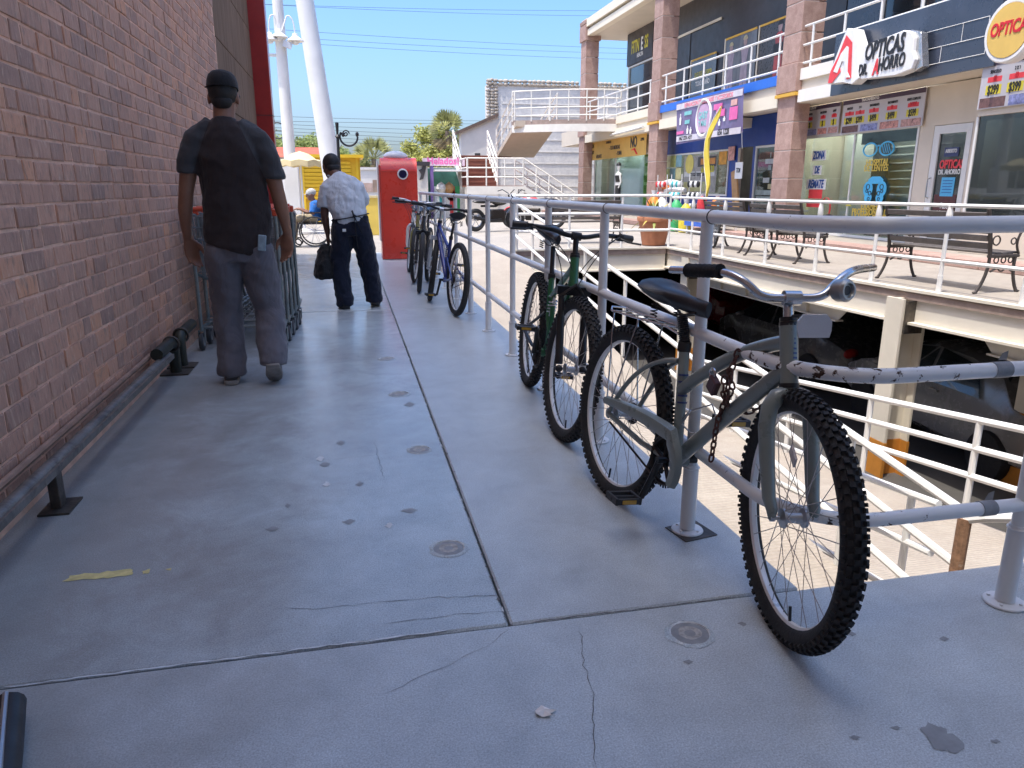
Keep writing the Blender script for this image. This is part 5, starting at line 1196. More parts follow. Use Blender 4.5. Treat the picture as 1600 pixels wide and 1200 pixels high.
mb = MB(); text(mb, 'NO', RX_(XY - .006, 25.75, 2.66), .5, .03, .8); text(mb, '- TUS MEDIDAS', RX_(XY - .006, 27.7, 2.58), .2, .01, .85); text(mb, '- PUMA', RX_(XY - .006, 27.2, 2.36), .2, .02, .85); text(mb, '- PIN INGLES', RX_(XY - .006, 28.4, 2.8), .13, .01, .85); text(mb, 'AFILIATE', RX_(XY - .006, 29.5, 2.32), .2, .01, .85); text(mb, 'BOX', RX_(XY - .006, 30.3, 2.75), .2, .01, .8); text(mb, 'DUO', RX_(XY - .006, 30.3, 2.5), .2, .01, .8); text(mb, 'ZUMBA', RX_(XY - .006, 24.95, 2.72), .14, .0, .7); mb.build('lettering', M_KTXT, t, smooth=False)
mb = MB(); mb.tube([(XY - .01, 25.85, 2.4), (XY - .01, 25.6, 2.45), (XY - .01, 25.5, 2.35), (XY - .01, 25.35, 2.25)], .05, 6, flat=.2); mb.build('red_mark', M_CORAL, t)
mb = MB(); mb.tube([(XF - .05, 23.9, 3.04), (XF - .05, 25.4, 3.0), (XF - .05, 27.0, 2.98)], .05, 8); mb.build('rolled_awning', mat('awning_cloth', (.7, .68, .62), .8), bld)
# ================================================================== shopping carts nested along the wall
M_CARTST = mat('cart_zinc', (.22, .25, .245), .4, .6, var=.2, vs=20, bmp=.1)
M_CARTDK = mat('cart_wire', (.16, .17, .175), .45, .6, var=.2, vs=20, bmp=0)
M_CARTRD = mat('cart_red_plastic', (.55, .07, .03), .4, var=.12)
M_CASTER = mat('caster_rubber', (.05, .05, .05), .6, var=.2); M_CASTERH = mat('caster_hub', (.3, .29, .28), .5)
def make_cart():
    t = thing('shopping_cart', 'x', 'cart', (0, 0, 0), 'shopping carts nested along the wall'); W = .29
    mb = MB()
    for s in (-1, 1):
        mb.tube([(s * W, .02, .14), (s * W, .03, .5), (s * W, .0, .92), (s * W * .97, -.02, 1.0)], .0135, 10)
        mb.tube([(s * W, .03, .16), (s * W * .95, .4, .155), (s * W * .72, .78, .15)], .0125, 10)
        mb.tube([(s * W * .98, .03, .55), (s * W * .9, .2, .50), (s * W * .8, .62, .42), (s * W * .72, .74, .17)], .0115, 10)
        mb.tube([(s * W, .0, .97), (s * W * .95, .45, .93), (s * W * .84, .9, .90)], .009, 8)
    mb.tube([(-W, .03, .16), (W, .03, .16)], .011, 8); mb.tube([(-W * .72, .78, .15), (W * .72, .78, .15)], .011, 8); mb.tube([(-W * .84, .9, .9), (W * .84, .9, .9)], .009, 8)
    mb.build('frame', M_CARTST, t, True)
    mb = MB(); r = .0026
    for s in (-1, 1):
        for i in range(26):
            u = i / 25; yt = .03 + u * .86; yb = .06 + u * .74; x0 = s * W * (1 - .16 * u); x1 = s * W * (.86 - .16 * u)
            mb.tube([(x0, yt, .965 - .065 * u), (x1, yb, .53 - .09 * u)], r, 4, caps=False)
        for k in range(5): v = k / 5; mb.tube([(s * W * (1 - .14 * v), .03 + .03 * v, .965 - .435 * v), (s * W * (.84 - .12 * v), .89 - .09 * v, .90 - .46 * v)], r * 1.3, 4, caps=False)
    for i in range(17): x = W * (i / 8 - 1); mb.tube([(x * .86, .06, .53), (x * .70, .8, .44), (x * .84, .89, .90)], r, 4, caps=False)
    for k in range(9): v = k / 8; mb.tube([(-W * (.86 - .16 * v), .06 + .74 * v, .53 - .09 * v), (W * (.86 - .16 * v), .06 + .74 * v, .53 - .09 * v)], r, 4, caps=False)
    mb.build('basket', M_CARTDK, t, True)
    mb = MB()
    for i in range(19): x = W * .94 * (i / 9 - 1); mb.tube([(x, .025, .95), (x * .95, .05, .56)], r, 4, caps=False)
    for k in range(6): v = k / 5; mb.tube([(-W * .94, .025 + .02 * v, .95 - .39 * v), (W * .94, .025 + .02 * v, .95 - .39 * v)], r * 1.4, 4, caps=False)
    mb.build('gate', M_CARTDK, t, True)
    mb = MB()
    for k in range(6): v = k / 5; mb.tube([(-W * .95, .05 + .6 * v, .2), (W * (.95 - .2 * v), .05 + .6 * v, .2)], .004, 4)
    for i in range(9): x = W * .8 * (i / 4 - 1); mb.tube([(x, .05, .2), (x * .8, .65, .2)], .003, 4)
    mb.build('rack', M_CARTDK, t, True)
    mb = MB(); mb.tube([(-W * .97, -.02, 1.0), (W * .97, -.02, 1.0)], .016, 12); mb.build('handle', M_CARTRD, t, True)
    for s in (-1, 1):
        mb = MB(); mb.box((s * W, -.01, .975), (.035, .06, .05)); mb.build('handle_cap', M_CARTRD, t, True, smooth=False, bevel=.006)
        for y, wx in ((.03, W), (.78, W * .72)):
            m = Matrix.Translation((s * wx, y - .02, .0625)) @ Matrix.Rotation(rad(90), 4, 'Y') @ Matrix.Translation((0, 0, -.014))
            mb = MB(); mb.lathe([(.03, 0), (.058, 0), (.0625, .006), (.0625, .022), (.058, .028), (.03, .028)], m, 20); c = mb.build('caster', M_CASTER, t, True)
            mb = MB(); mb.lathe([(0, -.002), (.036, -.002), (.036, .030), (0, .030)], m, 14); mb.build('caster_hub', M_CASTERH, c, True)
            mb = MB(); mb.box((s * wx - .02, y - .008, .095), (.004, .045, .085)); mb.box((s * wx + .02, y - .008, .095), (.004, .045, .085)); mb.box((s * wx, y, .14), (.044, .05, .008)); mb.build('caster_fork', M_CARTST, c, True, smooth=False)
    return t
c0 = make_cart()
names = ['nearest shopping cart of the nested row, right behind the man in the cap', 'second shopping cart from the near end of the nested row', 'middle shopping cart of the nested row by the brick wall', 'fourth shopping cart from the near end of the nested row', 'farthest shopping cart of the nested row by the brick wall']
for i in range(5):
    m = Matrix.Translation((-.79 + .012 * i, 5.62 + .235 * i, 0)) @ Matrix.Rotation(rad(-1.5), 4, 'Z')
    if i == 0: c0.matrix_basis = m; c = c0
    else: c = copy_tree(c0, None, m)
    c['label'] = names[i]
# dark cart foot poking in at the lower left
t = thing('trolley_fork', 'dark rounded trolley fork end poking in at the lower left edge', 'trolley', (-.98, 1.55, 0))
a = onZ(2, 1180, .05); b = onZ(12, 1100, .05)
d_ = (b - a); mb = MB(); mb.tube([a - d_ * 2.4, a, b, b + d_ * .1], [.038, .038, .036, .018], 14, flat=.8); mb.build('fork', M_BLACKP, t)
mb = MB(); mb.tube([a - d_ * 2 + Vector((.012, 0, .03)), b + Vector((.0, 0, .026))], .007, 8); mb.build('steel_edge', M_ALLOY, t)
# scrap of paper
t = thing('paper_scrap', 'small crumpled white paper scrap on the concrete in the foreground', 'litter', onZ(851, 1114))
P = [onZ(*p) for p in [(836, 1112), (846, 1107), (860, 1110), (870, 1114), (858, 1117), (862, 1122), (848, 1122), (838, 1120)]]; c = onZ(851, 1114); vs = [Vector((p.x, p.y, .003 + .006 * (i % 2))) for i, p in enumerate(P)] + [Vector((c.x, c.y, .011))]
vs += [v - Vector((0, 0, .0012)) for v in vs]; n = len(P); fs = []
for i in range(n): j = (i + 1) % n; fs += [(i, j, n), (n + 1 + j, n + 1 + i, 2 * n + 1), (i, n + 1 + i, n + 1 + j, j)]
MB().add(vs, fs).build('sheet', mat('paper', (.82, .78, .74), .8, var=.1), t, smooth=False)

# ================================================================== benches on the plaza
M_IRON = mat('cast_iron', (.06, .05, .045), .5, .4, var=.25, vs=12)
M_SLAT = mat('bench_slat', (.115, .10, .09), .55, var=.25, vs=9, objvar=.2)
def make_bench(L, mid=0):
    t = thing('park_bench', 'x', 'bench', (0, 0, 0), 'iron and timber benches on the plaza')
    for k in range(5):                       # seat slats; local y runs toward the sitter's front
        mb = MB(); mb.box((0, .06 + k * .085, .43 + .006 * abs(k - 2)), (L - .04, .068, .024)); mb.build('slat', M_SLAT, t, True, smooth=False, bevel=.004)
    for k in range(5):
        mb = MB(); mb.box((0, -.02 - k * .021, .52 + k * .082), (L - .04, .022, .064), Matrix.Rotation(rad(14), 3, 'X')); mb.build('slat', M_SLAT, t, True, smooth=False, bevel=.004)
    for x in [-L / 2, L / 2] + ([0] if mid else []):
        mb = MB(); f = .7
        mb.tube(arc((x, .0, .42), (x, .02, .2), (x, -.12, .012), 6), [.021] * 7, 8, flat=f); mb.ball((x, -.13, .014), (.02, .035, .014), 8, 6)
        mb.tube(arc((x, .36, .42), (x, .33, .2), (x, .45, .012), 6), [.021] * 7, 8, flat=f); mb.ball((x, .46, .014), (.02, .035, .014), 8, 6)
        mb.tube([(x, -.02, .41), (x, .40, .41)], .02, 8); mb.tube([(x, .0, .42), (x, -.03, .6), (x, -.115, .92)], .022, 8)
        mb.tube(arc((x, .04, .24), (x, .19, .33), (x, .34, .24), 8), .012, 6); mb.tube(arc((x, .12, .30), (x, .19, .18), (x, .26, .30), 6), .009, 6)
        for q in (.1, .2, .3): mb.torus((x, q, .365), .032, .008, Matrix.Rotation(rad(90), 3, 'Y'), 12, 5)
        mb.build('end_frame', M_IRON, t, True)
        mb = MB(); mb.tube(arc((x, -.06, .70), (x, .12, .66), (x, .38, .74), 8) + [Vector((x, .44, .72)), Vector((x, .43, .685))], .015, 8); mb.tube(arc((x, .41, .70), (x, .30, .56), (x, .40, .43), 6), .013, 8); mb.torus((x, .30, .57), .035, .008, Matrix.Rotation(rad(90), 3, 'Y'), 12, 5); mb.torus((x, .06, .58), .05, .009, Matrix.Rotation(rad(90), 3, 'Y'), 14, 5); mb.build('armrest', M_IRON, t, True)
    return t
A, B = onZ(1412, 434), onZ(1583, 456)
def bench_at(o, x, y, rz, label): o.matrix_basis = Matrix.Translation((x, y, 0)) @ Matrix.Rotation(rz, 4, 'Z'); o['label'] = label
b0 = make_bench(1.5, 0); bench_at(b0, 6.86, 7.68, rad(-90 + 3), 'slatted bench with iron arms behind the plaza railing, nearest the right edge')
b2 = make_bench(1.5, 1); bench_at(b2, 6.82, 11.05, rad(-90), 'slatted bench before the pink pillar, middle one along the plaza railing')
bench_at(copy_tree(b0), 6.95, 13.0, rad(-90), 'farther slatted bench next to the middle one, near the shop bicycle')
bench_at(copy_tree(b0), 4.9, 15.2, rad(0), 'slatted bench beyond the far end of the sunken opening, left of the clay pot')

# ================================================================== clay pot with agave
pp = Vector((6.12, 14.45, 0))
t = thing('potted_agave', 'yellowing agave in a large terracotta pot', 'plant', pp)
M_TERRA = mat('terracotta', (.42, .17, .085), .8, var=.14, vs=6, col2=(.5, .27, .17), amt=.25)
mb = MB(); mb.lathe([(.0, .0), (.235, .0), (.30, .36), (.325, .47), (.35, .475), (.36, .54), (.35, .565), (.31, .565), (.295, .51), (0, .51)], Matrix.Translation(pp), 28); mb.build('pot', M_TERRA, t)
M_AGAVE = [mat('agave_leaf_%d' % i, c, .5, var=.2, vs=8, objvar=.2) for i, c in enumerate([(.32, .28, .04), (.20, .23, .05), (.42, .33, .06)])]
ra_ = random.Random(3)
for i in range(34):
    a = ra_.uniform(0, 6.28); el = ra_.uniform(.0, 1.2); L_ = ra_.uniform(.4, .66); w_ = ra_.uniform(.035, .055); d = Vector((math.cos(a) * math.cos(el), math.sin(a) * math.cos(el), math.sin(el))); s = Vector((-math.sin(a), math.cos(a), 0)); n = d.cross(s)
    vs = []
    for k in range(7):
        u = k / 6; c = pp + Vector((0, 0, .52)) + d * (L_ * u) - Vector((0, 0, 1)) * (.32 * u * u * math.cos(el)); ww = w_ * (1 - u ** 1.6) * (.8 + .6 * u) + .002
        vs += [c + s * ww, c - n * .012 * (1 - u), c - s * ww, c + n * .006]
    fs = [(4 * k + j, 4 * k + (j + 1) % 4, 4 * k + 4 + (j + 1) % 4, 4 * k + 4 + j) for k in range(6) for j in range(4)] + [(24, 25, 26, 27)]
    MB().add(vs, fs).build('leaf', ra_.choice(M_AGAVE), t)

# ================================================================== goods in front of the blue shop
bicycle('pale blue bicycle standing on the plaza beside the clay pot', (7.35, 14.2), (6.9, 13.35), 2, dict(kind='diamond', paint=paint('pale_blue_frame', (.25, .45, .55)), tr=.022, steer=12, bar=flat_bar, barm=M_ALLOY, crank=.4))
t = [o for o in COL.objects if o.get('label', '').startswith('pale blue bicycle')][0]; t['group'] = 'bicycle by the shops'
gc = {'blue': (.03, .12, .5), 'red': (.6, .04, .04), 'orange': (.75, .2, .02), 'white': (.7, .7, .68), 'green': (.04, .35, .12), 'black': (.02, .02, .02), 'teal': (.05, .4, .42), 'tan': (.45, .25, .1), 'yellow': (.7, .55, .05), 'pale': (.6, .68, .7)}
gm = lambda c: mat('goods_' + c, gc[c], .45, var=.2, vs=9)
t = thing('display_table', 'low display table with blue cloth in front of the blue shop', 'table', (8.9, 17.3, .0))
pbox('top', (8.45, 16.6, .52), (9.2, 18.0, .56), gm('blue'), t); pbox('cloth', (8.44, 16.59, .2), (8.449, 18.01, .52), gm('blue'), t)
for x in (8.5, 9.15):
    for y in (16.65, 17.95): pbox('leg', (x - .02, y - .02, .002), (x + .02, y + .02, .52), M_ALUW, t)
def bag(x, y, z, r, h, c, label):
    t = thing('toy_bag', label, 'bag', (x, y, z), 'goods outside the blue shop'); mb = MB(); mb.lathe([(0, 0), (r * .9, .01), (r, h * .35), (r * .85, h * .7), (r * .25, h * .86)], Matrix.Translation((x, y, z)), 14); mb.build('body', gm(c), t); mb = MB(); mb.lathe([(r * .22, h * .84), (r * .4, h), (0, h * .98)], Matrix.Translation((x, y, z)), 10); mb.build('tie', gm('white'), t)
bag(8.8, 17.0, .56, .14, .38, 'orange', 'orange bag on the blue display table'); bag(8.7, 17.6, .56, .13, .42, 'red', 'red bag on the blue display table'); bag(8.6, 18.9, .001, .2, .95, 'green', 'green bag standing left of the blue display table')
bag(8.9, 19.6, .001, .22, .9, 'pale', 'pale blue bag standing among the goods left of the display table'); bag(8.75, 20.2, .001, .2, 1.0, 'white', 'white bag standing among the goods outside the blue shop'); bag(8.6, 18.3, .001, .18, .85, 'yellow', 'yellow bag standing beside the display table'); bag(8.8, 20.9, .001, .22, 1.05, 'orange', 'orange bag standing at the far end of the goods')
for i, (y, c1, c2) in enumerate(((19.2, 'white', 'black'), (20.4, 'teal', 'white'), (21.4, 'white', 'red'))):
    t = thing('shoe_rack', ('white and black', 'teal and white', 'white and red')[i] + ' goods hanging on a wire rack outside the blue shop', 'rack', (9.25, y, 0), 'goods outside the blue shop')
    for yy in (y - .35, y + .35): mb = MB(); mb.cyl((9.25, yy, .13), (9.25, yy, 1.5), .015, n=6); mb.build('upright', M_ALUW, t)
    for j in range(4):
        mb = MB(); mb.tube([(9.25, y - .35, .4 + .3 * j), (9.25, y + .35, .4 + .3 * j)], .01, 5); mb.build('bar', M_ALUW, t)
        for k in range(5): mb = MB(); mb.ball((9.2, y - .28 + .14 * k, .32 + .3 * j), (.05, .055, .09), 8, 6); mb.build('item', gm((c1, c2)[(j + k) % 2]), t)
t = thing('rolled_awnings', 'white and orange rolled cloths piled on the shop window ledge', 'cloth', (9.9, 22.3, .9))
for i, (y, z, c) in enumerate(((22.0, 1.05, 'white'), (22.6, 1.12, 'orange'), (22.3, 1.24, 'white'))): mb = MB(); mb.tube([(9.95, y - .7, z), (9.92, y, z + .05), (9.95, y + .7, z)], [.07, .1, .08], 10); mb.build('roll', gm(c), t)
t = thing('leaning_board', 'tan plank leaning by the blue shop doorway with a small white sign', 'board', (9.6, 17.9, .13)); mb = MB(); mb.box((9.85, 18.05, .85), (.04, .28, 1.45), Matrix.Rotation(rad(-14), 3, 'X')); mb.build('plank', gm('tan'), t, smooth=False); pbox('sign', (9.72, 17.6, 1.35), (9.74, 17.95, 1.75), M_SIGNW, t); mb = MB(); text(mb, 'TDI', RX_(9.715, 17.78, 1.55), .16, .01, .8); mb.build('lettering', M_KTXT, t, smooth=False)
t = thing('feather_flag', 'tall curved yellow feather flag in front of the purple banner', 'flag', (8.9, 17.9, 0))
pts = [onX(px, py, 8.9) for px, py in [(1103, 312), (1104, 290), (1101, 262), (1100, 240), (1102, 220), (1108, 200), (1116, 184), (1126, 167)]]
mb = MB(); mb.tube([Vector((8.9, pts[0].y, .001))] + pts, .016, 8); mb.build('pole', M_SIGNW, t)
wd = [.05, .15, .2, .2, .2, .24, .2, .04]; vs = []
for p, w_ in zip(pts, wd): vs += [p + Vector((-.012, 0, 0)), p + Vector((-.02 + .04 * math.sin(p.z * 5), -w_ * 1.35, .03)), p + Vector((.0, -w_ * 1.35, .03)), p + Vector((.012, 0, 0))]
fs = [(4 * k + j, 4 * k + (j + 1) % 4, 4 * k + 4 + (j + 1) % 4, 4 * k + 4 + j) for k in range(7) for j in range(4)]; MB().add(vs, fs).build('cloth', mat('flag_yellow', (.72, .55, .06), .7, var=.1, vs=3), t)
# mannequin
mp = Vector((9.75, 26.55, .13)); t = thing('mannequin', 'white mannequin in black top, trousers and cap beside the glass', 'mannequin', mp)
M_MANW = mat('mannequin_white', (.7, .68, .64), .4, var=.05)
mb = MB()
mb.lathe([(.0, 1.06), (.13, 1.08), (.115, 1.2), (.16, 1.36), (.17, 1.46), (.06, 1.54), (.05, 1.6), (.08, 1.66), (.088, 1.74), (.07, 1.82), (0, 1.85)], Matrix.Translation(mp) @ Matrix.Scale(.7, 4, (1, 0, 0)), 16)
for s in (-1, 1): mb.tube([mp + Vector((0, s * .17, 1.44)), mp + Vector((.02, s * .22, 1.2)), mp + Vector((-.05, s * .17, .98))], [.045, .035, .025], 8)
mb.build('body', M_MANW, t); mb = MB(); mb.lathe([(.135, 1.19), (.125, 1.2), (.168, 1.36), (.176, 1.42), (.12, 1.43)], Matrix.Translation(mp) @ Matrix.Scale(.72, 4, (1, 0, 0)), 16); mb.build('top', gm('black'), t)
for s in (-1, 1): mb = MB(); mb.tube([mp + Vector((0, s * .07, 1.08)), mp + Vector((0, s * .085, .6)), mp + Vector((0, s * .09, .02))], [.085, .065, .045], 10); mb.build('trouser_leg', gm('black'), t)
mb = MB(); mb.lathe([(.092, 1.76), (.088, 1.82), (.05, 1.87), (0, 1.88)], Matrix.Translation(mp), 14); mb.build('cap', gm('black'), t)

# ================================================================== parked cars below the plaza
def car(label, x, y, rz, col, L=4.2):
    m = Matrix.Translation((x, y, PARK_Z)) @ Matrix.Rotation(rz, 4, 'Z'); t = thing('parked_car', label, 'car', m=m, group='cars parked below the plaza')
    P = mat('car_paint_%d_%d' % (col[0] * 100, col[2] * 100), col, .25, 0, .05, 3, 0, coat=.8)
    st = [(-.5, .62, .32, .70, .70), (-.47, .78, .24, .84, .84), (-.36, .84, .2, .90, .98), (-.27, .85, .2, .92, 1.28), (-.14, .86, .2, .93, 1.44), (.02, .86, .2, .93, 1.46), (.14, .86, .2, .92, 1.36), (.27, .85, .2, .90, .98), (.38, .83, .2, .84, .86), (.47, .76, .25, .68, .68), (.5, .6, .35, .55, .55)]
    vs = []; k = 12
    for u, w, zb, zs, zr in st:
        xx = u * L; wr = w * .72 if zr > 1.0 else w * .9; h = zr - zs
        ring = [(w * .8, zb), (w * .98, zb + .12), (w, (zb + zs) / 2), (w * .97, zs), (wr + .03, zs + h * .85), (wr * .75, zr)]
        vs += [(xx, a, b) for a, b in ring] + [(xx, -a, b) for a, b in ring[::-1]]
    fs = [(i * k + j, i * k + (j + 1) % k, (i + 1) * k + (j + 1) % k, (i + 1) * k + j) for i in range(len(st) - 1) for j in range(k)] + [list(range(k)), [(len(st) - 1) * k + j for j in range(k)]]
    MB().add(vs, fs).build('body', P, t, True, ang=28)
    G = M_GLASSD
    for s in (-1, 1):
        for a, b, c, d in (((.10, .95), (.245, .95), (.135, 1.30), (.005, 1.38)), ((-.01, .95), (.09, .95), (-.005, 1.38), (-.005, 1.38)), ((-.25, .96), (-.03, .95), (-.02, 1.38), (-.19, 1.30))):
            pt = lambda q: Vector((q[0] * L, s * (.845 - (q[1] - .93) * .42 + .012), q[1])); v4 = [pt(a), pt(b), pt(c), pt(d)]; o_ = Vector((0, s * .012, 0))
            MB().add(v4 + [p + o_ for p in v4], [(0, 1, 2, 3), (4, 5, 6, 7), (0, 1, 5, 4), (1, 2, 6, 5), (2, 3, 7, 6), (3, 0, 4, 7)]).build('window', G, t, True, smooth=False)
        mb = MB(); mb.ball((.2 * L, s * .97, 1.0), (.07, .1, .06), 10, 8); mb.build('mirror', P, t, True)
        for xx in (.31, -.31):
            mw = Matrix.Translation((xx * L, s * .80, .31)) @ Matrix.Rotation(rad(90), 4, 'X'); mb = MB(); mb.lathe([(.2, -.09), (.30, -.09), (.315, -.06), (.315, .06), (.30, .09), (.2, .09)], mw, 28); w = mb.build('wheel', M_RUBBER, t, True); mb = MB(); mb.lathe([(.0, -.07), (.2, -.085), (.21, .085), (0, .07)], mw, 20); mb.build('rim', M_ALLOY, w, True)
        mb = MB(); mb.ball((.47 * L, s * .58, .66), (.1, .16, .07), 10, 8); mb.build('headlight', M_REFL, t, True)
        mb = MB(); mb.ball((-.485 * L, s * .6, .76), (.06, .14, .09), 10, 8); mb.build('tail_light', M_RED, t, True)
        mb = MB(); mb.box((-.06 * L, s * .865, .86), (.16, .03, .025)); mb.build('door_handle', P, t, True, smooth=False)
    for a, zt, dx in ((.235, 1.34, -.075), (-.28, 1.30, .05)):
        v4 = [Vector((a * L + (.05 if a > 0 else -.2), q, 1.0)) for q in (-.68, .68)] + [Vector(((a + dx) * L + (.12 if a > 0 else -.1), q, zt + .01)) for q in (.56, -.56)]; o_ = Vector((.012 if a > 0 else -.012, 0, .012))
        MB().add([p + o_ for p in v4] + v4, [(0, 1, 2, 3), (4, 5, 6, 7), (0, 1, 5, 4), (1, 2, 6, 5), (2, 3, 7, 6), (3, 0, 4, 7)]).build('windscreen', G, t, True, smooth=False)
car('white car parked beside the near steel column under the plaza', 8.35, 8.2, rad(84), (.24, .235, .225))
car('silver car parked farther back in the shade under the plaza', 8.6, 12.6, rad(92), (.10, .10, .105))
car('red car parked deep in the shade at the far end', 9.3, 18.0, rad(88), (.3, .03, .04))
# ================================================================== people
M_SKIN1 = mat('skin_tan', (.26, .125, .075), .5, var=.12, vs=14, bmp=.08, bs=220); M_SKIN2 = mat('skin_brown', (.13, .062, .042), .5, var=.12, vs=14, bmp=.08)
M_HAIR = mat('black_hair', (.012, .011, .011), .6, var=.3, vs=60, bmp=.6, bs=180)
def cloth(name, col, rough=.85, fold=.5, sc=7.0, stretch=(1, 1, .45)):
    m, nt, b = newmat(name); L = nt.links.new
    co = _n(nt, 'ShaderNodeTexCoord').outputs['Object']; n1 = noise(nt, sc, 4, .55, mapping(nt, co, stretch), 1.2); n2 = noise(nt, 400, 2, .5, co); n3 = noise(nt, 3, 4, .6, co)
    c = mix(nt, ramp(nt, n3.outputs[0], [(.3, 0), (.7, 1)]).outputs[0], tuple(x * .88 for x in col), tuple(x * 1.1 for x in col)); L(c, b.inputs['Base Color'])
    b.inputs['Roughness'].default_value = rough; b.inputs['Specular IOR Level'].default_value = .25; b.inputs['Sheen Weight'].default_value = .15
    bump(nt, b, mth(nt, 'ADD', n1.outputs[0], mth(nt, 'MULTIPLY', n2.outputs[0], .05)), fold, .05); MT[name] = m; return m
def loft(mb, secs, n=16):
    """closed skin through rings (centre, half width along x, half depth along y)"""
    P = [Vector(s[0]) for s in secs]; vs = []; k = len(P)
    for i, s in enumerate(secs):
        t = (P[min(i + 1, k - 1)] - P[max(i - 1, 0)]).normalized(); ax = Vector(s[3]) if len(s) > 3 else Vector((1, 0, 0))
        u = (ax - t * ax.dot(t)).normalized(); w = t.cross(u)
        for j in range(n):
            a = 2 * math.pi * j / n; vs.append(P[i] + u * (s[1] * math.cos(a)) + w * (s[2] * math.sin(a)))
    fs = [(i * n + j, i * n + (j + 1) % n, (i + 1) * n + (j + 1) % n, (i + 1) * n + j) for i in range(k - 1) for j in range(n)]
    vs += [P[0], P[-1]]; e = k * n
    fs += [(e, (j + 1) % n, j) for j in range(n)] + [(e + 1, (k - 1) * n + j, (k - 1) * n + (j + 1) % n) for j in range(n)]
    return mb.add(vs, fs)
_folds = {}
def skin(mb, name, mt, parent, voxel, smooth=3, fold=0.0, fsize=.12):
    o = mb.build(name, mt, parent, ang=180)
    r = o.modifiers.new('one_surface', 'REMESH'); r.mode = 'VOXEL'; r.voxel_size = voxel; r.use_smooth_shade = True
    if smooth: s = o.modifiers.new('soften', 'SMOOTH'); s.factor = .5; s.iterations = smooth
    if fold:
        if fsize not in _folds: tx = bpy.data.textures.new('folds_%d' % int(fsize * 1000), 'CLOUDS'); tx.noise_scale = fsize; tx.noise_depth = 2; _folds[fsize] = tx
        d = o.modifiers.new('folds', 'DISPLACE'); d.texture = _folds[fsize]; d.strength = fold; d.mid_level = .5; d.texture_coords = 'GLOBAL'
    return o
def hand(mb, wr, d, pn, th, sc=1.0, curl=.35):
    """palm and five bent fingers; d points along the hand, pn out of the palm, th toward the thumb"""
    d, pn, th = Vector(d).normalized(), Vector(pn).normalized(), Vector(th).normalized(); wr = Vector(wr)
    loft(mb, [(wr - d * .03 * sc, .026 * sc, .02 * sc, th), (wr, .027 * sc, .019 * sc, th), (wr + d * .035 * sc, .038 * sc, .017 * sc, th), (wr + d * .075 * sc, .042 * sc, .0155 * sc, th), (wr + d * .095 * sc, .038 * sc, .012 * sc, th)], 12)
    for i, (o, L) in enumerate(((.029, .068), (.010, .078), (-.010, .074), (-.028, .058))):
        p = wr + d * .088 * sc + th * o * sc; pts = [p - d * .02 * sc]; a = curl * (.5 + .2 * i); q = p.copy()
        for s, f in enumerate((.44, .32, .26)):
            pts.append(q.copy()); ang = a * (s + .5); q = q + (d * math.cos(ang) + pn * math.sin(ang)) * (L * f * sc)
        pts.append(q); mb.tube(pts, [.0085 * sc, .0095 * sc, .0088 * sc, .008 * sc, .0062 * sc], 8)
    p = wr + d * .02 * sc + th * .03 * sc; v1 = (d * .6 + th * .65 + pn * .35).normalized(); v2 = (d * .9 + pn * .35).normalized()
    mb.tube([wr + th * .012 * sc, p, p + v1 * .032 * sc, p + v1 * .032 * sc + v2 * .028 * sc, p + v1 * .032 * sc + v2 * .05 * sc], [.013 * sc, .0135 * sc, .011 * sc, .0095 * sc, .007 * sc], 8)
def head(mb, c, face, sc=1.0, tilt=None):
    """skull, jaw, nose, lips, brow and ears; c is the middle of the head, face the way it looks"""
    f = Vector(face).normalized(); z = Vector((0, 0, 1)); x = f.cross(z).normalized(); z = x.cross(f).normalized()
    R = Matrix((x, f, z)).transposed(); q = lambda a, b, e: Vector(c) + R @ Vector((a * sc, b * sc, e * sc))
    mb.ball(q(0, -.012, .03), (.076 * sc, .096 * sc, .088 * sc), 18, 12, R); mb.ball(q(0, .03, -.04), (.058 * sc, .062 * sc, .075 * sc), 14, 10, R); mb.ball(q(0, .062, -.085), (.03 * sc, .026 * sc, .025 * sc), 10, 8, R)
    mb.tube([q(0, .085, .02), q(0, .102, -.012), q(0, .104, -.026)], [.008 * sc, .013 * sc, .015 * sc], 8); mb.ball(q(0, .088, -.058), (.024 * sc, .01 * sc, .008 * sc), 10, 6, R); mb.ball(q(0, .078, .03), (.05 * sc, .016 * sc, .012 * sc), 10, 6, R)
    for s in (-1, 1): mb.ball(q(s * .078, -.005, -.005), (.009 * sc, .02 * sc, .033 * sc), 8, 8, R); mb.ball(q(s * .045, .06, -.02), (.022 * sc, .02 * sc, .02 * sc), 8, 6, R)
    return q, R
def eyes(q, R, parent, sc=1.0):
    for s in (-1, 1): mb = MB(); mb.ball(q(s * .031, .0795, .008), (.012 * sc, .007 * sc, .008 * sc), 10, 8, R); e = mb.build('eye', mat('eye_white', (.6, .58, .55), .2, bmp=0), parent); mb = MB(); mb.ball(q(s * .031, .0855, .008), (.0055 * sc, .003 * sc, .0055 * sc), 8, 6, R); mb.build('iris', M_KTXT, e)
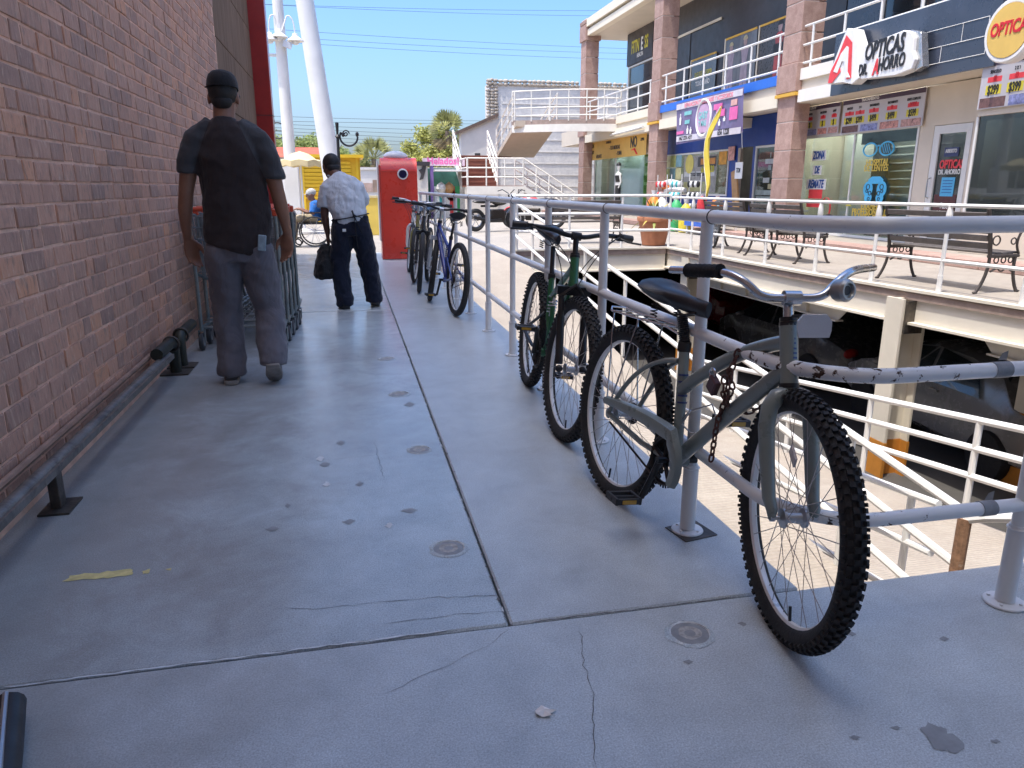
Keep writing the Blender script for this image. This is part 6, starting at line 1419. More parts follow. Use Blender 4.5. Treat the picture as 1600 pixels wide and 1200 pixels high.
def shoe(parent, heel, toe, mt, sole, up=.0, w=.042, lift=0):
    a, b = Vector(heel), Vector(toe); d = (b - a); z = Vector((0, 0, 1)); s = d.cross(z).normalized(); n = s.cross(d.normalized()); mb = MB()
    loft(mb, [(a - d * .06 + n * .045, .028, .03, s), (a + d * .06 + n * .05, .04, .045, s), (a + d * .35 + n * .055, .042, .05, s), (a + d * .62 + n * .04, .047, .034, s), (a + d * .9 + n * .03, .042, .026, s), (b + d * .06 + n * .024, .022, .016, s)], 14)
    sh = mb.build('shoe', mt, parent, ang=60)
    mb = MB(); m = Matrix((d.normalized(), s, n)).transposed().to_4x4(); m.translation = a; L = d.length
    mb.prism([(-.09 * L, -.02), (-.05 * L, -.038), (.2 * L, -.042), (.62 * L, -.05), (.95 * L, -.04), (1.09 * L, -.012), (1.09 * L, .012), (.95 * L, .04), (.62 * L, .05), (.2 * L, .042), (-.05 * L, .038), (-.09 * L, .02)], .026, m); mb.build('sole', sole, sh, smooth=False, bevel=.004)

# ---------------- man in the cap, walking away beside the wall
Y_ = 4.62
p1 = thing('person', 'man in black cap, dark T-shirt and grey trousers walking away beside the brick wall', 'person', (-.62, Y_, 0))
mb = MB(); face = (.04, 1, -.12); q1, R1 = head(mb, (-.640, Y_ + .035, 1.628), face)
mb.tube([(-.642, Y_ - .005, 1.46), (-.642, Y_ + .005, 1.53), (-.64, Y_ + .03, 1.62)], [.068, .058, .058], 14)
loft(mb, [((-.642, Y_ + .01, 1.5), .10, .06), ((-.64, Y_, 1.45), .17, .085), ((-.63, Y_, 1.3), .17, .1), ((-.63, Y_, 1.0), .145, .095), ((-.635, Y_, .85), .15, .10)], 18)
armL = [((-.80, Y_ - .005, 1.405), .055, .06), ((-.845, Y_ - .012, 1.30), .050, .054), ((-.882, Y_ - .015, 1.12), .041, .045), ((-.902, Y_ + .01, 1.02), .040, .042), ((-.914, Y_ + .045, .93), .031, .031), ((-.916, Y_ + .07, .865), .024, .027)]
armR = [((-.47, Y_ - .005, 1.405), .055, .06), ((-.425, Y_ - .01, 1.30), .050, .054), ((-.388, Y_ - .02, 1.13), .041, .045), ((-.372, Y_ - .01, 1.03), .040, .042), ((-.358, Y_ + .0, .95), .031, .031), ((-.353, Y_ + .01, .89), .024, .027)]
loft(mb, armL, 14); loft(mb, armR, 14)
hand(mb, (-.914, Y_ + .075, .855), (.16, -.02, -1), (.5, -.86, 0), (.85, .45, 0), 1.08, .55); hand(mb, (-.352, Y_ + .012, .88), (-.08, .03, -1), (-.45, -.85, .0), (-.85, .5, 0), 1.08, .6)
for s, kx, ky, ax, ay, kz, az in ((-1, -.722, Y_ + .05, -.735, Y_ + .0, .44, .11), (1, -.49, Y_ + .02, -.483, Y_ - .10, .44, .17)):
    loft(mb, [((-.635 + s * .085, Y_, .85), .085, .09), ((kx * .5 + (-.635 + s * .085) * .5, (ky + Y_) / 2, .65), .06, .06), ((kx, ky, kz), .04, .042), ((kx * .5 + ax * .5, (ky + ay) / 2, (kz + az) / 2), .038, .04), ((ax, ay, az), .035, .04)], 14)
body1 = skin(mb, 'body', M_SKIN1, p1, .0065, 2); eyes(q1, R1, p1)
mb = MB(); mb.ball(q1(0, -.016, .03), (.0785, .0975, .085), 18, 12, R1); mb.ball(q1(0, -.058, -.03), (.056, .04, .042), 14, 10, R1); mb.build('hair', M_HAIR, p1)
# cap: six-panel crown, band with the rear gap, peak
M_CAP = cloth('cap_cloth', (.012, .012, .014), .8, .15, 20)
mb = MB(); vs = []; n = 24; prof = [(.0, 1.0), (.35, .975), (.66, .86), (.86, .64), (.965, .32), (.995, 0), (.985, -.16)]
for r, h in prof:
    for j in range(n): a = 2 * math.pi * j / n; vs.append(q1(0, -.012, .06) + R1 @ Vector((.0845 * r * math.cos(a), .103 * r * math.sin(a), .086 * h)))
fs = [(i * n + j, i * n + (j + 1) % n, (i + 1) * n + (j + 1) % n, (i + 1) * n + j) for i in range(len(prof) - 1) for j in range(n)]; cap = mb.add(vs, fs).build('cap', M_CAP, p1, ang=70)
mb = MB(); mb.ball(q1(0, -.012, .143), (.009, .009, .005), 8, 6); mb.build('cap_button', M_CAP, cap)
mb = MB(); pts = [q1(0, -.012, .046) + R1 @ Vector((.0865 * math.cos(a), .105 * math.sin(a), .0)) for a in [rad(d) for d in range(200, 345, 8)]]; mb.tube(pts, [.0085] * len(pts), 6, flat=.18); mb.build('cap_strap', mat('cap_strap', (.03, .03, .032), .5), cap)
mb = MB(); mb.prism([(.075 * math.cos(a), .09 + .075 * math.sin(a)) for a in [rad(d) for d in range(-20, 201, 20)]], .004, Matrix.Translation(q1(0, -.005, .05)) @ R1.to_4x4() @ Matrix.Rotation(rad(-12), 4, 'X')); mb.build('cap_peak', M_CAP, cap)
# shirt with raglan sleeves
M_SHIRT = cloth('dark_shirt', (.034, .025, .025), .85, .4, 5, (1, 1, .3))
nt = M_SHIRT.node_tree; bs = nt.nodes['Principled BSDF']; src = bs.inputs['Base Color'].links[0].from_socket      # raglan sleeves in charcoal
sx = _n(nt, 'ShaderNodeSeparateXYZ'); nt.links.new(_n(nt, 'ShaderNodeTexCoord').outputs['Object'], sx.inputs[0])
ra1 = mth(nt, 'SUBTRACT', mth(nt, 'ABSOLUTE', mth(nt, 'ADD', sx.outputs[0], .64)), mth(nt, 'ADD', mth(nt, 'MULTIPLY', mth(nt, 'SUBTRACT', 1.5, sx.outputs[2]), .40), .075))
nt.links.new(mix(nt, ramp(nt, mth(nt, 'ADD', mth(nt, 'MULTIPLY', ra1, 60.0), .5), [(.4, 0), (.6, 1)]).outputs[0], src, (.05, .05, .054)), bs.inputs['Base Color'])
mb = MB()
loft(mb, [((-.642, Y_ + .0, 1.525), .062, .06), ((-.642, Y_ - .004, 1.50), .085, .072), ((-.641, Y_ - .004, 1.475), .118, .088), ((-.638, Y_ - .006, 1.42), .172, .105), ((-.63, Y_ - .006, 1.32), .198, .118), ((-.622, Y_, 1.2), .192, .118), ((-.62, Y_, 1.08), .184, .118), ((-.62, Y_, .96), .182, .122), ((-.628, Y_, .86), .184, .128), ((-.64, Y_ - .004, .80), .178, .128), ((-.645, Y_ - .004, .785), .165, .118)], 26)
for s, arm in ((-1, armL), (1, armR)):
    a0, a1, a2 = (Vector(arm[i][0]) for i in (0, 1, 2)); e = a1.lerp(a2, .42 if s < 0 else .6)
    loft(mb, [((-.642 + s * .075, Y_ - .004, 1.502), .035, .055), ((-.642 + s * .11, Y_ - .004, 1.468), .045, .07), (a0 + Vector((-s * .005, 0, .005)), .068, .080), (a0.lerp(a1, .6), .068, .080), (a1, .067, .079), (e, .070, .082), (e - Vector((0, 0, .006)), .062, .072)], 18)
skin(mb, 'shirt', M_SHIRT, p1, .0085, 4, .032, .12)
# trousers
M_TROUS = cloth('grey_trousers', (.14, .133, .15), .85, .45, 5, (1, 1, .6))
mb = MB(); loft(mb, [((-.63, Y_, .90), .165, .108), ((-.632, Y_, .82), .172, .118), ((-.635, Y_, .73), .165, .118)], 22)
loft(mb, [((-.712, Y_, .82), .098, .112), ((-.722, Y_ + .012, .70), .107, .112), ((-.728, Y_ + .03, .55), .096, .1), ((-.727, Y_ + .045, .42), .085, .088), ((-.728, Y_ + .02, .26), .082, .086), ((-.731, Y_ + .004, .12), .081, .088), ((-.733, Y_, .055), .083, .09), ((-.733, Y_, .045), .072, .078)], 20)
loft(mb, [((-.545, Y_, .82), .098, .112), ((-.528, Y_ + .01, .70), .107, .112), ((-.505, Y_ + .02, .55), .096, .1), ((-.49, Y_ + .03, .43), .087, .09), ((-.488, Y_ - .03, .29), .084, .088), ((-.484, Y_ - .085, .18), .083, .088), ((-.482, Y_ - .105, .125), .084, .088), ((-.482, Y_ - .107, .115), .07, .075)], 20)
skin(mb, 'trousers', M_TROUS, p1, .009, 3, .034, .12)
M_SHOE1 = mat('grey_shoe', (.06, .055, .055), .7, var=.3, vs=20, bmp=.3); M_SOLE1 = mat('shoe_sole', (.27, .25, .23), .8, var=.2, vs=25, bmp=.3)
shoe(p1, (-.735, Y_ - .065, .002), (-.755, Y_ + .16, .002), M_SHOE1, M_SOLE1); shoe(p1, (-.478, Y_ - .175, .125), (-.485, Y_ - .03, .005), M_SHOE1, M_SOLE1)
mb = MB(); mb.box((-.485, Y_ - .118, .84), (.045, .012, .09), Matrix.Rotation(.12, 3, 'Y')); mb.build('pocket_cloth', mat('pocket_cloth', (.25, .33, .38), .7, var=.3, vs=20), p1, smooth=False, bevel=.004)

# ---------------- man in the pale shirt with apron strings, stooping with a bag
Y2 = 7.40
p2_ = thing('person', 'stooping man in pale blue shirt, navy trousers and apron strings, carrying a black bag', 'person', (.06, Y2, 0))
mb = MB(); q2, R2 = head(mb, (-.125, Y2 + .22, 1.335), (-.35, 1, -.35), 1.0)
mb.tube([(-.05, Y2 + .06, 1.19), (-.085, Y2 + .14, 1.25), (-.12, Y2 + .2, 1.31)], [.066, .056, .056], 14)
loft(mb, [((-.05, Y2 + .1, 1.22), .10, .06), ((-.035, Y2 + .06, 1.16), .15, .08), ((-.015, Y2 + .02, 1.03), .15, .09), ((.02, Y2, .88), .14, .09), ((.035, Y2, .78), .145, .095)], 16)
arm2 = [((-.175, Y2 + .05, 1.14), .05, .055), ((-.198, Y2 + .05, 1.02), .046, .05), ((-.208, Y2 + .04, .90), .038, .042), ((-.205, Y2 + .06, .83), .036, .038), ((-.198, Y2 + .08, .74), .027, .028), ((-.194, Y2 + .085, .70), .022, .025)]
loft(mb, arm2, 12); hand(mb, (-.194, Y2 + .085, .695), (.02, .02, -1), (1, 0, 0), (0, 1, .0), 1.02, 1.25)
arm2r = [((.11, Y2 + .06, 1.15), .05, .055), ((.15, Y2 + .13, 1.04), .045, .05), ((.15, Y2 + .2, .95), .038, .042), ((.08, Y2 + .30, .96), .03, .032), ((.03, Y2 + .34, .98), .024, .026)]
loft(mb, arm2r, 12); hand(mb, (.02, Y2 + .345, .982), (-1, .3, .1), (0, 0, -1), (0, 1, 0), 1.0, .7)
for hx, kx, ky, ax, ay, in ((-.04, -.095, Y2 + .03, -.062, Y2 - .03), (.115, .185, Y2 + .04, .218, Y2 + .06)): loft(mb, [((hx, Y2, .80), .085, .09), ((kx, ky, .37), .055, .058), ((ax, ay, .08), .035, .04)], 12)
skin(mb, 'body', M_SKIN2, p2_, .0075, 2); eyes(q2, R2, p2_)
mb = MB(); mb.ball(q2(0, -.02, .035), (.081, .096, .088), 18, 12, R2); mb.ball(q2(0, -.06, -.025), (.064, .042, .048), 14, 10, R2); mb.build('hair', M_HAIR, p2_)
M_SHIRT2 = cloth('pale_shirt', (.62, .66, .70), .8, .55, 7, (1, 1, .45))
mb = MB(); loft(mb, [((-.075, Y2 + .12, 1.245), .062, .058), ((-.06, Y2 + .09, 1.225), .10, .075), ((-.045, Y2 + .06, 1.185), .165, .095), ((-.03, Y2 + .04, 1.12), .182, .11), ((-.012, Y2 + .015, 1.03), .18, .118), ((.012, Y2 - .005, .94), .172, .122), ((.025, Y2 - .008, .88), .162, .122), ((.03, Y2, .82), .165, .125), ((.032, Y2, .81), .15, .112)], 24)
a0, a1, a2 = (Vector(arm2[i][0]) for i in (0, 1, 2)); loft(mb, [((-.12, Y2 + .07, 1.185), .06, .06), (a0, .072, .08), (a1, .07, .078), (a1.lerp(a2, .5), .071, .08), (a1.lerp(a2, .54), .06, .068)], 16)
b0_, b1_, b2_ = (Vector(arm2r[i][0]) for i in (0, 1, 2)); loft(mb, [((.06, Y2 + .07, 1.185), .06, .06), (b0_, .07, .078), (b1_, .066, .074), (b1_.lerp(b2_, .4), .066, .074), (b1_.lerp(b2_, .45), .055, .062)], 16)
skin(mb, 'shirt', M_SHIRT2, p2_, .010, 3, .03, .08)
mb = MB(); mb.tube([q2(s * .06, -.06 + abs(s) * .03, -.098) for s in (-1, -.5, 0, .5, 1)], .016, 8, flat=.6); mb.build('collar', M_SHIRT2, p2_)
M_NAVY = cloth('navy_trousers', (.010, .014, .030), .8, .6, 6, (1, 1, .6))
mb = MB(); loft(mb, [((.03, Y2, .885), .165, .115), ((.032, Y2, .80), .175, .128), ((.035, Y2, .70), .168, .125)], 20)
loft(mb, [((-.05, Y2, .80), .098, .12), ((-.065, Y2 + .01, .66), .107, .118), ((-.085, Y2 + .02, .5), .098, .105), ((-.092, Y2 + .025, .37), .090, .095), ((-.08, Y2, .22), .082, .088), ((-.066, Y2 - .02, .09), .080, .088), ((-.063, Y2 - .025, .035), .082, .09), ((-.063, Y2 - .025, .027), .07, .078)], 18)
loft(mb, [((.115, Y2, .80), .098, .12), ((.135, Y2 + .01, .66), .107, .118), ((.165, Y2 + .03, .5), .098, .105), ((.185, Y2 + .04, .37), .092, .097), ((.205, Y2 + .045, .22), .084, .09), ((.218, Y2 + .05, .10), .080, .088), ((.22, Y2 + .05, .05), .082, .088), ((.22, Y2 + .05, .042), .07, .078)], 18)
skin(mb, 'trousers', M_NAVY, p2_, .010, 3, .034, .09)
mb = MB(); mb.box((-.035, Y2 - .128, .755), (.032, .008, .026)); mb.build('trouser_label', M_WTXT, p2_, smooth=False)
M_STRING = mat('apron_string', (.012, .012, .014), .8)
mb = MB(); pts = [(.028 + .172 * math.sin(a), Y2 - .002 - .132 * math.cos(a), .872 + .03 * math.sin(a) + .0 * a) for a in [rad(d) for d in range(-120, 121, 12)]]; mb.tube(pts, .0105, 6, flat=.5); mb.build('apron_string', M_STRING, p2_)
mb = MB(); k = Vector((.065, Y2 - .145, .885)); mb.tube([k, k + Vector((-.02, -.01, .05)), k + Vector((-.012, -.01, .02)), k], .008, 6); mb.tube(arc(k, k + Vector((.05, -.02, .01)), k + Vector((.11, .0, -.06)), 6), .008, 6, flat=.6); mb.tube([k, k + Vector((.005, -.01, -.1)), k + Vector((.01, -.012, -.22)), k + Vector((.018, -.008, -.30))], .010, 6, flat=.5); mb.tube([k, k + Vector((.03, -.01, -.08)), k + Vector((.065, -.004, -.16))], .008, 6, flat=.6); mb.ball(k, .016, 8, 6); mb.build('apron_knot', M_STRING, p2_)
M_SHOE2 = mat('black_shoe', (.012, .012, .013), .5, var=.3); shoe(p2_, (-.06, Y2 - .09, .002), (-.10, Y2 + .12, .002), M_SHOE2, M_SHOE2); shoe(p2_, (.218, Y2 - .02, .02), (.235, Y2 + .19, .002), M_SHOE2, M_SHOE2)
# the bag
t = thing('shopping_bag', 'black cloth bag hanging from the stooping man\'s left hand', 'bag', (-.22, Y2 + .07, .29)); M_BAG = cloth('black_bag', (.012, .012, .013), .6, .5, 10)
mb = MB(); loft(mb, [((-.235, Y2 + .08, .285), .105, .13), ((-.235, Y2 + .08, .31), .118, .15), ((-.228, Y2 + .08, .42), .108, .14), ((-.215, Y2 + .085, .54), .085, .10), ((-.205, Y2 + .085, .60), .055, .06), ((-.2, Y2 + .085, .615), .04, .045)], 20); skin(mb, 'sack', M_BAG, t, .010, 2, .03, .07)
mb = MB()
for s in (-1, 1): mb.tube(arc((-.21, Y2 + .085 + s * .05, .58), (-.192, Y2 + .088 + s * .03, .66), (-.188, Y2 + .088, .612), 6), .009, 6, flat=.6)
mb.build('strap', M_BAG, t)

# ---------------- person in a wheelchair, far behind
Y3 = 15.6; cx = -.70
t = thing('wheelchair', 'dark wheelchair carrying the person in blue by the yellow kiosk', 'wheelchair', (cx, Y3, 0))
for s in (-1, 1):
    mb = MB(); mb.torus((cx + .05, Y3 + s * .28, .30), .28, .016, Matrix.Rotation(rad(90), 3, 'X'), 28, 6); w = mb.build('wheel', M_RUBBER, t)
    mb = MB()
    for i in range(10): a = math.pi * i / 5; mb.tube([(cx + .05, Y3 + s * .28, .30), (cx + .05 + .27 * math.cos(a), Y3 + s * .28, .30 + .27 * math.sin(a))], .003, 4)
    mb.build('spokes', M_ALLOY, w)
    mb = MB(); mb.tube([(cx - .35, Y3 + s * .22, .1), (cx - .25, Y3 + s * .22, .45), (cx + .2, Y3 + s * .24, .45), (cx + .22, Y3 + s * .24, .9), (cx + .32, Y3 + s * .24, .92)], .014, 8); mb.tube([(cx + .2, Y3 + s * .24, .66), (cx - .12, Y3 + s * .25, .66), (cx - .14, Y3 + s * .25, .45)], .013, 8); mb.build('side_frame', M_BLACKM, t)
    mb = MB(); mb.torus((cx - .28, Y3 + s * .22, .085), .07, .015, Matrix.Rotation(rad(90), 3, 'X'), 16, 6); mb.build('caster', M_RUBBER, t)
mb = MB(); mb.box((cx, Y3, .45), (.42, .46, .03)); mb.build('seat', M_BLACKP, t, smooth=False); mb = MB(); mb.box((cx + .22, Y3, .68), (.03, .46, .4)); mb.build('backrest', M_BLACKP, t, smooth=False); mb = MB(); mb.box((cx - .40, Y3, .1), (.14, .34, .015)); mb.build('footrest', M_BLACKP, t, smooth=False)
p3_ = thing('person', 'seated person in blue shirt, pale cap and khaki trousers in the wheelchair', 'person', (cx, Y3, .45))
mb = MB(); q3, R3 = head(mb, (cx + .02, Y3, 1.0), (-1, -.15, -.25), .95); mb.tube([(cx + .07, Y3, .82), (cx + .05, Y3, .9), (cx + .02, Y3, .98)], [.062, .052, .05], 10)
ax = (0, 1, 0); loft(mb, [((cx + .08, Y3, .86), .16, .075, ax), ((cx + .1, Y3, .7), .16, .1, ax), ((cx + .1, Y3, .52), .15, .1, ax)], 14)
for s in (-1, 1):
    loft(mb, [((cx + .07, Y3 + s * .17, .82), .05, .05), ((cx + .04, Y3 + s * .22, .64), .042, .045), ((cx - .06, Y3 + s * .23, .66), .034, .034), ((cx - .18, Y3 + s * .22, .72), .024, .024)], 10); hand(mb, (cx - .18, Y3 + s * .22, .72), (-1, 0, .2), (0, 0, -1), (0, -s, 0), 1, .8)
    loft(mb, [((cx + .08, Y3 + s * .09, .52), .08, .08, ax), ((cx - .28, Y3 + s * .11, .53), .06, .06, ax), ((cx - .34, Y3 + s * .11, .3), .045, .045, ax), ((cx - .38, Y3 + s * .11, .14), .035, .035, ax)], 10)
skin(mb, 'body', M_SKIN1, p3_, .011, 2); eyes(q3, R3, p3_, .95)
mb = MB(); loft(mb, [((cx + .06, Y3, .885), .09, .06, ax), ((cx + .07, Y3, .86), .17, .09, ax), ((cx + .09, Y3, .72), .18, .12, ax), ((cx + .09, Y3, .53), .18, .13, ax), ((cx + .09, Y3, .5), .17, .12, ax)], 16)
for s in (-1, 1): loft(mb, [((cx + .07, Y3 + s * .14, .845), .06, .06), ((cx + .06, Y3 + s * .19, .74), .064, .064), ((cx + .045, Y3 + s * .21, .66), .062, .062)], 12)
skin(mb, 'shirt', cloth('blue_shirt', (.02, .13, .40), .8, .4), p3_, .012, 2, .02, .1)
mb = MB()
for s in (-1, 1): loft(mb, [((cx + .12, Y3 + s * .09, .53), .1, .1, ax), ((cx - .1, Y3 + s * .105, .55), .09, .085, ax), ((cx - .3, Y3 + s * .11, .54), .078, .075, ax), ((cx - .345, Y3 + s * .11, .42), .075, .075, ax), ((cx - .37, Y3 + s * .11, .17), .07, .07, ax), ((cx - .372, Y3 + s * .11, .16), .06, .06, ax)], 12)
skin(mb, 'trousers', cloth('khaki', (.33, .27, .17), .85, .4), p3_, .012, 2, .02, .1)
for s in (-1, 1): shoe(p3_, (cx - .33, Y3 + s * .11, .112), (cx - .52, Y3 + s * .12, .112), M_SHOE2, M_SHOE2)
mb = MB(); mb.ball(q3(0, -.015, .045), (.083, .102, .08), 14, 10, R3); mb.prism([(.07 * math.cos(a), .07 + .07 * math.sin(a)) for a in [rad(d) for d in range(-20, 201, 20)]], .005, Matrix.Translation(q3(0, 0, .05)) @ R3.to_4x4() @ Matrix.Rotation(rad(-10), 4, 'X')); mb.build('cap', cloth('pale_cap', (.42, .42, .4)), p3_)
# ================================================================== far end: street, kiosks, stairs, trees, wires
def at(px, py, Y): return onY(px, py, Y)
M_WPOLE = mat('white_pole', (.72, .71, .69), .45, var=.07, vs=1.5)
M_KYEL = mat('kiosk_yellow', (.74, .47, .02), .5, var=.08, vs=2)
M_LIGHTW = mat('pale_plaster', (.62, .58, .53), .8, var=.12, vs=.8, col2=(.5, .45, .4), amt=.2, s2=1)
M_GREYW = mat('grey_plaster', (.64, .61, .57), .85, var=.15, vs=.6, col2=(.42, .4, .37), amt=.3, s2=.8)
# white lamp post
Y = 21.0; b = at(459, 335, Y); x0 = at(452, 230, Y).x
t = thing('lamp_post', 'tall white lamp post with hanging bell lamps, left of the leaning column', 'lamp post', (x0, Y, 0))
mb = MB(); mb.tube([(x0, Y, 1.5), (x0 - .02, Y, 4.5), (x0 - .03, Y, 8.5)], [.155, .135, .12], 16); mb.build('pole', M_WPOLE, t)
mb = MB(); mb.box2((x0 - .2, Y - .2, 0), (x0 + .2, Y + .2, 1.75)); mb.build('plinth', M_WPOLE, t, smooth=False, bevel=.02)
for px, py in ((422, 62), (437, 58), (462, 64)):
    p = at(px, py, Y); s = -1 if p.x < x0 else 1
    mb = MB(); mb.tube([(x0, Y - .12, p.z + .1)] + [v - Vector((0, .12, 0)) for v in arc((x0 + (p.x - x0) * .5, Y, p.z + .55), (p.x, Y, p.z + .6), (p.x, Y, p.z + .12), 6)], .018, 6); mb.build('arm', M_WPOLE, t)
    mb = MB(); mb.lathe([(.0, .16), (.06, .15), (.08, .08), (.20, .0), (.21, -.03), (.1, -.03), (.07, -.1), (0, -.12)], Matrix.Translation((p.x, Y - .12, p.z)), 16); mb.build('lamp_shade', M_WPOLE, t)
p = at(450, 72, Y); mb = MB(); mb.box((p.x, Y - .2, p.z), (.22, .06, .16), Matrix.Rotation(.3, 3, 'Y')); mb.build('floodlight', M_REFL, t, smooth=False, bevel=.01)
p = at(424, 86, Y); mb = MB(); mb.box2((p.x - .35, Y - .05, p.z - .03), (x0, Y + .05, p.z + .03)); mb.build('bracket', M_WPOLE, t, smooth=False)
# leaning column
Y = 24.0; a, c, e = at(476, 0, Y), at(514, 240, Y), None
d = (c - a); k = (0 - a.z) / d.z; foot = a + d * k; top = a - d * .6
t = thing('leaning_column', 'thick white round column leaning to the left behind the stooping man', 'column', (foot.x, Y, 0))
mb = MB(); mb.tube([foot, a.lerp(foot, .5), top], [.30, .27, .24], 24); mb.build('shaft', M_WPOLE, t)
mb = MB(); mb.lathe([(.45, 0), (.45, .25), (.3, .32)], Matrix.Translation(foot), 20); mb.build('base', M_WPOLE, t)
# black ornate street lamp
Y = 22.0; p = at(529, 240, Y); t = thing('ornate_lamp', 'black ornate street lamp with scroll bracket behind the stooping man', 'street lamp', (p.x, Y, 0)); zt = at(528, 192, Y).z
mb = MB(); mb.lathe([(.16, 0), (.16, .2), (.08, .3), (.06, .9), (.045, 1.0), (.04, zt - .4), (.07, zt - .36), (.03, zt - .3), (.05, zt), (0, zt + .02)], Matrix.Translation((p.x, Y, 0)), 12); mb.build('post', M_BLACKM, t)
c = at(545, 215, Y); mb = MB(); mb.tube([(c.x + .24 * math.cos(q), Y, c.z + .02 + .24 * math.sin(q)) for q in [rad(d) for d in range(150, 375, 15)]], .03, 6); mb.tube([(c.x - .08 + .10 * (1 - i / 22) * math.cos(i * .5), Y, c.z + .1 + .10 * (1 - i / 22) * math.sin(i * .5)) for i in range(20)], .02, 6); mb.build('scroll', M_BLACKM, t)
for px in (536, 558): q = at(px, 210, Y); mb = MB(); mb.ball((q.x, Y, q.z), (.05, .05, .07), 8, 6); mb.build('finial', M_BLACKM, t)
# yellow kiosk
Y = 26.0; a, c = at(463, 345, Y), at(562, 247, Y)
t = thing('kiosk', 'yellow shuttered kiosk behind the stooping man', 'kiosk', ((a.x + c.x) / 2, Y, 0))
mb = MB(); mb.box2((a.x, Y, 0), (c.x, Y + 2, c.z)); mb.build('cabin', M_KYEL, t, smooth=False); mb = MB(); mb.box2((a.x - .12, Y - .25, c.z), (c.x + .12, Y + 2.1, c.z + .1)); mb.build('roof', M_KYEL, t, smooth=False)
for i in range(9): mb = MB(); mb.box((a.x + 1.1, Y - .03, .95 + i * .12), (1.5, .05, .1), Matrix.Rotation(.25, 3, 'X')); mb.build('shutter_slat', M_KYEL, t, smooth=False)
for x in (a.x + .12, a.x + .32, c.x - .1): mb = MB(); mb.box2((x - .04, Y - .07, 0), (x + .04, Y - .001, c.z)); mb.build('corner_post', M_KYEL, t, smooth=False)
mb = MB(); mb.box2((a.x + .35, Y - .12, .78), (a.x + 1.9, Y - .002, .84)); mb.build('counter', M_KYEL, t, smooth=False)
# parasol
Y = 20.0; a = at(468, 236, Y); l = at(437, 256, Y); t = thing('parasol', 'pale yellow parasol beside the white lamp post', 'parasol', (a.x, Y, 0)); R = (at(500, 250, Y).x - l.x) / 2; mb = MB(); vs = []; n = 16
for r, z in ((0, a.z), (.45, a.z - .07), (.8, a.z - .2), (1, l.z + .06), (1.0, l.z - .08)):
    for j in range(n): q = 2 * math.pi * j / n; f = 1 + (.05 if j % 2 and r > .5 else 0); vs.append((a.x + R * r * math.cos(q) * f, Y + R * r * math.sin(q) * f, z + (.04 if j % 2 == 0 and r >= 1 else 0)))
mb.add(vs, [(i * n + j, i * n + (j + 1) % n, (i + 1) * n + (j + 1) % n, (i + 1) * n + j) for i in range(4) for j in range(n)]); mb.build('canopy', mat('parasol_cloth', (.66, .54, .30), .8, var=.1), t)
mb = MB(); mb.cyl((a.x, Y, .05), (a.x, Y, a.z - .02), .025, n=8); mb.build('pole', M_WPOLE, t); mb = MB(); mb.lathe([(.3, 0), (.3, .08), (.05, .12)], Matrix.Translation((a.x, Y, 0)), 16); mb.build('foot', M_LIGHTW, t)
# pale house with the red roof behind the parasol
def house(label, px0, px1, Y, ptop, wall, roofm, rh, name='house', depth=6, wins=()):
    a, c = at(px0, 292, Y), at(px1, ptop, Y); t = thing(name, label, 'building', ((a.x + c.x) / 2, Y, 0)); mb = MB(); mb.box2((a.x, Y, 0), (c.x, Y + depth, c.z)); w = mb.build('wall', wall, t, smooth=False)
    if rh: mb = MB(); mb.add([(a.x - .2, Y - .2, c.z), (c.x + .2, Y - .2, c.z), (c.x + .2, Y + depth, c.z), (a.x - .2, Y + depth, c.z), (a.x - .1, Y + depth * .5, c.z + rh), (c.x + .1, Y + depth * .5, c.z + rh)], [(0, 1, 5, 4), (2, 3, 4, 5), (0, 4, 3), (1, 2, 5), (0, 3, 2, 1)]); mb.build('roof', roofm, t, smooth=False)
    else: mb = MB(); mb.box2((a.x - .08, Y - .08, c.z), (c.x + .08, Y + depth, c.z + .14)); mb.build('parapet', roofm, t, smooth=False)
    for wx0, wx1, wy0, wy1, m in wins: p, q = at(wx0, wy1, Y), at(wx1, wy0, Y); mb = MB(); mb.box2((p.x, Y - .05, max(.02, p.z)), (q.x, Y - .001, q.z)); mb.build('opening', m, t, smooth=False)
    return t, a, c
M_ROOFR = mat('red_roof', (.45, .10, .05), .8, var=.2, vs=3)
house('pale house with low red roof behind the parasol', 405, 497, 34, 246, M_LIGHTW, M_ROOFR, .55, wins=((425, 437, 262, 300, M_ROOFR), (410, 420, 270, 300, M_INDARK)))
house('long grey wall building with a brown archway between the stooping man and the red cabinet', 545, 735, 46, 266, M_GREYW, M_GREYW, 0, wins=((583, 598, 281, 300, mat('brown_gate', (.28, .2, .15), .8, var=.3, vs=2)), (560, 582, 286, 300, mat('old_brick', (.42, .30, .25), .9, var=.3, vs=3)), (654, 664, 256, 292, M_GREYW)))
# low yellow wall
Y = 19.0; a, c = at(553, 345, Y), at(640, 309, Y); t = thing('low_wall', 'low yellow wall behind the red cabinet', 'wall', (a.x, Y, 0))
mb = MB(); mb.box2((a.x, Y, 0), (c.x, Y + .25, c.z)); mb.build('wall', mat('wall_yellow', (.66, .48, .09), .7, var=.12, vs=1.5), t, smooth=False); mb = MB(); mb.box2((a.x - .03, Y - .03, c.z), (c.x + .03, Y + .28, c.z + .05)); mb.build('coping', mat('wall_cap', (.6, .5, .25), .7), t, smooth=False)
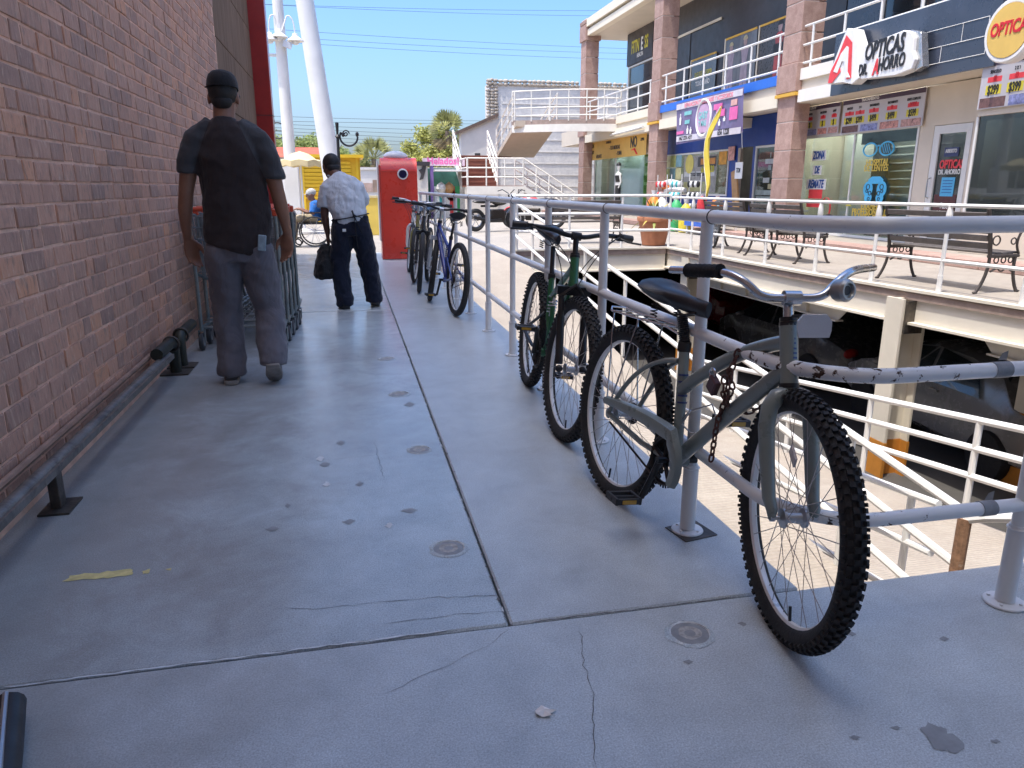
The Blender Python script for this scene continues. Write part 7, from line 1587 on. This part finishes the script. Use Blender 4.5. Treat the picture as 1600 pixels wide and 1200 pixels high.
# red cabinet with porthole
Y = 12.35; a, c = at(601, 405, Y), at(651, 246, Y); W_ = c.x - a.x; H_ = c.z; D_ = .42
t = thing('red_cabinet', 'tall red cabinet with curved top and round porthole at the end of the walkway', 'cabinet', ((a.x + c.x) / 2, Y, 0))
M_REDC = mat('cabinet_red', (.72, .05, .025), .3, var=.1, vs=2, coat=.5); M_REDE = mat('cabinet_edge', (.60, .05, .03), .4, coat=.4)
prof = [(0, 0.01), (0, H_ - .22)] + [(.22 - .22 * math.cos(q), H_ - .22 + .22 * math.sin(q)) for q in [rad(x) for x in (18, 36, 54, 72, 90)]] + [(D_, H_ - .02), (D_, .01)]
mb = MB(); mY = Matrix(((0, 0, 1, a.x), (1, 0, 0, Y), (0, 1, 0, 0), (0, 0, 0, 1))); mb.prism(prof, W_, mY); mb.build('case', M_REDC, t, smooth=True, ang=40)
mb = MB(); mb.box2((a.x - .03, Y - .012, .005), (a.x - .001, Y + D_ + .01, H_ - .12)); mb.build('side_trim', M_REDE, t, smooth=False, bevel=.006); mb = MB(); mb.box2((a.x - .05, Y + .1, .3), (a.x - .031, Y + D_, H_ - .05)); mb.build('side_panel', M_SIGNW, t, smooth=False)
p = at(629, 270, Y); mP = Matrix.Translation((p.x, Y - .012, p.z - .02)) @ Matrix.Rotation(rad(90), 4, 'X'); mb = MB(); mb.lathe([(.085, -.03), (.085, .012), (.065, .02), (.06, -.03)], mP, 24, close=True); mb.build('porthole_ring', M_SIGNW, t); mb = MB(); mb.lathe([(0, -.0), (.064, -.0), (.064, .006), (0, .006)], mP, 20); mb.build('porthole_glass', mat('porthole_dark', (.02, .015, .06), .1, bmp=0), t)
mb = MB(); mb.box2((a.x + .01, Y - .006, H_ * .86), (a.x + W_ - .01, Y - .001, H_ * .866)); mb.build('seam', M_REDE, t, smooth=False)
mb = MB(); mb.ball((a.x + W_ * .45, Y + .3, H_ + .02), (.2, .14, .09), 12, 8); mb.build('plastic_cover', mat('white_plastic', (.68, .68, .7), .4), t)
# ice cream stall
Y = 29.0; a, c = at(658, 310, Y), at(726, 247, Y); t = thing('ice_cream_stall', 'ice cream stall with pink Helados lettering behind the bicycles', 'stall', ((a.x + c.x) / 2, Y, 0))
mb = MB(); mb.box2((a.x + .35, Y + .8, 0), (c.x, Y + 2, at(660, 262, Y).z)); mb.build('cabin', mat('stall_green', (.05, .16, .12), .7, var=.4, vs=2), t, smooth=False)
mb = MB(); mb.box2((a.x + .1, Y - .05, at(660, 259, Y).z), (c.x, Y + .05, at(660, 247, Y).z)); mb.build('sign_board', mat('stall_pink', (.72, .55, .62), .6), t, smooth=False)
p = at(692, 252, Y); mb = MB(); text(mb, 'Helados!', Matrix.Translation((p.x, Y - .06, p.z)) @ Matrix.Rotation(rad(90), 4, 'X'), .36, .02, .95); mb.build('lettering', M_PINK, t, smooth=False)
q = at(678, 300, Y).x; mb = MB(); mb.box2((q - .12, Y - .02, 0), (q, Y + .12, at(660, 259, Y).z)); mb.build('purple_post', mat('stall_purple', (.25, .16, .45), .6), t, smooth=False)
mb = MB(); mb.box2((q, Y - .6, at(660, 268, Y).z), (c.x, Y + .4, at(660, 265, Y).z)); mb.build('awning', M_SIGNW, t, smooth=False)
zc = at(660, 291, Y).z; cs = ['pale', 'teal', 'white', 'red', 'green', 'white']; x = q + .02; w_ = (c.x - x) / 6
for i, cc in enumerate(cs): mb = MB(); mb.box2((x + i * w_, Y + .05, 0), (x + (i + 1) * w_ - .004, Y + .12, zc)); mb.build('painted_panel', gm(cc), t, smooth=False)
for i, xx in enumerate((x + .25, x + .55)): mb = MB(); mb.lathe([(.0, 0), (.2, .35), (.16, .5), (0, .62)], Matrix.Translation((xx, Y - .1, zc - .45)), 12); mb.build('cone_figure', gm(('white', 'tan')[i]), t)
mb = MB(); mb.lathe([(0, -.02), (.2, -.02), (.2, 0), (0, 0)], Matrix.Translation((x + 3.4 * w_, Y + .05, zc - .35)) @ Matrix.Rotation(rad(90), 4, 'X'), 18); mb.build('red_disc', gm('red'), t)
# grey shack beside it
t, a, c = house('grey shack with a dark painted figure left of the ice cream stall', 652, 668, 28, 259, M_GREYW, M_DARKP, 0, depth=2)
mb = MB(); p = at(660, 268, 28); mb.prism([(-.12, -.3), (.02, -.25), (.1, 0), (.14, .2), (.02, .3), (-.02, .1), (-.14, .05), (-.05, -.1)], .02, Matrix.Translation((p.x, 27.97, p.z)) @ Matrix.Rotation(rad(90), 4, 'X')); mb.build('painted_figure', M_DARKP, t, smooth=False)

# ---------------- old stone building behind the stairs
Y = 37.0; a, c = at(766, 300, Y), at(985, 136, Y)
t = thing('stone_building', 'old white plastered building edged with rough cobbles behind the stairs', 'building', ((a.x + c.x) / 2, Y, 0))
def old_wall():
    m, nt, bs = newmat('old_plaster'); co = _n(nt, 'ShaderNodeTexCoord').outputs['Object']; n1 = noise(nt, .7, 8, .7, co, .6); n2 = noise(nt, 6, 6, .7, co); w = _n(nt, 'ShaderNodeTexWave', wave_type='BANDS', bands_direction='Z'); w.inputs['Scale'].default_value = 1.6; w.inputs['Distortion'].default_value = 1.5; nt.links.new(co, w.inputs['Vector'])
    cc = mix(nt, ramp(nt, n1.outputs[0], [(.35, 0), (.65, 1)]).outputs[0], (.60, .585, .57), (.76, .73, .68)); cc = mix(nt, .5, cc, ramp(nt, n2.outputs[0], [(.3, .75), (.7, 1.15)]).outputs[0], 'MULTIPLY'); cc = mix(nt, .25, cc, ramp(nt, w.outputs[0], [(0, .7), (.2, 1)]).outputs[0], 'MULTIPLY'); nt.links.new(cc, bs.inputs['Base Color']); bs.inputs['Roughness'].default_value = .9; bump(nt, bs, n2.outputs[0], .6, .03); MT['old_plaster'] = m; return m
M_OLDW = old_wall(); mb = MB(); mb.box2((a.x, Y, 0), (c.x, Y + 1.2, c.z)); mb.build('wall', M_OLDW, t, smooth=False)
M_COBB = mat('cobble', (.42, .37, .31), .9, var=.3, vs=2, col2=(.28, .24, .2), amt=.35, s2=1.2); mb = MB(); rs = random.Random(2)
for k in range(42):
    for j in range(3): mb.ball((a.x - .08 + j * .2, Y - .02, .1 + k * .145 + rs.uniform(-.03, .03)), (rs.uniform(.09, .13), .1, rs.uniform(.06, .085)), 7, 5)
z = c.z; x = a.x
while x < c.x:
    for j in range(2): mb.ball((x, Y - .02, z - .04 + j * .14), (rs.uniform(.1, .17), .12, rs.uniform(.07, .1)), 7, 5)
    x += rs.uniform(.2, .28)
o = mb.build('cobbles', M_COBB, t); o['kind'] = 'stuff'
for k in range(9): mb = MB(); mb.box2((a.x + .6, Y - .03, .6 + k * .55), (c.x, Y - .001, .62 + k * .55)); mb.build('plaster_line', M_GREYW, t, smooth=False)
Yg = 34.0; a, c = at(722, 300, Yg), at(778, 182, Yg); t = thing('gabled_house', 'pale stone house with dark sloping roof edge left of the cobbled building', 'building', (a.x, Yg, 0))
zl = at(722, 206, Yg).z; mb = MB(); mb.prism([(a.x, 0), (c.x, 0), (c.x, c.z), (a.x, zl)], .7, Matrix(((1, 0, 0, 0), (0, 0, 1, Yg), (0, 1, 0, 0), (0, 0, 0, 1)))); mb.build('wall', M_GREYW, t, smooth=False)
mb = MB(); mb.prism([(a.x - .25, zl - .14), (c.x, c.z), (c.x, c.z + .14), (a.x - .25, zl)], 1.0, Matrix(((1, 0, 0, 0), (0, 0, 1, Yg - .15), (0, 1, 0, 0), (0, 0, 0, 1)))); mb.build('roof_edge', mat('dark_tiles', (.14, .10, .08), .9), t, smooth=False)
p = at(746, 240, Yg); mb = MB(); mb.box2((p.x - .12, Yg - .04, p.z - .35), (p.x + .12, Yg - .002, p.z + .02)); mb.build('small_window', M_INDARK, t, smooth=False)

# ---------------- outside stairs up to the balcony
YA = 27.2
t = thing('outside_stairs', 'white steel stairs with brown treads rising to the balcony walkway', 'stairs', (5.3, YA, 0))
M_TREAD = mat('brown_tread', (.24, .095, .06), .75, var=.15, vs=2); M_STW = mat('stair_white', (.74, .71, .64), .55, var=.06)
l, r = at(731, 290, YA).x, at(818, 290, YA).x; z1 = at(760, 290, YA).z; m_ = at(788, 290, YA).x
def sb(nm, a, b, mt): mb = MB(); mb.box2(a, b); return mb.build(nm, mt, t, smooth=False)
sb('landing', (l, YA, z1 - .05), (r, YA + 1.5, z1), M_TREAD); sb('landing_edge', (l - .05, YA - .03, z1 - .3), (r + .02, YA - .001, z1 - .02), M_STW)
n = 7; z2 = at(760, 243, YA + 3.2).z
for i in range(n):
    y = YA + 1.5 + i * .28; z = z1 + (z2 - z1) * (i + 1) / n
    sb('tread', (l + .02, y, z - .05), (m_, y + .30, z), M_TREAD); sb('riser', (l + .03, y + .02, z - (z2 - z1) / n), (m_ - .01, y + .04, z - .052), M_TREAD)
ym = YA + 1.5 + n * .28; sb('landing', (l, ym + .02, z2 - .06), (r + .3, ym + 1.6, z2), M_TREAD)
for x in (l - .02, m_ + .03):
    mb = MB(); mb.prism([(YA + 1.4, z1 - .15), (ym + .05, z2 - .15), (ym + .05, z2 + .08), (YA + 1.4, z1 + .08)], .05, Matrix(((0, 0, 1, x - .025), (1, 0, 0, 0), (0, 1, 0, 0), (0, 0, 0, 1)))); mb.build('stringer', M_STW, t, smooth=False)
def rails3(P, Q, hs, r=.028, posts=3):
    for h in hs: mb = MB(); mb.tube([Vector(P) + Vector((0, 0, h)), Vector(Q) + Vector((0, 0, h))], r, 6); mb.build('rail', M_STW, t)
    for i in range(posts + 1): p = Vector(P).lerp(Vector(Q), i / posts); mb = MB(); mb.cyl(p, p + Vector((0, 0, max(hs))), r, n=6); mb.build('rail_post', M_STW, t)
H3 = (.95, .62, .3)
rails3((l, YA, z1), (m_ + (r - m_) * .98, YA, z1), H3, posts=3); rails3((l - .02, YA + 1.4, z1), (l - .02, ym, z2), H3); rails3((m_ + .03, YA + 1.4, z1), (m_ + .03, ym, z2), H3); rails3((l - .02, YA, z1), (l - .02, YA + 1.4, z1), H3, posts=1)
# lower flight to the right
xe = at(897, 318, YA).x
for i in range(6):
    u = i / 6; sb('tread', (r + (xe - r) * u, YA + .05, z1 * (1 - (i + 1) / 7) - .05), (r + (xe - r) * (u + .19), YA + 1.45, z1 * (1 - (i + 1) / 7)), M_TREAD)
for y in (YA + .02, YA + 1.48): rails3((r, y, z1), (xe, y, .02), H3, posts=4)
for y in (YA, YA + 1.46): mb = MB(); mb.prism([(r, z1 - .22), (xe, -.0), (xe, .14), (r, z1)], .04, Matrix(((1, 0, 0, 0), (0, 0, 1, y), (0, 1, 0, 0), (0, 0, 0, 1)))); mb.build('stringer', M_STW, t, smooth=False)
# upper flight with its underside, and the curved walkway
zw = 3.5; xr = at(862, 205, YA + 1.2).x; xl = at(800, 205, YA + 1.2).x; yu = YA + .6
mb = MB(); dz = zw - .2 - z2
mb.add([(xl, yu, zw - .22), (xr, yu, zw - .22), (xr - .1, ym + .1, z2 - .05), (xl - .1, ym + .1, z2 - .05), (xl, yu, zw - .02), (xr, yu, zw - .02), (xr - .1, ym + .1, z2 + .12), (xl - .1, ym + .1, z2 + .12)], [(0, 1, 2, 3), (4, 5, 6, 7), (0, 1, 5, 4), (1, 2, 6, 5), (2, 3, 7, 6), (3, 0, 4, 7)]); mb.build('flight', mat('stair_soffit', (.55, .46, .36), .7, var=.06), t, smooth=False)
for x in (xl - .03, xr + .03): rails3((x, yu, zw), (x - .1, ym + .1, z2 + .1), H3)
wk = []
for i in range(13): u = i / 12; wk.append((xl - .05 + (XF + .25 - xl) * u, YA - .5 + 1.4 * (1 - u) * (1 - u)))
mb = MB(); mb.prism(wk + [(XF + .25, YA + 2.2), (xl - .05, YA + 1.1)], .16, Matrix.Translation((0, 0, zw - .16))); mb.build('walkway_deck', M_BROWNST, t, smooth=False)
for z0, h, off, mt in ((zw - .42, .26, .0, M_STW),):
    vs = [];
    for x, y in wk: vs += [(x, y - .02, z0), (x, y - .02, z0 + h), (x, y + .06, z0 + h), (x, y + .06, z0)]
    mb = MB(); mb.add(vs, [(4 * i + j, 4 * i + (j + 1) % 4, 4 * i + 4 + (j + 1) % 4, 4 * i + 4 + j) for i in range(12) for j in range(4)] + [(0, 1, 2, 3), (48, 49, 50, 51)]); mb.build('walkway_beam', M_STW, t, smooth=False)
for h in (1.0, .72, .42, .15): mb = MB(); mb.tube([(x, y, zw + h) for x, y in wk], .024, 6); mb.build('rail', M_STW, t)
for i in range(0, 13, 2): x, y = wk[i]; mb = MB(); mb.cyl((x, y, zw - .05), (x, y, zw + 1.0), .026, n=6); mb.build('rail_post', M_STW, t)
for x, y in ((xl + .1, YA + 1.0), (r, YA + .8), (l + .1, YA + .8)): sb('support', (x - .08, y - .08, 0), (x + .08, y + .08, (zw - .43) if x > r + .2 else z1 - .06), M_STW)

# ---------------- motorcycles beyond the near railing
def motorcycle(label, x, y, rz, col):
    m = Matrix.Translation((x, y, 0)) @ Matrix.Rotation(rz, 4, 'Z'); t = thing('motorcycle', label, 'motorcycle', m=m, group='motorcycles parked by the stairs'); P = mat('moto_' + col, gc[col], .3, var=.1, coat=.5)
    for xx in (-.62, .62):
        mb = MB(); mb.torus((xx, 0, .3), .245, .055, Matrix.Rotation(rad(90), 3, 'X'), 26, 8); w = mb.build('wheel', M_RUBBER, t, True); mb = MB(); mb.torus((xx, 0, .3), .19, .015, Matrix.Rotation(rad(90), 3, 'X'), 22, 6)
        for i in range(6): q = math.pi * i / 3; mb.tube([(xx, 0, .3), (xx + .19 * math.cos(q), 0, .3 + .19 * math.sin(q))], .01, 5)
        mb.build('rim', M_ALLOY, w, True)
    mb = MB(); mb.ball((.12, 0, .78), (.26, .13, .12), 14, 10); mb.build('tank', P, t, True); mb = MB(); mb.ball((-.36, 0, .78), (.36, .12, .06), 14, 8); mb.build('seat', M_VINYL, t, True); mb = MB(); mb.box((.02, 0, .4), (.42, .24, .34)); mb.build('engine', M_OILY, t, True, smooth=False, bevel=.03)
    mb = MB()
    for s in (-1, 1): mb.tube([(.62, s * .08, .3), (.46, s * .08, .95)], .022, 8); mb.tube([(-.62, s * .09, .3), (-.1, s * .09, .45)], .02, 8); mb.tube([(.44, s * .05, .98), (.4, s * .3, 1.08), (.3, s * .38, 1.04)], .012, 8)
    mb.tube([(.45, 0, .85), (.0, 0, .65), (-.45, 0, .66)], .03, 8); mb.tube([(.1, -.14, .3), (-.3, -.16, .27), (-.75, -.17, .38)], .04, 8); mb.build('frame', M_BLACKM, t, True)
    mb = MB(); mb.ball((.55, 0, .88), (.07, .09, .09), 12, 8); mb.build('headlight', M_REFL, t, True)
    mb = MB(); mb.tube([(.62 + .3 * math.cos(q), 0, .3 + .31 * math.sin(q)) for q in [rad(d) for d in (30, 60, 90, 120, 150)]], .05, 8, flat=.4); mb.build('mudguard', P, t, True)
motorcycle('dark motorcycle parked under the stairs, left one', 3.9, 20.0, rad(20), 'black'); motorcycle('dark red motorcycle parked under the stairs, right one', 5.2, 21.0, rad(160), 'red')

# ---------------- vegetation
M_BARK = mat('bark', (.16, .12, .09), .9, var=.3, vs=6, bmp=.6, bs=20)
def leafmat(name, c):
    m, nt, bs = newmat(name); ge = _n(nt, 'ShaderNodeNewGeometry'); cc = ramp(nt, ge.outputs['Random Per Island'], [(0, tuple(x * .6 for x in c)), (.5, c), (1, tuple(x * 1.5 for x in c))]); nt.links.new(cc.outputs[0], bs.inputs['Base Color']); bs.inputs['Roughness'].default_value = .6
    tr = _n(nt, 'ShaderNodeBsdfTranslucent'); nt.links.new(cc.outputs[0], tr.inputs[0]); mx = _n(nt, 'ShaderNodeMixShader'); mx.inputs[0].default_value = .45; nt.links.new(bs.outputs[0], mx.inputs[1]); nt.links.new(tr.outputs[0], mx.inputs[2]); nt.links.new(mx.outputs[0], nt.nodes['Material Output'].inputs[0]); MT[name] = m; return m
M_LEAF1 = leafmat('mesquite_leaf', (.42, .42, .13)); M_LEAF2 = leafmat('green_leaf', (.32, .37, .13)); M_PALM = leafmat('palm_leaf', (.33, .33, .13)); M_PALMD = leafmat('dry_palm_leaf', (.36, .27, .14))
def tree(label, x, y, h, rx, rz, mt, n, seed, ls=.16):
    r = random.Random(seed); t = thing('tree', label, 'tree', (x, y, 0), 'trees beyond the kiosks'); mb = MB(); tips = []
    mb.tube([(x, y, 0), (x + .1, y, h * .2), (x, y, h * .45)], [.22, .17, .13], 8)
    for i in range(9):
        a = r.uniform(0, 6.28); e = Vector((x + rx * .7 * math.cos(a), y + rx * .7 * math.sin(a), h - rz + rz * r.uniform(-.4, .8))); mb.tube(arc((x, y, h * .4), (x + (e.x - x) * .4, y + (e.y - y) * .4, h * .6), e, 5), [.1, .085, .07, .055, .04, .02], 6); tips.append(e)
    mb.build('trunk', M_BARK, t)
    cl = []
    for i in range(46):
        a, u, v = r.uniform(0, 6.28), r.uniform(-1, 1), r.uniform(.45, 1) ; s = math.sqrt(1 - u * u); cl.append((Vector((x + rx * v * s * math.cos(a), y + rx * v * s * math.sin(a), h - rz + rz * v * u)), r.uniform(.25, .5) * rx * .55))
    vs = []; fs = []
    for i in range(n):
        c, R_ = r.choice(cl); p = c + Vector((r.gauss(0, .5), r.gauss(0, .5), r.gauss(0, .42))) * R_; d = Vector((r.uniform(-1, 1), r.uniform(-1, 1), r.uniform(-.8, .5))).normalized(); s = d.orthogonal().normalized(); s = Matrix.Rotation(r.uniform(0, 6.28), 3, d) @ s; L_ = ls * r.uniform(.6, 1.3); k = len(vs)
        vs += [p, p + d * L_ * .5 + s * L_ * .28, p + d * L_, p + d * L_ * .5 - s * L_ * .28]; fs.append((k, k + 1, k + 2, k + 3))
    me = bpy.data.meshes.new('crown'); me.from_pydata([tuple(v) for v in vs], [], fs); me.materials.append(mt); put('crown', me, t)
p = at(680, 292, 52); tree('broad pale green tree behind the ice cream stall', p.x, 52, at(680, 203, 52).z, 2.7, 2.0, M_LEAF1, 18000, 1, .24)
p = at(712, 292, 50); tree('rounded olive tree against the gabled house', p.x, 50, at(712, 218, 50).z, 1.9, 1.5, M_LEAF1, 9000, 4, .22)
p = at(500, 292, 58); tree('green tree right behind the yellow kiosk', p.x, 58, at(500, 216, 58).z, 2.6, 1.7, M_LEAF2, 11000, 2, .25)
p = at(440, 292, 60); tree('green tree behind the white lamp post', p.x, 60, at(445, 214, 60).z, 3.0, 1.8, M_LEAF2, 11000, 3, .25)
p = at(548, 292, 62); tree('small hazy green tree right of the ornate lamp', p.x, 62, at(548, 236, 62).z, 2.0, 1.2, M_LEAF2, 4500, 6, .22)
def palm(label, px, ptop, Y, tr, L_, n, seed):
    r = random.Random(seed); b = at(px, 292, Y); c = at(px, ptop, Y); h = c.z - L_ * .75; t = thing('palm_tree', label, 'palm', (b.x, Y, 0), 'fan palms'); mb = MB(); mb.tube([(b.x, Y, 0), (b.x + .05, Y, h * .5), (b.x, Y, h)], [tr * 1.3, tr, tr * .9], 10); mb.build('trunk', M_BARK, t)
    for dry in (0, 1):
        mb = MB()
        for i in range(n if not dry else n // 2):
            a = r.uniform(0, 6.28); el = r.uniform(-.2, 1.35) if not dry else r.uniform(-1.4, -.5); d = Vector((math.cos(a) * math.cos(el), math.sin(a) * math.cos(el), math.sin(el))); s = d.orthogonal().normalized(); s = Matrix.Rotation(r.uniform(0, 6.28), 3, d) @ s; st = Vector((b.x, Y, h)); q = st + d * L_ * .42; mb.tube([st, q], .02, 4)
            for j in range(9): w = (j - 4) / 4; e = q + (d * (1 - .35 * abs(w)) + s * w * .75).normalized() * L_ * .55 - Vector((0, 0, .12 * L_ * abs(w))); nn = d.cross(s) * .02; sd = (e - q).cross(nn).normalized() * .035 * L_; mid = q.lerp(e, .55); mb.add([q, mid + sd, e, mid - sd], [(0, 1, 2, 3)])
        mb.build('fronds' if not dry else 'dry_fronds', M_PALM if not dry else M_PALMD, t, smooth=False)
palm('tall fan palm beside the gabled house', 702, 176, 50, .22, 1.5, 34, 1); palm('small fan palm left of the red cabinet', 586, 218, 60, .2, 1.9, 30, 2)

# ---------------- wires and the cable coil
M_WIRE = mat('black_wire', (.02, .02, .022), .6, bmp=0)
def wire(label, a, c, Y0, Y1, sag=.25, r=.016):
    A, C_ = at(*a, Y0), at(*c, Y1); d = C_ - A; A2, C2 = A - d * .35, C_ + d * .25; pts = [A2.lerp(C2, i / 24) - Vector((0, 0, sag * (1 - (2 * i / 24 - 1) ** 2))) for i in range(25)]
    t = thing('power_line', label, 'wire', tuple(A2), 'overhead wires'); mb = MB(); mb.tube(pts, r, 5); mb.build('cable', M_WIRE, t)
ORD = ['topmost', 'second', 'third', 'fourth', 'fifth', 'sixth', 'lowest']; U5 = ' power line of the upper five crossing the blue sky'; L5 = ' power line of the lower bundle crossing above the kiosks'
for i, (a, c) in enumerate((((405, 2), (930, 14)), ((480, 6), (920, 22)), ((410, 40), (940, 72)), ((420, 52), (905, 79)), ((425, 60), (900, 88)))): wire(['topmost', 'second', 'third', 'fourth', 'lowest'][i] + U5, a, c, 33, 40, .15, .0065)
for i, (a, c) in enumerate((((418, 178), (760, 187)), ((425, 186), (900, 192)), ((420, 190), (760, 203)), ((425, 196), (760, 210)), ((422, 201), (760, 217)), ((430, 206), (700, 222)), ((420, 212), (720, 228)))): wire(ORD[i] + L5, a, c, 36, 44, .12, .0075)
Y = 30.0; c = at(434, 204, Y); t = thing('cable_coil', 'black coil of spare cable hanging on the wires left of the lamp post', 'coil', tuple(c)); mb = MB(); mb.torus(c, .28, .025, Matrix.Rotation(rad(90), 3, 'X'), 28, 6); mb.build('loop', M_WIRE, t); mb = MB(); mb.tube([c + Vector((-.5, 0, .0)), c + Vector((.5, 0, -.02))], .02, 5); mb.tube([c + Vector((-.1, 0, .27)), c + Vector((-.14, 0, .6))], .03, 5); mb.build('clamp', M_WIRE, t)
